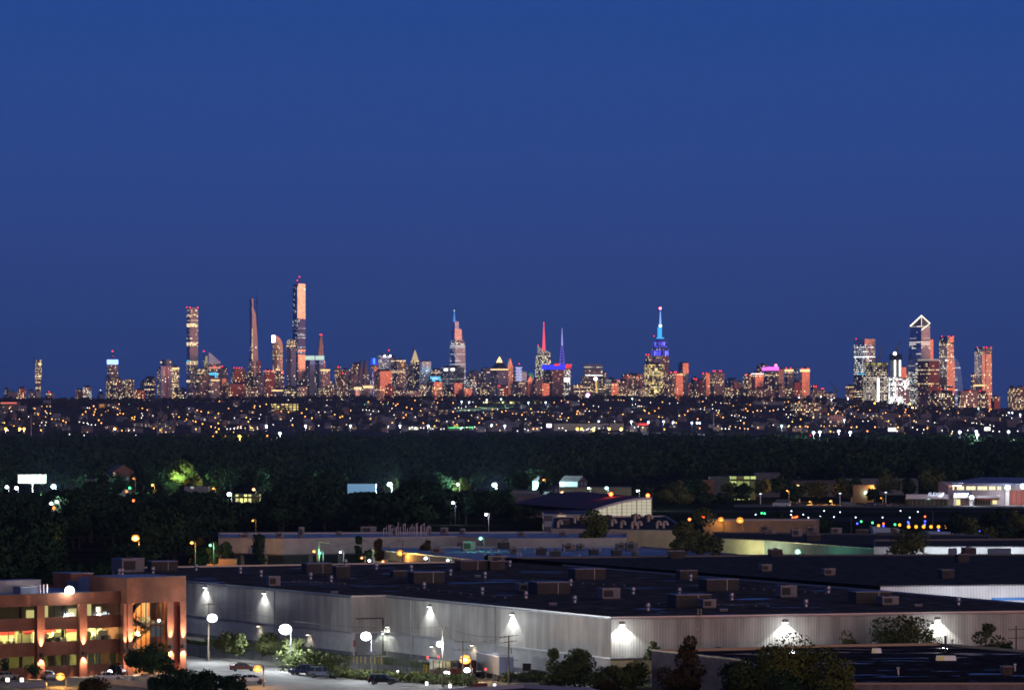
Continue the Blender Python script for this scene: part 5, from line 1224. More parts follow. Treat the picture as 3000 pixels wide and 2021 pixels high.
def roof_unit(px0,px1,yb,z,h,dep,label,group=None,m=None,rot=.2,name='rooftop_unit',grille=True,z0=None):
 """a plant box standing on a roof of height z: its foot shows on row yb"""
 d = D(yb,z);w = (px1 - px0) / F * d / 1.05;c = Vector((X((px0 + px1) / 2,d),d + dep / 2,z));ca,sa = math.cos(rot),math.sin(rot);ex,ey = Vector((ca,sa)),Vector((-sa,ca))
 o = MB().frame_box(c,ex,ey,-w / 2,w / 2,-dep / 2,dep / 2,z + .25,z + h,0).build(name,m or UNIT,origin=c);tag(o,label,'rooftop unit',group)
 MB().frame_box(c,ex,ey,-w / 2 + .1,w / 2 - .1,-dep / 2 + .1,dep / 2 - .1,z,z + .25,0).build('curb',GRILLE,o)
 MB().frame_box(c,ex,ey,-w / 2 - .06,w / 2 + .06,-dep / 2 - .06,dep / 2 + .06,z + h,z + h + .08,0).build('cap',COPE,o)
 if grille:
  MB().frame_box(c,ex,ey,-w * .42,w * .1,-dep / 2 - .03,-dep / 2,z + .25 + h * .15,z + h * .85,0).build('grille',GRILLE,o)
  MB().frame_box(c,ex,ey,w * .18,w * .40,-dep / 2 - .04,-dep / 2,z + .25 + h * .1,z + h * .9,0).build('access_panel',m or UNIT,o)
  MB().lathe((c.x,c.y,z + h + .08),[(w * .2,0),(w * .2,.22),(w * .16,.24)],14).build('fan_shroud',GRILLE,o)
 return o
def turbine_vent(px,yb,z,label,group,proto=[]):
 d = D(yb,z);loc = (X(px,d),d,z)
 if not proto:
  o = MB().lathe((0,0,0),[(.30,0),(.30,.35),(.26,.45)],12).build('turbine_vent',mat('vent_metal',(.5,.5,.54),.3,.85),origin=(0,0,0))
  MB().lathe((0,0,.45),[(.30,0),(.52,.10),(.56,.22),(.50,.30)],14).build('vent_skirt',mat('vent_bright',(.7,.7,.74),.22,.9),o)
  MB().lathe((0,0,.75),[(.34,0),(.38,.05),(.38,.50),(.34,.55),(.1,.60)],12).build('vent_head',mat('vent_metal',(.5,) * 3),o)
  learn_kids(o);proto.append(o)
 else: o = copy_tree(proto[0])
 o.location = loc;o.rotation_euler.z = px * .37;return tag(o,label,'roof vent',group)

# office building with a pale blue roof (its long wall runs across the middle of the picture)
Zb = 8.0
office,op = flat_building('office_block','long pale office block with a blue white roof and dark ground floor windows',
 [(640,1573),(830,1578),(1341,1570),(1490,1578),(1836,1575),(1836,1556),(640,1560)],Zb,LAV,BLUEROOF,COPE)
MB().prism([Vector((X(a,D(b,Zb)) ,D(b,Zb) - .3)) for a,b in ((648,1574),(830,1579.3),(1340,1571.2),(1340,1570.2),(830,1578),(648,1573))][::1],0,3.4,0,0).build('ground_floor_glazing',facade('facade_gf',(.12,.16,.17),(.03,.05,.06),.4,.15,9,4,.12,0,(1,.85,.3),(.9,.95,.6),.8,.86,.95,.1,.5),office)
MB().prism([Vector((X(a,D(b,Zb)) ,D(b,Zb) - e)) for a,b,e in ((648,1574,.8),(830,1579.3,.8),(1340,1571.2,.8),(1340,1571.2,.1),(830,1579.3,.1),(648,1574,.1))],3.4,3.75,0,0,0).build('canopy_band',mat('canopy_dark',(.06,.06,.07),.6),office)
for x0,x1,col in ((957,982,(1,.85,.3)),(895,912,(1,.7,.25)),(1015,1024,(.9,.95,.8))):
 d = D(1575,Zb) - 2.2;MB().box((X((x0 + x1) / 2,d),d,.6),(X(x1,d) - X(x0,d),.2,2.6)).build('lit_window',glow_mat('litwin_%d' % x0,col,.55),office)
for i,(a,b,yb,h) in enumerate(((700,738,1577,1.3),(808,830,1577,1.7),(874,890,1575,3.0),(985,1000,1568,1.0),(1055,1102,1563,2.0),(1145,1160,1568,2.0),(1250,1262,1566,2.2),(1290,1312,1566,2.0),(1347,1362,1565,1.6),(1518,1538,1572,1.3),(1640,1662,1570,1.2),(1752,1770,1568,1.4))):
 roof_unit(a,b,yb,Zb - .45,h,2.2,('pale','grey','tall white','small','wide silver','slim','boxy','double','corner','squat','low','last')[i] + ' plant box on the blue roof of the long office block','plant boxes on the long office roof')
rr = random.Random(8)
for q in range(22):
 px = 1125 + q * 6.2 + rr.uniform(-2,2);d = D(1569 + rr.uniform(-2,2),Zb - .45);h = rr.uniform(1.6,3.4);x = X(px,d)
 m = MB().tube((x,d,Zb - .45),(x,d,Zb + h),.13,.13,6)
 if q % 3 == 0: m.tube((x,d,Zb + h),(x + .6,d,Zb + h + .1),.15,.15,6)
 tag(m.build('exhaust_pipe',mat('pipe_pale',(.5,.46,.5),.5,.3)),'slim pale exhaust pipe in the crowd of pipes on the long office roof','pipe','exhaust pipes on the long office roof')
# lower building in front, blue roof full of air handlers, cream front
Zl = 6.0
lowb,lp = flat_building('low_workshop','low workshop with a wide blue roof crowded with air handlers',[(1080,1611),(1142,1614),(1420,1642),(1500,1652),(2290,1648),(2290,1633),(1880,1600),(1140,1600)],Zl,BEIGE,BLUEROOF,COPE)
for i,(a,b,yb,h,k) in enumerate(((1262,1300,1621,1.5,'pale blue'),(1352,1392,1614,2.6,'tall blue grey'),(1459,1492,1607,1.8,'brown left'),(1493,1520,1622,1.5,'grey'),(1570,1600,1626,1.9,'dark'),(1612,1642,1630,1.5,'maroon'),(1648,1684,1614,1.8,'pinkish'),
                                           (1690,1712,1612,1.6,'teal'),(1726,1752,1626,1.6,'second maroon'),(1792,1820,1628,1.6,'third maroon'),(1804,1838,1608,1.5,'back row'),(1833,1868,1614,2.3,'white topped'),(1852,1868,1628,1.2,'little teal'),(1340,1362,1600,1.1,'far left'))):
 m = {'maroon': UNITD,'dark': UNITD,'brown left': UNITD}.get(k.split()[-1] if 'maroon' in k else k,UNITT if i % 3 == 0 else UNIT)
 roof_unit(a,b,yb,Zl - .45,h,2.0,k + ' air handler on the wide blue workshop roof','air handlers on the blue workshop roof',m,rot=.25)
for q in range(16):
 px,y = rr.uniform(1300,1900),rr.uniform(1606,1634);d = D(y,Zl - .45);x = X(px,d)
 tag(MB().lathe((x,d,Zl - .45),[(.16,0),(.16,.5),(.3,.55),(.3,.8),(.1,.95)],8).build('pipe_vent',mat('pipe_pale',(.5,) * 3)),'small capped pipe vent on the wide blue workshop roof','roof vent','pipe vents on the blue workshop roof')
d = D(1630,Zl)
MB().prism([Vector((X(1131,D(1613,Zl)),D(1613,Zl) - .4)),Vector((X(1219,D(1622,Zl)),D(1622,Zl) - .4)),Vector((X(1219,D(1622,Zl)),D(1622,Zl) - .05)),Vector((X(1131,D(1613,Zl)),D(1613,Zl) - .05))],0,3.6,0,0).build('loading_bay',mat('bay_brown',(.10,.06,.04),.8),lowb)
x = X(1113,D(1612.5,Zl));MB().box((x,D(1612.5,Zl) - .6,1.6),(1.9,.3,1.1)).build('yellow_sign',glow_mat('sign_yellow',(1,.55,.05),1.0),lowb)
# long tan building on the right
Zt = 9.0
tan,tp = flat_building('tan_warehouse','long tan warehouse wall under two dazzling amber lamps',[(2060,1524),(2390,1523),(2400,1520),(2060,1519)],Zt,mat('wall_tan',(.22,.17,.12),.85,noise=.12,nscale=.4),NAVYROOF,COPE)
# roofs with gooseneck vents before the arched hall
Zg = 9.0
vented,vp = flat_building('vented_workshop','flat workshop whose roof carries a row of gooseneck vents lit amber',[(1615,1548),(1985,1553),(2010,1548),(1950,1510),(1620,1512)],Zg,mat('wall_amber',(.40,.33,.26),.85,noise=.15,nscale=.4),NAVYROOF,COPE)
for i,(px,y) in enumerate(((1852,1548),(1868,1548),(1925,1547),(1944,1547),(1635,1545),(1684,1532),(1793,1541),(1820,1546),(1860,1527),(1900,1528))):
 d = D(y,Zg - .45);x = X(px,d);m = MB();pt = None
 for q in range(9):
  a_ = q / 8 * math.pi;p_ = Vector((x + .55 - .55 * math.cos(a_),d,Zg + 1.0 + .6 * math.sin(a_)))
  if pt is not None: m.tube(pt,p_,.42,.42,8)
  else: m.tube((x,d,Zg - .45),p_,.42,.42,8)
  pt = p_
 m.tube(pt,pt + Vector((0,0,-.5)),.42,.5,8)
 tag(m.build('gooseneck_vent',mat('pipe_tan',(.5,.42,.34),.5,.3)),('stout gooseneck vent near the front edge of the amber lit workshop roof' if i < 4 else 'gooseneck vent farther back on the amber lit workshop roof'),'roof vent','gooseneck vents')
for i,(a,b,yb) in enumerate(((1640,1668,1538),(1700,1722,1536),(1770,1792,1525),(1850,1876,1522),(1890,1910,1524))):
 roof_unit(a,b,yb,Zg - .45,1.7,2,('first','second','third','fourth','fifth')[i] + ' dark plant box from the left behind the gooseneck vents','plant boxes behind the gooseneck vents',UNITD)
for px in (1770,1850,1930,1985): q = G(px,1549,Zg);light('wall_light',(q.x,q.y - 5,6.5),1500,(1,.45,.16),vented,radius=.4)
bh,_ = flat_building('brick_block','small orange lit brick block with a strip window below the amber workshop',[(1820,1566),(1905,1570),(1905,1560),(1820,1558)],5.5,mat('brick_orange',(.36,.2,.11),.85,noise=.2,nscale=.8),NAVYROOF,COPE)
# right hand dark roof with cream wall
Zr = 7.0
rb,rp = flat_building('cream_warehouse','dark roofed warehouse with a bright cream end wall',[(2090,1574),(2238,1582),(2565,1606),(2900,1600),(2900,1566),(2090,1558)],Zr,CREAM,NAVYROOF,COPED)
MB().prism([Vector((X(a,D(b,Zr)),D(b,Zr) - e)) for a,b,e in ((2239,1582,.25),(2564,1606,.25),(2564,1606,.05),(2239,1582,.05))],0,Zr - .2,0,0).build('teal_side_wall',mat('wall_teal',(.16,.22,.24),.85,noise=.15,nscale=.4),rb)
for i,(a,b,yb,h,m) in enumerate(((2226,2258,1556,1.6,UNITT),(2318,2350,1572,2.2,UNIT),(2362,2394,1562,2.0,UNITT),(2434,2466,1564,1.8,UNIT),(2508,2545,1563,1.2,UNITD),(2362,2404,1585,1.9,UNITD),(2238,2275,1565,.9,UNIT),(2612,2625,1560,1.4,UNITT))):
 roof_unit(a,b,yb,Zr - .45,h,2.2,('tan','tall grey','reddish','blue topped','low brown','wide purple','flat grey','small tan')[i] + ' plant box on the dark roof behind the cream wall','plant boxes on the cream warehouse',m,rot=.15)
wb,_ = flat_building('white_warehouse','low white walled warehouse at the right edge behind the big dark roof',[(2560,1600),(3150,1601),(3150,1576),(2560,1580)],8.0,mat('wall_white',(.50,.51,.53),.8,noise=.12,nscale=.4),NAVYROOF,COPED)
for i,(a,b,yb,h) in enumerate(((2780,2802,1618,2.0),(2895,2960,1618,2.6))):
 d = 1000;w = X(b,d) - X(a,d);o = MB().box((X((a + b) / 2,d),d,0),(w,3,EYE - (1606 - HZ) * d / F)).build('storage_tank' if i else 'storage_bin',mat('bin_blue',(.16,.2,.3),.7));tag(o,('small blue grey bin' if i == 0 else 'wide blue grey tank box') + ' before the low white wall at the right','container')
for px,dd_,col,pw in ((2125,7,(1,.93,.5),3200),(2170,7,(1,.93,.5),3200),(2215,7,(1,.93,.5),3200)):
 y = 1577.5 + (px - 2090) * .054;q = G(px,y,Zr);light('wall_light',(q.x,q.y - dd_,5.5),pw,col,rb,radius=.4)
for px in (2720,2830,2960): q = G(px,1600.6,8.0);light('wall_light',(q.x,q.y - 7,6),2600,(.85,.95,1),wb,radius=.5)
# two blue white covered canopies by the airfield
for x0,x1,y0,y1,lab in ((2562,2636,1543,1564,'pale blue canopy tent behind the round dark tree'),(2727,2876,1557,1578,'long pale blue hangar tent near the right edge')):
 d = D(y1 + 4,0);a,b = P(x0,y1,d),P(x1,y1,d);h = Z(y0,d)
 o = MB().loft([(a.x,d,0),(b.x,d,0),(b.x,d + 12,0),(a.x,d + 12,0)],[(a.x - .8,d,h),(b.x,d,h - .8),(b.x,d + 12,h - .8),(a.x - .8,d + 12,h)],0,0).build('canopy_tent',mat('tent_fabric',(.42,.52,.66),.7));tag(o,lab,'tent')
 MB().box(((a.x + b.x) / 2,d - .1,.2),((b.x - a.x) * .9,.1,h * .3)).build('skirt',mat('tent_dark',(.1,.12,.16),.8),o)

# ------------------------------------------------------------------ the hall with the arched roof
d0 = 1420.0
def arch(px): # roof edge rows of the gable wall
 t = (px - 1735) / (1909 - 1735);return 1493 - 36 * math.sin(min(1,max(0,t)) * math.pi / 2) ** 1.0
gl = [(1735 + (1909 - 1735) * q / 12) for q in range(13)]
front = [P(px,arch(px),d0) for px in gl];zb = Z(1511,d0)
back = [Vector((v.x - 24 - 5.0 * (1 - i / 12),d0 + 70,v.z + .6)) for i,v in enumerate(front)]
mb = MB();bot = [Vector((v.x,v.y,zb)) for v in front]
for a,b,c,e in zip(bot,bot[1:],front[1:],front): mb.face([a,b,c,e],0,[(a.x,a.z),(b.x,b.z),(c.x,c.z),(e.x,e.z)])
mb.prism([Vector((front[0].x - 8,d0 + .05)),Vector((front[-1].x,d0 + .05)),Vector((front[-1].x,d0 + 60)),Vector((front[0].x - 8,d0 + 60))],0,zb,1,1)
mb.face([front[-1],bot[-1],bot[-1] + Vector((-6,70,0)),back[-1]],1)
GAB = mat('gable_panel',(.48,.46,.34),.6,0,(1,.94,.68),.42,noise=.12,nscale=.2)
hall = tag(mb.build('arched_hall',[GAB,LAV],origin=(front[6].x,d0,0)),'hall with a curved blue roof and a translucent grid gable','building')
mb = MB()
lf = P(1600,1502,d0 + 10);lb = Vector((lf.x - 4,d0 + 70,lf.z))
fr = [lf] + front;bk = [lb] + back
for a,b,c,e in zip(fr,fr[1:],bk[1:],bk): mb.face([a + Vector((0,-1,.05)),b + Vector((0,-1,.05)),c,e])
mb.build('curved_roof',mat('hall_roof',(.12,.11,.17),.7,.0,spec=0),hall)
mb = MB()
for q,v in enumerate(front):
 if v.z - zb > .6: mb.box((v.x,v.y - .12,zb),(.12 if q % 3 else .28,.12,v.z - zb))
for q in range(1,5):
 z = zb + q * 1.25;xs = [v.x for v in front if v.z > z + .1]
 if xs: mb.box(((xs[0] + xs[-1]) / 2,front[0].y - .12,z),(xs[-1] - xs[0],.1,.08))
mb.build('mullion_grid',mat('mullion_grey',(.26,.25,.22),.6),hall)
mb = MB()
for a,b in zip(front,front[1:]): mb.face([a + Vector((0,-1.1,-.7)),b + Vector((0,-1.1,-.7)),b + Vector((0,-1.1,.12)),a + Vector((0,-1.1,.12))])
mb.build('roof_edge',mat('trim_white',(.78,.76,.8),.6),hall)
mb = MB().prism([Vector((lf.x - 1,d0 - 4)),Vector((P(1742,1500,d0).x,d0 - 4)),Vector((P(1742,1500,d0).x,d0 + 40)),Vector((lf.x - 1,d0 + 40))],0,Z(1505,d0),0,0);mb.build('side_wing',facade('facade_wing',(.34,.33,.36),(.06,.06,.08),.3,.3,5,4,.25,0,WARM,PALE,.7,.6,.5,0,.8),hall)
RED_OBS = glow_mat('obstruction_red',(1,.08,.02),14)
for px,y in ((1790,1447),(1898,1451)):
 p = P(px,y,d0 + 20);o = MB().ball(p,.7,8,5).build('obstruction_lamp',RED_OBS,hall);light('obstruction_light',p + Vector((0,-1,.4)),900,(1,.1,.03),hall,radius=.5)
for px,y,d in ((1918,1522,1310),(2020,1521,1280),(2060,1514,1290)):
 p = P(px,y,d);o = MB().tube((p.x,p.y,0),p,.12,.1,6).build('warning_post',POLE);MB().ball(p,.45,8,5).build('red_lamp',RED_OBS,o);tag(o,'thin post with a red warning lamp near the arched hall','lamp','red warning lamps near the arched hall')

# ------------------------------------------------------------------ the airfield
mb = MB();mb.face([Vector((X(a,D(b)),D(b),.03)) for a,b in ((1900,1555),(3300,1565),(3300,1476),(1900,1476))]);tag(mb.build('airfield_grass',mat('airfield_grass',(.028,.042,.025),.95,spec=0,noise=.35,nscale=.03),origin=(0,1400,.03)),kind='structure')
def strip(name,pts,m,z):
 mb = MB();mb.face([Vector((X(a,D(b)),D(b),z)) for a,b in pts]);return tag(mb.build(name,m,origin=(X(pts[0][0],D(pts[0][1])),D(pts[0][1]),z)),kind='structure')
strip('runway',[(2380,1528),(3300,1528),(3300,1515),(2380,1515)],mat('runway',(.055,.06,.075),.8,spec=0),.06)
strip('taxiway',[(1950,1502),(3300,1500),(3300,1493),(1950,1495)],mat('runway',(.09,) * 3),.06)
strip('apron',[(2150,1485),(3300,1491),(3300,1476),(2150,1478)],mat('apron',(.20,.20,.20),.8,spec=0),.09)
LMAT = {k: glow_mat('field_' + k,c,s_) for k,c,s_ in (('blue',(.05,.07,1),7),('white',(.7,.85,1),5),('green',(.05,1,.25),6),('orange',(1,.36,.03),2.6),('red',(1,.12,.03),6))}
def field_lamp(zx_,zy_,k,r=.34):
 px,y = 2200 + zx_ / 2.91,1260 + zy_ / 2.91;d = D(y,.6);x = X(px,d)
 o = MB().tube((x,d,0),(x,d,.5),.07,.07,5).build('edge_light',POLE);MB().ball((x,d,.6),r,8,5).build('lens',LMAT[k],o)
 return tag(o,{'blue': 'small blue taxiway edge light on the airfield grass','white': 'small bluish white edge light on the airfield','green': 'small green light on the airfield','orange': 'bright orange light in the row of approach lights','red': 'small red orange light on the airfield'}[k],'airfield light',{'blue': 'blue','white': 'white','green': 'green','orange': 'orange','red': 'red'}[k] + ' airfield lights')
for q in range(6): field_lamp(1345 + q * 63.5,822,'orange',.62)
for a,b in ((1088,813),(1268,806)): field_lamp(a,b,'orange',.55)
for a,b in ((906,795),(1340,782),(1484,775),(1482,802),(1695,808),(1600,852),(1954,856),(1130,815),(1346,795)): field_lamp(a,b,'blue')
for a,b in ((345,688),(624,686),(760,697),(1275,686),(1423,694),(446,718),(490,744),(708,738),(893,742),(1122,743),(1354,743),(40,718),(342,720),(590,735)): field_lamp(a,b,'white',.24)
for a,b in ((92,706),(116,708),(940,777),(1036,788),(1228,803)): field_lamp(a,b,'green',.36)
for a,b in ((1130,795),(1484,735),(1876,766),(2070,737),(355,742),(378,742),(393,736),(612,786)): field_lamp(a,b,'red',.36)

# the lit hangar with its sign
d = 1793.0
s_ = d / F
hx0,hx1 = X(2777,d),X(2955,d);zt = Z(1415,d)
HW = mat('hangar_wall',(.36,.31,.33),.8,noise=.08,nscale=.3)
hang = MB().prism([Vector((hx0,d)),Vector((hx1,d)),Vector((hx1,d + 40)),Vector((hx0,d + 40))],0,zt,0,None).build('hangar',[HW],origin=(hx0,d,0));tag(hang,'two storey hangar office with a glowing white sign and red hangar door','hangar')
rx1 = X(3080,d)
mb = MB();e0,e1,e2 = Vector((hx0 - 1.5,d - 1.5,zt)),Vector((rx1,d - 1.5,zt - .2)),Vector((X(2905,d),d + 10,Z(1402,d)))
mb.face([e0,e1,Vector((rx1,d + 40,Z(1404,d))),Vector((X(2905,d),d + 40,Z(1402,d))),Vector((hx0 + 10,d + 40,zt + .4))]);mb.face([e0 + Vector((0,0,-.9)),e1 + Vector((0,0,-.9)),e1,e0]);mb.build('roof',mat('hangar_roof',(.22,.25,.40),.5,.2),hang)
MB().prism([Vector((hx1,d + .5)),Vector((rx1,d + .5)),Vector((rx1,d + 40)),Vector((hx1,d + 40))],0,zt - .5,0,None).build('hangar_hall',HW,hang)
door = MB().box((X(2981,d),d + .3,0),(X(3004,d) - X(2958,d),.3,Z(1436,d))).build('hangar_door',mat('door_red',(.32,.09,.07),.6),hang)
for q in range(3): MB().box((X(2964 + q * 14,d),d + .1,0),(.25,.12,Z(1438,d))).build('door_seam',mat('door_seam',(.12,.04,.03),.6),door)
MB().box((X(2951,d),d - .4,0),(1.9,.8,zt - 1)).build('pillar',mat('pillar_white',(.62,.6,.62),.7),hang)
CRW = glow_mat('office_window',(1,.9,.52),1.25)
for a,b in ((2791,2824),(2831,2858),(2864,2892),(2898,2916),(2922,2933)):
 w = MB().box((X((a + b) / 2,d),d - .06,Z(1434.5,d)),(X(b,d) - X(a,d),.12,Z(1424,d) - Z(1434.5,d))).build('window',CRW,hang)
 MB().box((X((a + b) / 2,d),d - .16,Z(1434.5,d)),(.18,.08,Z(1424,d) - Z(1434.5,d))).build('mullion',HW,w)
MB().box((X(2799.5,d),d - .17,Z(1434.5,d)),(1.2,.06,Z(1424,d) - Z(1434.5,d))).build('blind',mat('blind_red',(.4,.12,.08),.7),hang)
SGN = glow_mat('sign_flex',(.86,.88,1),4.5);SGB = mat('sign_backing',(.10,.10,.2),.6)
def flex_sign(x0,x1,y0,y1,dd):
 w = X(x1,dd) - X(x0,dd);h = Z(y0,dd) - Z(y1,dd)
 q = letters(hang,'FLEXJET',(X(x0,dd) + w * .40,dd - .25,Z(y0,dd) - h * .42),h * 1.0,SGN,'sign_letters',0,.25,.08);q.scale = (w * .80 / max(.01,q.dimensions.x),1,1)
 m = MB();m.face([(X(x0,dd) + w * .02,dd - .3,Z(y1,dd)),(X(x0,dd) + w * .84,dd - .3,Z(y1,dd)),(X(x0,dd) + w * 1.0,dd - .3,Z(y0,dd)),(X(x0,dd) + w * .9,dd - .3,Z(y0,dd)),(X(x0,dd) + w * .78,dd - .3,Z(y1,dd) + h * .22),(X(x0,dd) + w * .02,dd - .3,Z(y1,dd) + h * .14)])
 m.build('sign_swoosh',SGN,hang)
flex_sign(2789,2821,1414.5,1423.5,d);
MB().box((X(2784,d),d - .08,Z(1426,d)),(1.4,.1,1.6)).build('lit_emblem',glow_mat('emblem_orange',(1,.4,.12),.8),hang)
ex0,ex1 = X(2789,d),X(2926,d);zc = Z(1452,d)
MB().box(((ex0 + ex1) / 2,d - 4.2,zc - .8),(ex1 - ex0,8.2,1.0)).build('canopy',mat('trim_white',(.6,) * 3),hang)
MB().box((X(2815,d),d - 8.0,zc + .25),(X(2842,d) - X(2790,d),.5,2.3)).build('sign_board',SGB,hang)
flex_sign(2793,2838,1444,1455.5,d - 8.3)
MB().box((X(2791,d),d - 7.6,0),(1.0,1.0,zc - .8)).build('canopy_pillar',mat('pillar_white',(.62,) * 3),hang);MB().box((X(2839,d),d - 7.6,0),(1.6,1.0,zc - .8)).build('canopy_pillar',mat('pillar_white',(.62,) * 3),hang)
MB().box((X(2807,d),d - .1,.1),(1.9,.15,2.7)).build('lit_door',glow_mat('lit_door',(1,.92,.4),1.0),hang);MB().box((X(2914,d),d - .1,.6),(2.0,.15,2.0)).build('lit_door',glow_mat('lit_door',(1,.92,.4),1.0),hang)
MB().box((X(2875,d),d - .12,.2),(X(2900,d) - X(2846,d),.12,2.5)).build('dark_glazing',facade('facade_dglass',(.2,.25,.25),(.02,.04,.04),.3,.15,1.2,4,0,wf=.85,hf=.97),hang)
MB().box((X(2893,d),d - 4,zc - 1.9),(X(2926,d) - X(2862,d),.2,1.0)).build('red_fascia',mat('door_red',(.32,) * 3),hang)
low = MB().box((X(2718,d),d + 6,0),(X(2770,d) - X(2655,d),16,Z(1460,d))).build('terminal_wing',facade('facade_term',(.10,.14,.13),(.03,.06,.05),.3,.2,2,3,.06,0,(1,.9,.4),(.6,1,.6),.7,.8,.8,.1,.6));tag(low,'low dark glass terminal wing left of the lit hangar','building')
MB().box((X(2715,d),d - 3.2,Z(1460,d)),(X(2776,d) - X(2654,d),6,2.0)).build('white_fascia',mat('trim_white',(.6,) * 3),low)
dd = d - 6.4;q = letters(low,'FLEXJET',(X(2742,dd),dd - .1,Z(1448,dd)),2.2,glow_mat('sign_dim',(.7,.8,1),1.4),'sign_letters',0,.25,.06);q.scale = (.95,1,1)
m = MB();m.face([(X(2752,dd),dd,Z(1454,dd)),(X(2759,dd),dd,Z(1454,dd)),(X(2766,dd),dd,Z(1444,dd)),(X(2763,dd),dd,Z(1444,dd))]);m.build('sign_swoosh',SGN,low)
MB().box((X(2762,d),d - .4,.6),(2.4,.2,2.6)).build('lit_window',glow_mat('lit_door',(1,.92,.4),1.0),low)

# cars and a bus parked along the apron
def simple_vehicle(name,L_,w_,h1,h2,paint,van=False):
 mb = MB();mb.loft([(-L_ / 2,-w_ / 2,.3),(L_ / 2,-w_ / 2,.3),(L_ / 2,w_ / 2,.3),(-L_ / 2,w_ / 2,.3)],[(-L_ / 2 + .05,-w_ / 2 + .06,h1),(L_ / 2 - .12,-w_ / 2 + .06,h1),(L_ / 2 - .12,w_ / 2 - .06,h1),(-L_ / 2 + .05,w_ / 2 - .06,h1)],0,0,0)
 o = mb.build(name,paint,origin=(0,0,0));a,b = (-L_ / 2 + .1,L_ / 2 - (.9 if van else 1.5));m = MB()
 m.loft([(a,-w_ / 2 + .08,h1),(b,-w_ / 2 + .08,h1),(b,w_ / 2 - .08,h1),(a,w_ / 2 - .08,h1)],[(a + .25,-w_ / 2 + .25,h2),(b - .7,-w_ / 2 + .25,h2),(b - .7,w_ / 2 - .25,h2),(a + .25,w_ / 2 - .25,h2)],0,1).build('cabin_glass',[mat('car_glass',(.02,.03,.04),.08,.2),paint],o)
 for x in (-L_ * .3,L_ * .3):
  for s in (-1,1): MB().tube((x,s * (w_ / 2 - .2),.33),(x,s * (w_ / 2 + .01),.33),.33,.33,10).build('wheel',mat('tyre',(.02,.02,.02),.9),o)
 return o
for i,(px,y,k,lab) in enumerate(((2487,1486,1,'dark van parked on the far apron, leftmost of a row'),(2546,1482,0,'dark car parked on the apron right of the dark van'),(2580,1482,0,'dark saloon in the middle of the apron row'),(2625,1484,0,'long dark car at the right end of the apron row'),(2290,1484,2,'white box van standing at the left of the apron'),(2345,1484,0,'dark car right of the white box van'))):
 o = simple_vehicle('van' if k else 'car',8 if k else 4.8,2.1,1.7 if k == 2 else 1.0,3.2 if k == 2 else (2.4 if k else 1.6),mat('veh_%d' % k,((.03,.03,.035),(.03,.035,.05),(.4,.4,.5))[k],.4),bool(k));p = G(px,y);o.location = (p.x,p.y,.1);o.rotation_euler.z = (.1,2.9,.2)[i % 3];tag(o,lab,'van' if k else 'car')

# ------------------------------------------------------------------ lamps in the middle distance that really light their surroundings
def lamp(px,y,d,col,em,r,power,label,name='lamp_post',double=False,zl=0.0,cat='street_lamp',pole=True,lrad=.5,aim_off=(0,-1.2,-.2)):
 p = P(px,y,d);base = Vector((p.x + .9,p.y + .6,zl))
 o = empty(name,base,label,'street lamp')
 if pole:
  MB().tube(base,(base.x,base.y,p.z + .3),.14,.09,8).build('pole',POLE,o)
  MB().tube((base.x,base.y,p.z + .3),(p.x,p.y,p.z + .35),.06,.06,6).build('arm',POLE,o)
 MB().lathe((p.x,p.y,p.z),[(r * .5,r * .55),(r * 1.02,r * .2),(r * 1.02,r * .05),(r * .9,0)][::-1],12).build('lamp_housing',POLE,o)
 MB().ball((p.x,p.y,p.z - .05),r,14,8,sz=.8).build('lamp_lens',em,o)
 light('lamp_light',p + Vector(aim_off) * (r + .3),power,col,o,radius=lrad)
 return o
EW,EG,EA = glow_mat('lens_white',(.90,.97,1),12),glow_mat('lens_green',(.10,1,.45),2.4),glow_mat('lens_amber',(1,.30,.03),1.7);EC = glow_mat('lens_cyan',(.62,1,.9),4);EB = glow_mat('lens_blue',(.3,.4,1),4)
cw,ca,cg,cc = (.9,.96,1),(1,.45,.1),(.25,1,.55),(.7,1,.92)
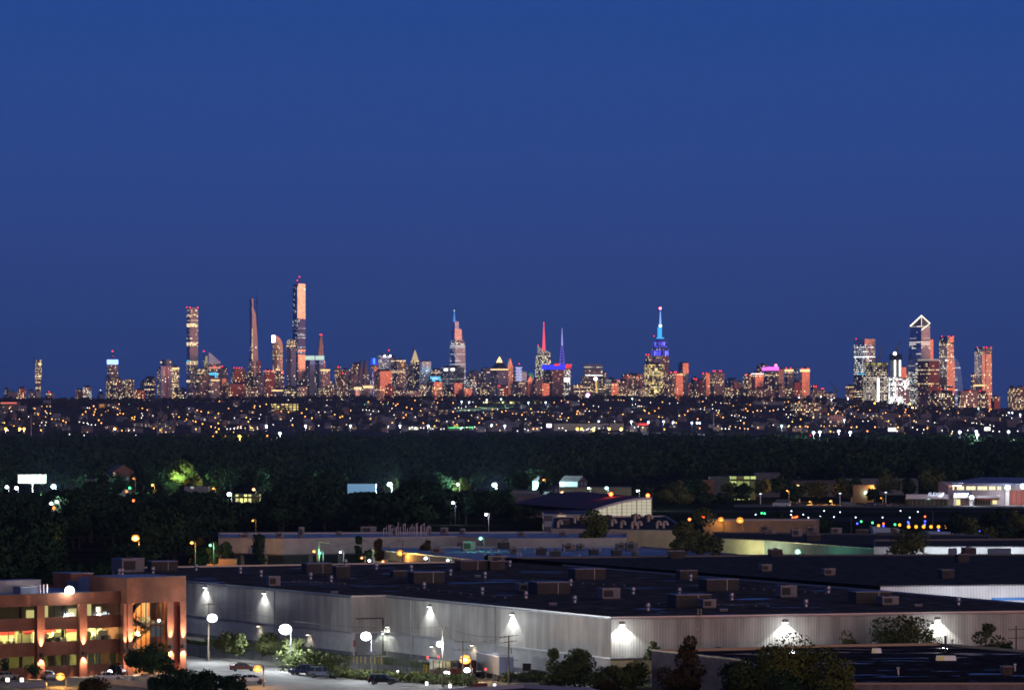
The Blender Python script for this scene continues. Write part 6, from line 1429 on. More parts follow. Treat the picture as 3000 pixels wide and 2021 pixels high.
for (px,y,d,c,e,r,pw,lab) in (
 (157,1424,1900,cc,EC,1.35,200000,'dazzling blue white lamp in the trees beside the white billboard'),
 (1142,1418,1900,cc,EC,1.35,200000,'dazzling cyan lamp in the wood above the long office block, left one'),
 (1449,1420,1950,cc,EC,1.4,200000,'dazzling cyan lamp in the wood above the long office block, right one'),
 (1341,1418,1890,(.8,1,.6),EW,.7,9000,'white lamp half hidden in a lit green crown between two dazzling ones'),
 (1327,1472,1500,(.6,.7,1),EW,.55,3000,'bluish white lamp in the dark wood below the green lit crown'),
 (1424,1506,1350,cw,EW,.5,2500,'small white lamp at the right edge of the dark wood'),
 (397,1575,1090,ca,EA,1.15,22000,'big amber lamp standing in the dark wood above the brick office'),
 (447,1420,1900,ca,EA,.7,6000,'amber lamp in the trees left of the lime green tree'),
 (391,1401,1950,ca,EA,.45,1500,'small amber lamp above the amber one by the lime green tree'),
 (545,1426,1900,ca,EA,.4,1500,'small amber lamp under the lime green tree'),(625,1430,1900,ca,EA,.6,2500,'amber lamp right of the lime green tree'),
 (743,1433,1900,(1,.7,.35),EA,.9,4000,'blurred warm lamp behind branches in the left wood'),
 (672,1447,1700,cw,EW,1.0,7000,'white lamp before the left wood'),(20,1426,1880,cw,EW,.8,5000,'white lamp below the white billboard, left one'),(48,1429,1880,(.8,.85,1),EW,.9,6000,'white lamp below the white billboard, right one'),
 (150,1474,1500,cw,EW,.6,3000,'white lamp in the dark wood below the dazzling one, left of two'),(166,1469,1500,cw,EW,.6,3000,'white lamp in the dark wood below the dazzling one, right of two'),
 (741,1524,1250,ca,EA,.42,900,'small orange lamp low in the dark wood'),(562,1589,1040,ca,EA,.5,3500,'amber lamp beside the rust coloured tree'),
 (616,1596,1035,cg,EG,.4,3500,'green lamp that colours a small tree at the end of the office block'),
 (1562,1452,1700,cw,EW,.95,9000,'white lamp left of the arched hall'),(1646,1441,1700,(1,.6,.3),EA,.6,4000,'pale orange lamp on a tall mast left of the arched hall'),
 (1777,1429,1720,cc,EC,.8,9000,'cyan white lamp behind the roof of the arched hall'),(1724,1429,1720,(.8,1,.6),EW,.4,2500,'small pale lamp left of the cyan one behind the arched hall'),(1867,1437,1700,(.9,1,.8),EW,.4,5000,'small white lamp lighting a pale tree behind the arched hall'),
 (1592,1405,1900,ca,EA,.5,2500,'small orange lamp beside a gabled roof in the wood'),(2076,1417,1880,ca,EA,.55,5000,'orange lamp at a lit gable near the right wood'),
 (2112,1521,1255,ca,EA,.95,900,'dazzling amber lamp on the tan warehouse, left one'),(2168,1523,1250,ca,EA,1.15,1400,'dazzling amber lamp on the tan warehouse, right one'),
 (2337,1615,1082,cg,glow_mat('lens_mint',(.35,1,.75),2.4),.8,2600,'mint green lamp before the teal side wall'),
 (2536,1442,1840,cc,EC,.8,500,'cyan lamp among trees right of the amber lit building'),(2720,1455,1790,(.5,1,.7),EC,1.25,9000,'cyan green lamp before the low terminal wing'),
 (2847,1456,1780,cw,EW,1.0,2200,'white lamp beside the hangar canopy sign'),(2952,1427,1788,(.9,.93,1),EW,1.25,2200,'dazzling white lamp on the hangar pillar'),(2998,1424,1786,(.9,.93,1),EW,1.4,2600,'dazzling white lamp at the right edge over the red hangar door'),
 (2336,1436,1850,ca,EA,.55,5000,'amber lamp in the amber lit trees'),(2306,1437,1850,ca,EA,.4,2500,'small amber lamp at the left of the amber lit trees'),(2433,1467,1800,ca,EA,.55,3500,'orange lamp low before the dark trees of the airfield'),(2372,1469,1800,ca,EA,.4,2000,'low orange lamp left of the orange one before the airfield'),(2559,1428,1840,ca,EA,.4,2500,'small orange lamp right of the cyan tree lamp'),(2581,1458,1800,ca,EA,.4,900,'small orange lamp on the apron edge'),
 (1173,1619,1060,(1,.42,.08),EA,1.0,2200,'dazzling orange lamp before the cream workshop wall'),(1408,1576,1080,cg,glow_mat('lens_mint',(.35,) * 3),.55,700,'teal green lamp at the end of the office block'),
 (920,1614,1085,ca,EA,.5,1800,'amber lamp on the pole before the office ground floor'),(937,1619,1080,cg,EG,.42,2500,'green traffic lamp before the office ground floor'),(997,1616,1085,cw,EW,.3,900,'small white lamp at the office door'),
 (1122,1644,950,(1,.6,.4),EA,.45,700,'small peach lamp under the yellow sign'),(1312,1640,960,(.6,1,.8),EC,.4,900,'small mint lamp at the workshop wall'),(1247,1634,980,(.8,1,.9),EW,.4,900,'small white lamp at the workshop wall'),(1060,1633,1000,(1,.7,.5),EA,.4,700,'small warm lamp between two trees before the office'),(1082,1641,970,(.7,.7,1),EW,.35,500,'small violet white lamp left of the yellow sign')):
 lamp(px,y,d,c,e,r,pw,lab)
for px,y,d,k,lab in ((380,1429,1850,'green','small green signal in the left wood'),(371,1439,1850,'red','small red signal just below the green one'),(391,1466,1700,'red','small red signal lower in the left wood'),(158,1488,1450,'red','small red signal under two white lamps')):
 p = P(px,y,d);o = MB().tube((p.x,p.y,0),p,.1,.1,6).build('signal_light',POLE);MB().ball(p,.55,8,5).build('lens',LMAT[k],o);tag(o,lab,'signal light')
# apron lamp posts that are unlit at the top, white heads
for px,y,yb,lab in ((2228,1447,1476,'slim white lit post at the left of the apron'),(2343,1447,1472,'slim white lit post among the amber trees'),(2461,1446,1474,'slim white lit post in the middle of the apron'),(2595,1443,1474,'slim white lit post right of the cyan tree lamp')):
 d = D(yb);p = P(px,y,d);o = MB().tube((p.x,p.y,0),p,.16,.12,6).build('lamp_post',mat('post_pale',(.5,.5,.6),.6,0,(.7,.8,1),.12));MB().box(p,(1.0,.5,.3)).build('lamp_head',glow_mat('head_dim',(.7,.85,1),3),o);tag(o,lab,'street lamp')
for px,yt,yb,d,lab in ((2494,1514,1558,1330,'thin grey mast on the airfield'),(2733,1495,1540,1340,'thin wooden pole on the right of the airfield'),(1911,1425,1520,1400,'tall thin mast at the corner of the arched hall'),(2104,1437,1473,1800,'thin pole right of the arched hall')):
 p = P(px,yt,d);tag(MB().tube((p.x,p.y,0),p,.16,.1,6).build('mast',POLE),lab,'mast')
# lit houses and sheds glimpsed in the wood
def wood_house(px,yr,w,d,m,label,rot=.3,zr=None):
 x = X(px,d);zr = Z(yr,d);h = zr - w * .32;ca_,sa_ = math.cos(rot),math.sin(rot);T = lambda a,b,z: Vector((x + a * ca_ - b * sa_,d + a * sa_ + b * ca_,z));mb = MB();hw,hl = w / 2,w * .7
 mb.face([T(-hw,-hl,0),T(hw,-hl,0),T(hw,-hl,h),T(0,-hl,zr),T(-hw,-hl,h)],0,[(0,0),(w,0),(w,h),(hw,zr),(0,h)]);mb.face([T(hw,-hl,0),T(hw,hl,0),T(hw,hl,h),T(hw,-hl,h)],0,[(0,0),(2 * hl,0),(2 * hl,h),(0,h)]);mb.face([T(-hw,hl,0),T(-hw,-hl,0),T(-hw,-hl,h),T(-hw,hl,h)],0)
 o = mb.build('gabled_house',m,origin=(x,d,0));r_ = MB()
 for s in (-1,1): r_.face([T(s * (hw + .4),-hl - .4,h - .2),T(s * (hw + .4),hl,h - .2),T(0,hl,zr + .1),T(0,-hl - .4,zr + .1)][::s])
 r_.build('roof',ROOFH,o);return tag(o,label,'house')
HB,HWm = facade('facade_hb',(.22,.1,.07),(.1,.1,.1),0,.5,3,3,.2,0,WARM,PALE,1,.4,.5,0,.8),facade('facade_hw',(.07,.07,.085),(.2,.3,.35),0,.5,3,3,.12,0,(.5,.9,1),PALE,.8,.35,.5,0,.8)
wood_house(353,1360,11,2060,HB,'brown gabled house front showing above the trees at the left');wood_house(1588,1395,7,1960,HWm,'pale gable beside the small orange lamp');wood_house(1680,1394,8,1950,HWm,'white house with a lit window in the wood left of the arched hall',.9);wood_house(1622,1422,8,1800,HWm,'small white gable below the pale gable house')
def shed(x0,x1,y0,y1,d,m,label,cat='building',dep=14,name='shed'):
 a,b = X(x0,d),X(x1,d);o = MB().prism([Vector((a,d)),Vector((b,d)),Vector((b,d + dep)),Vector((a,d + dep))],min(0,Z(y1,d)),Z(y0,d),0,1).build(name,[m,mat('shed_roof',(.10,.12,.17),.7)]);return tag(o,label,cat)
DIML = mat('wall_dim',(.11,.11,.13),.85,noise=.2,nscale=.3);CRDIM = mat('wall_cream_dim',(.17,.17,.12),.85,noise=.2,nscale=.3)
LITG = facade('facade_litg',(.12,.14,.06),(.3,.34,.1),0,.6,3.2,5,.85,.5,(.75,.95,.25),(.85,1,.45),.75,.85,.8,0,.8)
shed(2141,2214,1395,1410,1900,LITG,'glass building lit yellow green behind the dark trees');shed(2080,2140,1396,1412,1910,DIML,'dim low building left of the yellow green glass one');shed(2212,2285,1385,1412,1950,DIML,'pale lavender building right of the yellow green glass one')
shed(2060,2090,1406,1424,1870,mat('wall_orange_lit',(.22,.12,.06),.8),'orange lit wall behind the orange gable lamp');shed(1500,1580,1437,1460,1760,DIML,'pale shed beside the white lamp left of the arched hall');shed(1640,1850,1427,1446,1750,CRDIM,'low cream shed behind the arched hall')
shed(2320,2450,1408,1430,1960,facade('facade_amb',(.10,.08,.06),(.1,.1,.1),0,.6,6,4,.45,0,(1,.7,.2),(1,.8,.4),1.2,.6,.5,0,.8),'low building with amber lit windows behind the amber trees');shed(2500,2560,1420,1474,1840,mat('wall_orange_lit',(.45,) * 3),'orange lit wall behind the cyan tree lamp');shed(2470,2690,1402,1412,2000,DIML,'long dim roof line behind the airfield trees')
shed(240,330,1405,1425,1980,DIML,'dim shed between the white billboard and the lime green tree');shed(325,370,1397,1425,1970,mat('wall_bluegrey',(.2,.24,.32),.8),'blue grey shed under the brown gabled house');shed(540,610,1425,1450,1870,facade('facade_dim',(.2,.2,.22),(.2,.2,.2),0,.6,3,3,.5,0,PALE,COOL,.9,.5,.5,0,.8),'dim lit shed under the lime green tree');shed(690,760,1448,1462,1840,facade('facade_yel',(.14,.14,.05),(.3,.3,.1),0,.6,2,3,.8,0,(.9,.95,.3),(1,.9,.4),.9,.7,.7,0,.8),'low shed lit yellow behind branches at the left');shed(1178,1205,1440,1462,1850,mat('wall_bluegrey',(.2,) * 3),'small pale wall between the dark trees');shed(1510,1600,1449,1459,1600,DIML,'low pale building at the left foot of the arched hall');shed(1018,1102,1417,1445,1880,mat('truck_box',(.30,.48,.62),.6,0,(.25,.6,.95),.35),'pale blue lit box trailer half hidden by trees','trailer',4,'box_trailer')
shed(198,221,1604,1640,1270,mat('wall_dark',(.06,.06,.07),.8),'dark shed left of the red lit hut')
hut = shed(221,263,1613,1650,1250,mat('hut_red',(.55,.14,.07),.7,0,(1,.16,.05),.18),'red lit hut with a pale door above the brick office',name='hut');MB().box((X(233,1249.8),1249.8,0),(2.5,.15,Z(1618,1250))).build('door',mat('hut_door',(.6,.5,.48),.7,0,(1,.6,.5),.22),hut)
t_ = shed(556,690,1637,1662,1080,mat('truck_orange',(.55,.36,.2),.7),'pale box trailers lit orange behind the dark roof','trailer',6,'box_trailer');light('lamp_light',P(600,1628,1074),1800,(1,.42,.1),None,radius=.4)
# the white billboard at the left
d = 1905.0;a,b = P(52,1389,d),P(136,1416,d)
bb = MB().box(((a.x + b.x) / 2,d,b.z),(b.x - a.x,.8,a.z - b.z)).build('billboard',mat('board_frame',(.1,.1,.1),.6));tag(bb,'large glowing white billboard in the trees at the left','billboard')
MB().box(((a.x + b.x) / 2,d - .45,b.z + .3),(b.x - a.x - .6,.1,a.z - b.z - .6)).build('lit_panel',glow_mat('board_lit',(1,.96,.86),2.6),bb);MB().tube(((a.x + b.x) / 2,d + .5,0),((a.x + b.x) / 2,d + .5,b.z),.4,.4,8).build('post',POLE,bb)
MB().box((b.x - 1.4,d - .52,b.z + 1.6),(2.2,.06,2.0)).build('printed_block',glow_mat('board_print',(1,.8,.4),.9),bb)

# ------------------------------------------------------------------ trees of the middle distance
protos = [make_tree('dark tree',h,r,1500,.62,LEAF_DARK,60 + i,clear=.12,blobs=16) for i,(h,r) in enumerate(((16,6.2),(14,6.8),(18,6.0),(13,5.4),(15,7.2)))]
learn_kids(*protos)
KEEP = ((157,1424,1900,20),(95,1408,1905,45),(1142,1420,1900,24),(1449,1424,1950,26),(1060,1430,1880,42),(397,1582,1092,16),(672,1450,1702,12),(447,1424,1900,10),(1327,1478,1502,8),(1562,1458,1700,34),(1646,1448,1700,16),(353,1376,2060,18),(34,1431,1880,26),(743,1436,1900,12),(158,1490,1502,12),(1424,1510,1352,8),(240,1634,1250,26),(575,1428,1870,34),(530,1405,1930,52),(1341,1420,1890,14),(725,1458,1840,26),(741,1530,1252,6),(1680,1404,1950,24),(1622,1432,1800,16),(391,1403,1950,6),(376,1440,1850,10),(391,1468,1700,6),(600,1650,1085,60),(583,1600,1064,26),(625,1600,1060,26),(562,1596,1042,8),(1735,1460,1420,190))
spots = []
rng2 = np.random.default_rng(21)
tries = 0
while len(spots) < 285 and tries < 9000:
 tries += 1
 if len(spots) % 3 == 0: d = rng2.uniform(900,1340);px = rng2.uniform(-60,640)
 else: d = rng2.uniform(1300,2080);px = rng2.uniform(-60,1640)
 if d < 1110 and px > 560: continue
 if d < 1250 and px > 640: continue
 if d < 1290 and px > 560: continue
 if d < 1480 and px > 1250: continue
 if px > 1560 and d < 1700: continue
 yb,yt = HZ + EYE * F / d,HZ + (EYE - 15) * F / d
 # keep the lit places open: a tree before one of them stays low enough not to hide it
 top = 15.5
 for (lx,ly,ld,rad) in KEEP:
  if d < ld + 2 and abs(px - lx) < rad + 6.0 * F / d: top = min(top,EYE - (ly + 8 - HZ) * d / F)
 if top < 5.0: continue
 spots.append((px,d,top))
for i,(px,d,top) in enumerate(spots):
 o = protos[i % 5] if i < 5 else copy_tree(protos[i % 5]);o.location = (X(px,d),d,0);o.rotation_euler.z = rng2.uniform(0,6.28)
 hh = (16,14,18,13,15)[i % 5];s = min(rng2.uniform(.75,1.15),top / hh);w_ = max(s,.62);o.scale = (w_,w_,s)
 tag(o,'dark leafy tree in the wood between the office roofs and the far forest','tree','trees of the dark wood')
cs = []
while len(cs) < 420:
 d = rng2.uniform(1420,2060);px = rng2.uniform(-60,1560)
 if px > 1180 and d < 1560: continue
 top = min(9.5,EYE - (1440 - HZ) * d / F)
 for (lx,ly,ld,rad) in KEEP:
  if d < ld + 2 and abs(px - lx) < rad + 5 * F / d: top = min(top,EYE - (ly + 8 - HZ) * d / F)
 if top > 2.5: cs.append((X(px,d),d,-.5,top / 13.0))
wood_mass('undergrowth',cs,150,8.5,6.6,.75,LEAF_DARK)
def one_tree(px,yb,yt,w,label,m=LEAF,seed=1,d=None,n=2200,shape='round',clear=.15,size=None,blobs=14,zb=0.0,name='tree'):
 """a tree of its own: foot on row yb (or at distance d), top on row yt, w pixels wide"""
 d = d or D(yb,zb);h = Z(yt,d) - zb;rx = w / 2 * d / F
 return make_tree(label,h,rx,n,size or max(.13,.00034 * d),m,seed,loc=(X(px,d),d,zb),shape=shape,clear=clear,blobs=blobs,name=name)
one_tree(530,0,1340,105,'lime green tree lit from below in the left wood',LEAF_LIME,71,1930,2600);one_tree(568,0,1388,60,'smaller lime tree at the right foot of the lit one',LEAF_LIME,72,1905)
light('lamp_light',P(520,1408,1915),26000,(.75,1,.5),None,radius=.6)
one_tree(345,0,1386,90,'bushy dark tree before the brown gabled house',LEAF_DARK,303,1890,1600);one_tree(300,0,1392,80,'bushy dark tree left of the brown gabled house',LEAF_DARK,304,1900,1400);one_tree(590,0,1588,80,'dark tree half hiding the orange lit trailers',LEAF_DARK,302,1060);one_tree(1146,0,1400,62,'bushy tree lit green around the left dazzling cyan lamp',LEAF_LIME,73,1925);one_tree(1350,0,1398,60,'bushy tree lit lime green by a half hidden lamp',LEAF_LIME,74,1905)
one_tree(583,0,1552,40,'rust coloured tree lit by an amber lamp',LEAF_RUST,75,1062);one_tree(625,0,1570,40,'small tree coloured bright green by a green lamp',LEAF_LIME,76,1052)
one_tree(760,0,1570,78,'dark conical tree before the left part of the office block',LEAF_DARK,77,1000,shape='cone');one_tree(1050,0,1572,48,'dark tree before the middle of the office block',LEAF_DARK,78,1010,shape='cone');one_tree(1078,0,1588,30,'lower dark tree joined to the one before the office middle',LEAF_DARK,79,1005)
one_tree(1110,0,1572,36,'small reddish dark tree left of the orange lamp',LEAF_RUST,80,1075);one_tree(1247,0,1565,40,'small dark tree against the office wall',LEAF_RUST,81,1090);one_tree(1430,0,1580,40,'dark tree at the corner of the blue roofs',LEAF_DARK,82,930);one_tree(660,0,1575,60,'dark tree at the left end of the office block',LEAF_DARK,83,1110)
one_tree(1735,0,1470,110,'green tree standing before the arched hall',LEAF,84,1120,2600,clear=.3);one_tree(2030,0,1470,130,'large dark tree between the amber workshop and the tan warehouse',LEAF,85,1060,3200);one_tree(2085,0,1540,80,'broad green tree at the right foot of the large dark one',LEAF,86,1045,2200);one_tree(1985,0,1560,60,'bush at the left foot of the large dark tree',LEAF,87,1040)
one_tree(2660,0,1548,150,'round dark tree before the white walled warehouse',LEAF,88,985,3200)
one_tree(2528,0,1432,46,'tree tinted green by the cyan lamp before it',LEAF_LIME,300,1848,900);one_tree(2556,0,1428,40,'slim tree before the orange lit wall',LEAF_DARK,301,1836,900);one_tree(2410,0,1506,60,'dark round bush on the airfield edge',LEAF_DARK,89,1340);one_tree(2285,0,1500,66,'dark bush above the tan warehouse',LEAF_DARK,90,1360)
for i,(px,yt,w,d) in enumerate(((2235,1395,60,1860),(2285,1390,70,1870),(2390,1400,80,1840),(2330,1415,60,1830),(2470,1400,80,1850),(2510,1395,60,1845),(2600,1385,80,1880),(2660,1400,60,1870),(2730,1375,100,1900),(2180,1415,60,1820),(2140,1415,70,1830),(2050,1400,90,1860),(1980,1410,90,1850),(2120,1440,60,1790),(1945,1430,70,1800),(1880,1418,80,1780),(2010,1440,70,1780),(2060,1446,70,1780),(2680,1450,40,1800),(2785,1375,60,1920))):
 one_tree(px,0,yt,w,'tree in the dim row along the far side of the airfield',(LEAF,LEAF_DARK)[i % 2],100 + i,d,900)['group'] = 'trees along the airfield'
for i,(px,yt,w,d) in enumerate(((2800,1490,90,1300),(2840,1505,70,1290),(2910,1480,90,1310),(2985,1485,90,1300),(2945,1530,80,1260),(2890,1535,70,1250),(3005,1540,70,1240))):
 one_tree(px,0,yt,w,'dark tree in the group at the right edge of the airfield',(LEAF_DARK,LEAF)[i % 2],130 + i,d,1200)['group'] = 'trees at the right edge of the airfield'
# ------------------------------------------------------------------ the big warehouse
def corrugated(key,col,pitch=.5,dirt=.25,streak=.0):
 m = bpy.data.materials.new(key);m.use_nodes = True;MATS[key] = m;nt = m.node_tree;b = nt.nodes['Principled BSDF']
 uv = nd(nt,'ShaderNodeUVMap');s = nd(nt,'ShaderNodeSeparateXYZ');nt.links.new(uv.outputs[0],s.inputs[0])
 w = mth(nt,'PINGPONG',mth(nt,'DIVIDE',s.outputs[0],pitch),.5);w = maprange(nt,w,.10,.34)
 mp = nd(nt,'ShaderNodeMapping');mp.inputs['Scale'].default_value = (.5,.06,1);nt.links.new(uv.outputs[0],mp.inputs[0])
 n = nd(nt,'ShaderNodeTexNoise');n.inputs['Scale'].default_value = 1.0;n.inputs['Detail'].default_value = 5;nt.links.new(mp.outputs[0],n.inputs['Vector'])
 n2 = nd(nt,'ShaderNodeTexNoise');n2.inputs['Scale'].default_value = .12;n2.inputs['Detail'].default_value = 3;nt.links.new(uv.outputs[0],n2.inputs['Vector'])
 f = mth(nt,'MULTIPLY',maprange(nt,n.outputs[0],.3,.7,1 - dirt,1 + dirt * .5),maprange(nt,n2.outputs[0],.3,.7,.85,1.12));c = nd(nt,'ShaderNodeCombineXYZ')
 for i in range(3): nt.links.new(f,c.inputs[i])
 base = mixc(nt,1.0,tuple(col),c.outputs[0],'MULTIPLY');base = mixc(nt,w,mixc(nt,1.0,base,(.84,.84,.84),'MULTIPLY'),base)
 nt.links.new(base,b.inputs['Base Color']);b.inputs['Roughness'].default_value = .5;b.inputs['Specular IOR Level'].default_value = .4;b.inputs['Metallic'].default_value = .0
 bp = nd(nt,'ShaderNodeBump');bp.inputs['Strength'].default_value = .35;bp.inputs['Distance'].default_value = .06;nt.links.new(w,bp.inputs['Height']);nt.links.new(bp.outputs[0],b.inputs['Normal'])
 return m
CORR = corrugated('corrugated_grey',(.45,.42,.37),.5,.3);CORRW = corrugated('corrugated_white',(.62,.63,.66),.6,.08)
CONC = mat('concrete_wall',(.43,.43,.42),.85,noise=.16,nscale=.35);CONCD = mat('concrete_dark',(.12,.12,.13),.9,noise=.2,nscale=.5)
TANB = mat('tan_base',(.34,.26,.15),.85,noise=.15,nscale=.4)
ZW = 11.0
W1O = [(330,1681),(1030,1745),(1133,1743),(1790,1807),(3220,1785.4),(3220,1784),(2579,1728.5),(1500,1641.5),(330,1662)]
WP = [Vector((X(a,D(b,ZW)),D(b,ZW))) for a,b in W1O]
ware,wp = flat_building('warehouse','huge warehouse with a dark flat roof and grey ribbed walls lit from under the eaves',None,ZW,CORR,DARKROOF,mat('coping_pale',(.45,.45,.44),.35,.6),zb=4.2,pts=ccw(WP),parapet=.25,thick=.3)
IN = offset_poly(ccw(WP),.22)
MB().prism(IN,0,4.2,0,None).build('concrete_base',CONC,ware)
def wall_frame(i):
 """origin, along-axis, outward normal, length of the warehouse wall from outline point i to i+1 (left to right seen from here)"""
 a,b = WP[i],WP[i + 1];e = (b - a).normalized();n = Vector((e.y,-e.x));return a,e,n,(b - a).length
def wall_s(i,px):
 a,e,n,L_ = wall_frame(i);k = (px - 1500) / F;return (k * a.y - a.x) / (e.x - k * e.y)
for i in (0,1,2,3):
 a,e,n,L_ = wall_frame(i);MB().frame_box(a,e,-n,-.02,L_ + .02,-.16,.2,4.16,4.34,0).build('flashing',mat('flashing_metal',(.55,.55,.55),.3,.7),ware)
 MB().frame_box(a,e,-n,0,L_,.14,.24,0,.75,0).build('plinth',CONCD,ware)
 if i != 1: MB().tube((a + n * .18).to_3d() + Vector((0,0,ZW - .3)),(a + e * L_ + n * .18).to_3d() + Vector((0,0,ZW - .3)),.12,.12,6).build('gutter',COPE,ware)
for i,px in ((0,806),(2,1452),(2,1207)):
 a,e,n,L_ = wall_frame(i);p = a + e * wall_s(i,px) + n * .15;MB().tube((p.x,p.y,.2),(p.x,p.y,ZW - .2),.08,.08,6).build('downpipe',COPE,ware)
a,e,n,L_ = wall_frame(3);MB().frame_box(a,e,-n,-.02,28,.13,.24,.75,4.1,0).build('tan_panel',TANB,ware)
a,e,n,L_ = wall_frame(1)
MB().frame_box(a,e,-n,wall_s(1,1046),wall_s(1,1120),.05,.2,.1,6.7,0).build('loading_door',mat('door_grey',(.26,.27,.27),.7,noise=.1,nscale=.5),ware)
MB().frame_box(a,e,-n,wall_s(1,1046) - .25,wall_s(1,1120) + .25,.0,.1,6.7,6.95,0).build('door_head',COPED,ware);MB().frame_box(a,e,-n,wall_s(1,1120),wall_s(1,1120) + .3,.0,.1,.1,6.7,0).build('door_jamb',COPED,ware)
MB().frame_box(a,e,-n,.1,wall_s(1,1045) - .3,.1,.2,.1,5.2,0).build('pale_panel',mat('panel_white',(.62,.62,.6),.7),ware)
MB().frame_box(a,e,-n,.35,.8,.06,.1,1.7,2.9,0).build('red_notice',mat('notice_red',(.4,.12,.1),.7),ware)
LW = light
CONE = math.radians(112)
def wall_lamp(par,a,e,n,s,z,power,col=(.9,.96,1),em=None,wide=.85,spot=CONE,off=.75,tilt=.25):
 p = a + e * s
 h = MB().frame_box(p,e,-n,-wide / 2,wide / 2,-.55,-.02,z,z + .28,0).build('wall_lamp',COPED,par)
 MB().frame_box(p,e,-n,-wide / 2 + .05,wide / 2 - .05,-.5,-.08,z - .05,z,0).build('lamp_lens',em or EW,h)
 if power > 1000: light('wall_fill',(p + n * 3.5).to_3d() + Vector((0,0,z - 1.2)),power * .2,col,h,radius=.4)  # extra fill light added off the wall, with no fixture of its own
 q = (p + n * off).to_3d() + Vector((0,0,z - .15));light('lamp_light',q,power,col,h,'SPOT',.12,spot,Vector((-n.x * tilt,-n.y * tilt,-1)),.35)
 return h
for i,px,z,pw in ((0,603,10.0,1600),(0,776,10.0,1300),(2,1261,9.7,1400),(2,1503,9.8,2200),(3,1822,9.75,3200),(3,2300,9.7,3200),(3,2746,9.7,3200)):
 a,e,n,L_ = wall_frame(i);wall_lamp(ware,a,e,n,max(1.2,wall_s(i,px)),z,pw)
for i,px,z,pw,c in ((0,760,3.6,110,(1,.85,.6)),(0,905,3.0,150,(1,.9,.7)),(2,1386,3.7,150,(1,.7,.4)),(2,1268,2.6,60,(1,.8,.5))):
 a,e,n,L_ = wall_frame(i);wall_lamp(ware,a,e,n,wall_s(i,px),z,pw,c,glow_mat('lens_warm',(1,.82,.55),14),.5)
a,e,n,L_ = wall_frame(2);wall_lamp(ware,a,e,n,.7,5.2,520,(.95,1,.85),None,.5)
a,e,n,L_ = wall_frame(1);wall_lamp(ware,a,e,n,L_ - .9,4.0,160,(.95,1,.85),None,.4)
# second roof behind, with the white wall
ZB2 = 11.6
B2O = [(2579,1716),(3250,1709),(3250,1622),(2300,1624),(1480,1633)]
big,bp_ = flat_building('second_warehouse','second huge warehouse behind with a bare navy roof and a floodlit white wall',B2O,ZB2,CORRW,NAVYROOF,COPED,parapet=.3)
a,b = [Vector((X(p,D(q,ZB2)),D(q,ZB2))) for p,q in ((2579,1716),(3250,1709))];e = (b - a).normalized();n = Vector((e.y,-e.x))
def sB(px): k = (px - 1500) / F;return (k * a.y - a.x) / (e.x - k * e.y)
MB().frame_box(a,e,-n,sB(2905),sB(3230),-.06,.02,8.6,9.15,0).build('blue_stripe',mat('stripe_blue',(.05,.2,.55),.6),big)
for px in (2680,2840,3060): wall_lamp(big,a,e,n,sB(px),6.2,260,(.86,.93,1),None,.8,math.radians(170),3.5,-.2)  # unseen fixtures added low on the wall to brighten it
light('lamp_light',(a + e * sB(2760) + n * 9).to_3d() + Vector((0,0,8.5)),2300,(.88,.94,1),big,radius=1.0);light('lamp_light',(a + e * sB(2960) + n * 9).to_3d() + Vector((0,0,8.0)),2500,(.9,.94,1),big,radius=1.0)  # fill lights without fixtures, added to brighten the white wall
a2,b2 = [Vector((X(p,D(q,ZB2)),D(q,ZB2))) for p,q in ((1480,1633),(2579,1716))];e2 = (b2 - a2).normalized();n2 = Vector((e2.y,-e2.x));MB().frame_box(a2,e2,-n2,0,(b2 - a2).length,-.06,-.01,10.7,11.66,0).build('parapet_shade',mat('shade_black',(.012,.012,.014),.9,spec=0),big)  # shade on the left-facing parapet, painted as a black strip
# vents and plant on the big roof
ZR = ZW - .25
VT = [(1,130,262),(1,612,292),(1,838,326),(1,1378,356),(1,1602,388),(1,1760,206),(1,2095,250),(2,15,246),(2,390,270),(2,818,316),(2,1195,346),(2,530,464),(2,1165,520),(2,1640,565),(2,2175,615),(2,1465,218),(2,2130,428),(3,555,500),(3,1040,505),(3,1158,360),(3,1590,562),(3,710,672),(4,275,488),(4,40,632),(4,1640,612)]
ZQ = {0: (0,3.7242),1: (540,3.7242),2: (1100,3.7242),3: (1700,3.5815),4: (2350,3.5815)}
def qx(z,v): return ZQ[z][0] + v / ZQ[z][1]
def qy(z,v): return 1600 + v / ZQ[z][1]
for z,a_,b_ in VT: turbine_vent(qx(z,a_),qy(z,b_),ZR,'silver turbine vent standing on the dark roof of the huge warehouse','turbine vents on the huge warehouse roof')
for z,a_,b_ in ((0,1335,310),(0,1300,312),(0,1670,292)): turbine_vent(qx(z,a_),qy(z,b_),ZR,'silver turbine vent just behind the brick stair tower','turbine vents behind the brick stair tower')
def monitor(z,x0,x1,yt,yb,dep,label,m=UNITD,rot=.28):
 px0,px1,y1 = qx(z,x0),qx(z,x1),qy(z,yb);d = D(y1,ZR);h = (yb - yt) / ZQ[z][1] * d / F * .93
 o = roof_unit(px0 + (px1 - px0) * .06,px1,y1,ZR,h,dep,label,'brown plant enclosures on the huge warehouse roof',m,rot,'plant_enclosure',False)
 c = Vector(o.location);mb = MB();ca_,sa_ = math.cos(rot),math.sin(rot);ex,ey = Vector((ca_,sa_)),Vector((-sa_,ca_));w = (px1 - px0) * .94 / F * d / 1.05
 mb.frame_box(c,ex,ey,-w * .46,w * .46,-dep / 2 - .02,-dep / 2,ZR + h * .3,ZR + h * .36);mb.build('side_rail',GRILLE,o);MB().frame_box(c,ex,ey,w * .12,w * .14,-dep / 2 - .05,-dep / 2,ZR + .1,ZR + h).build('corner_strip',COPE,o);return o
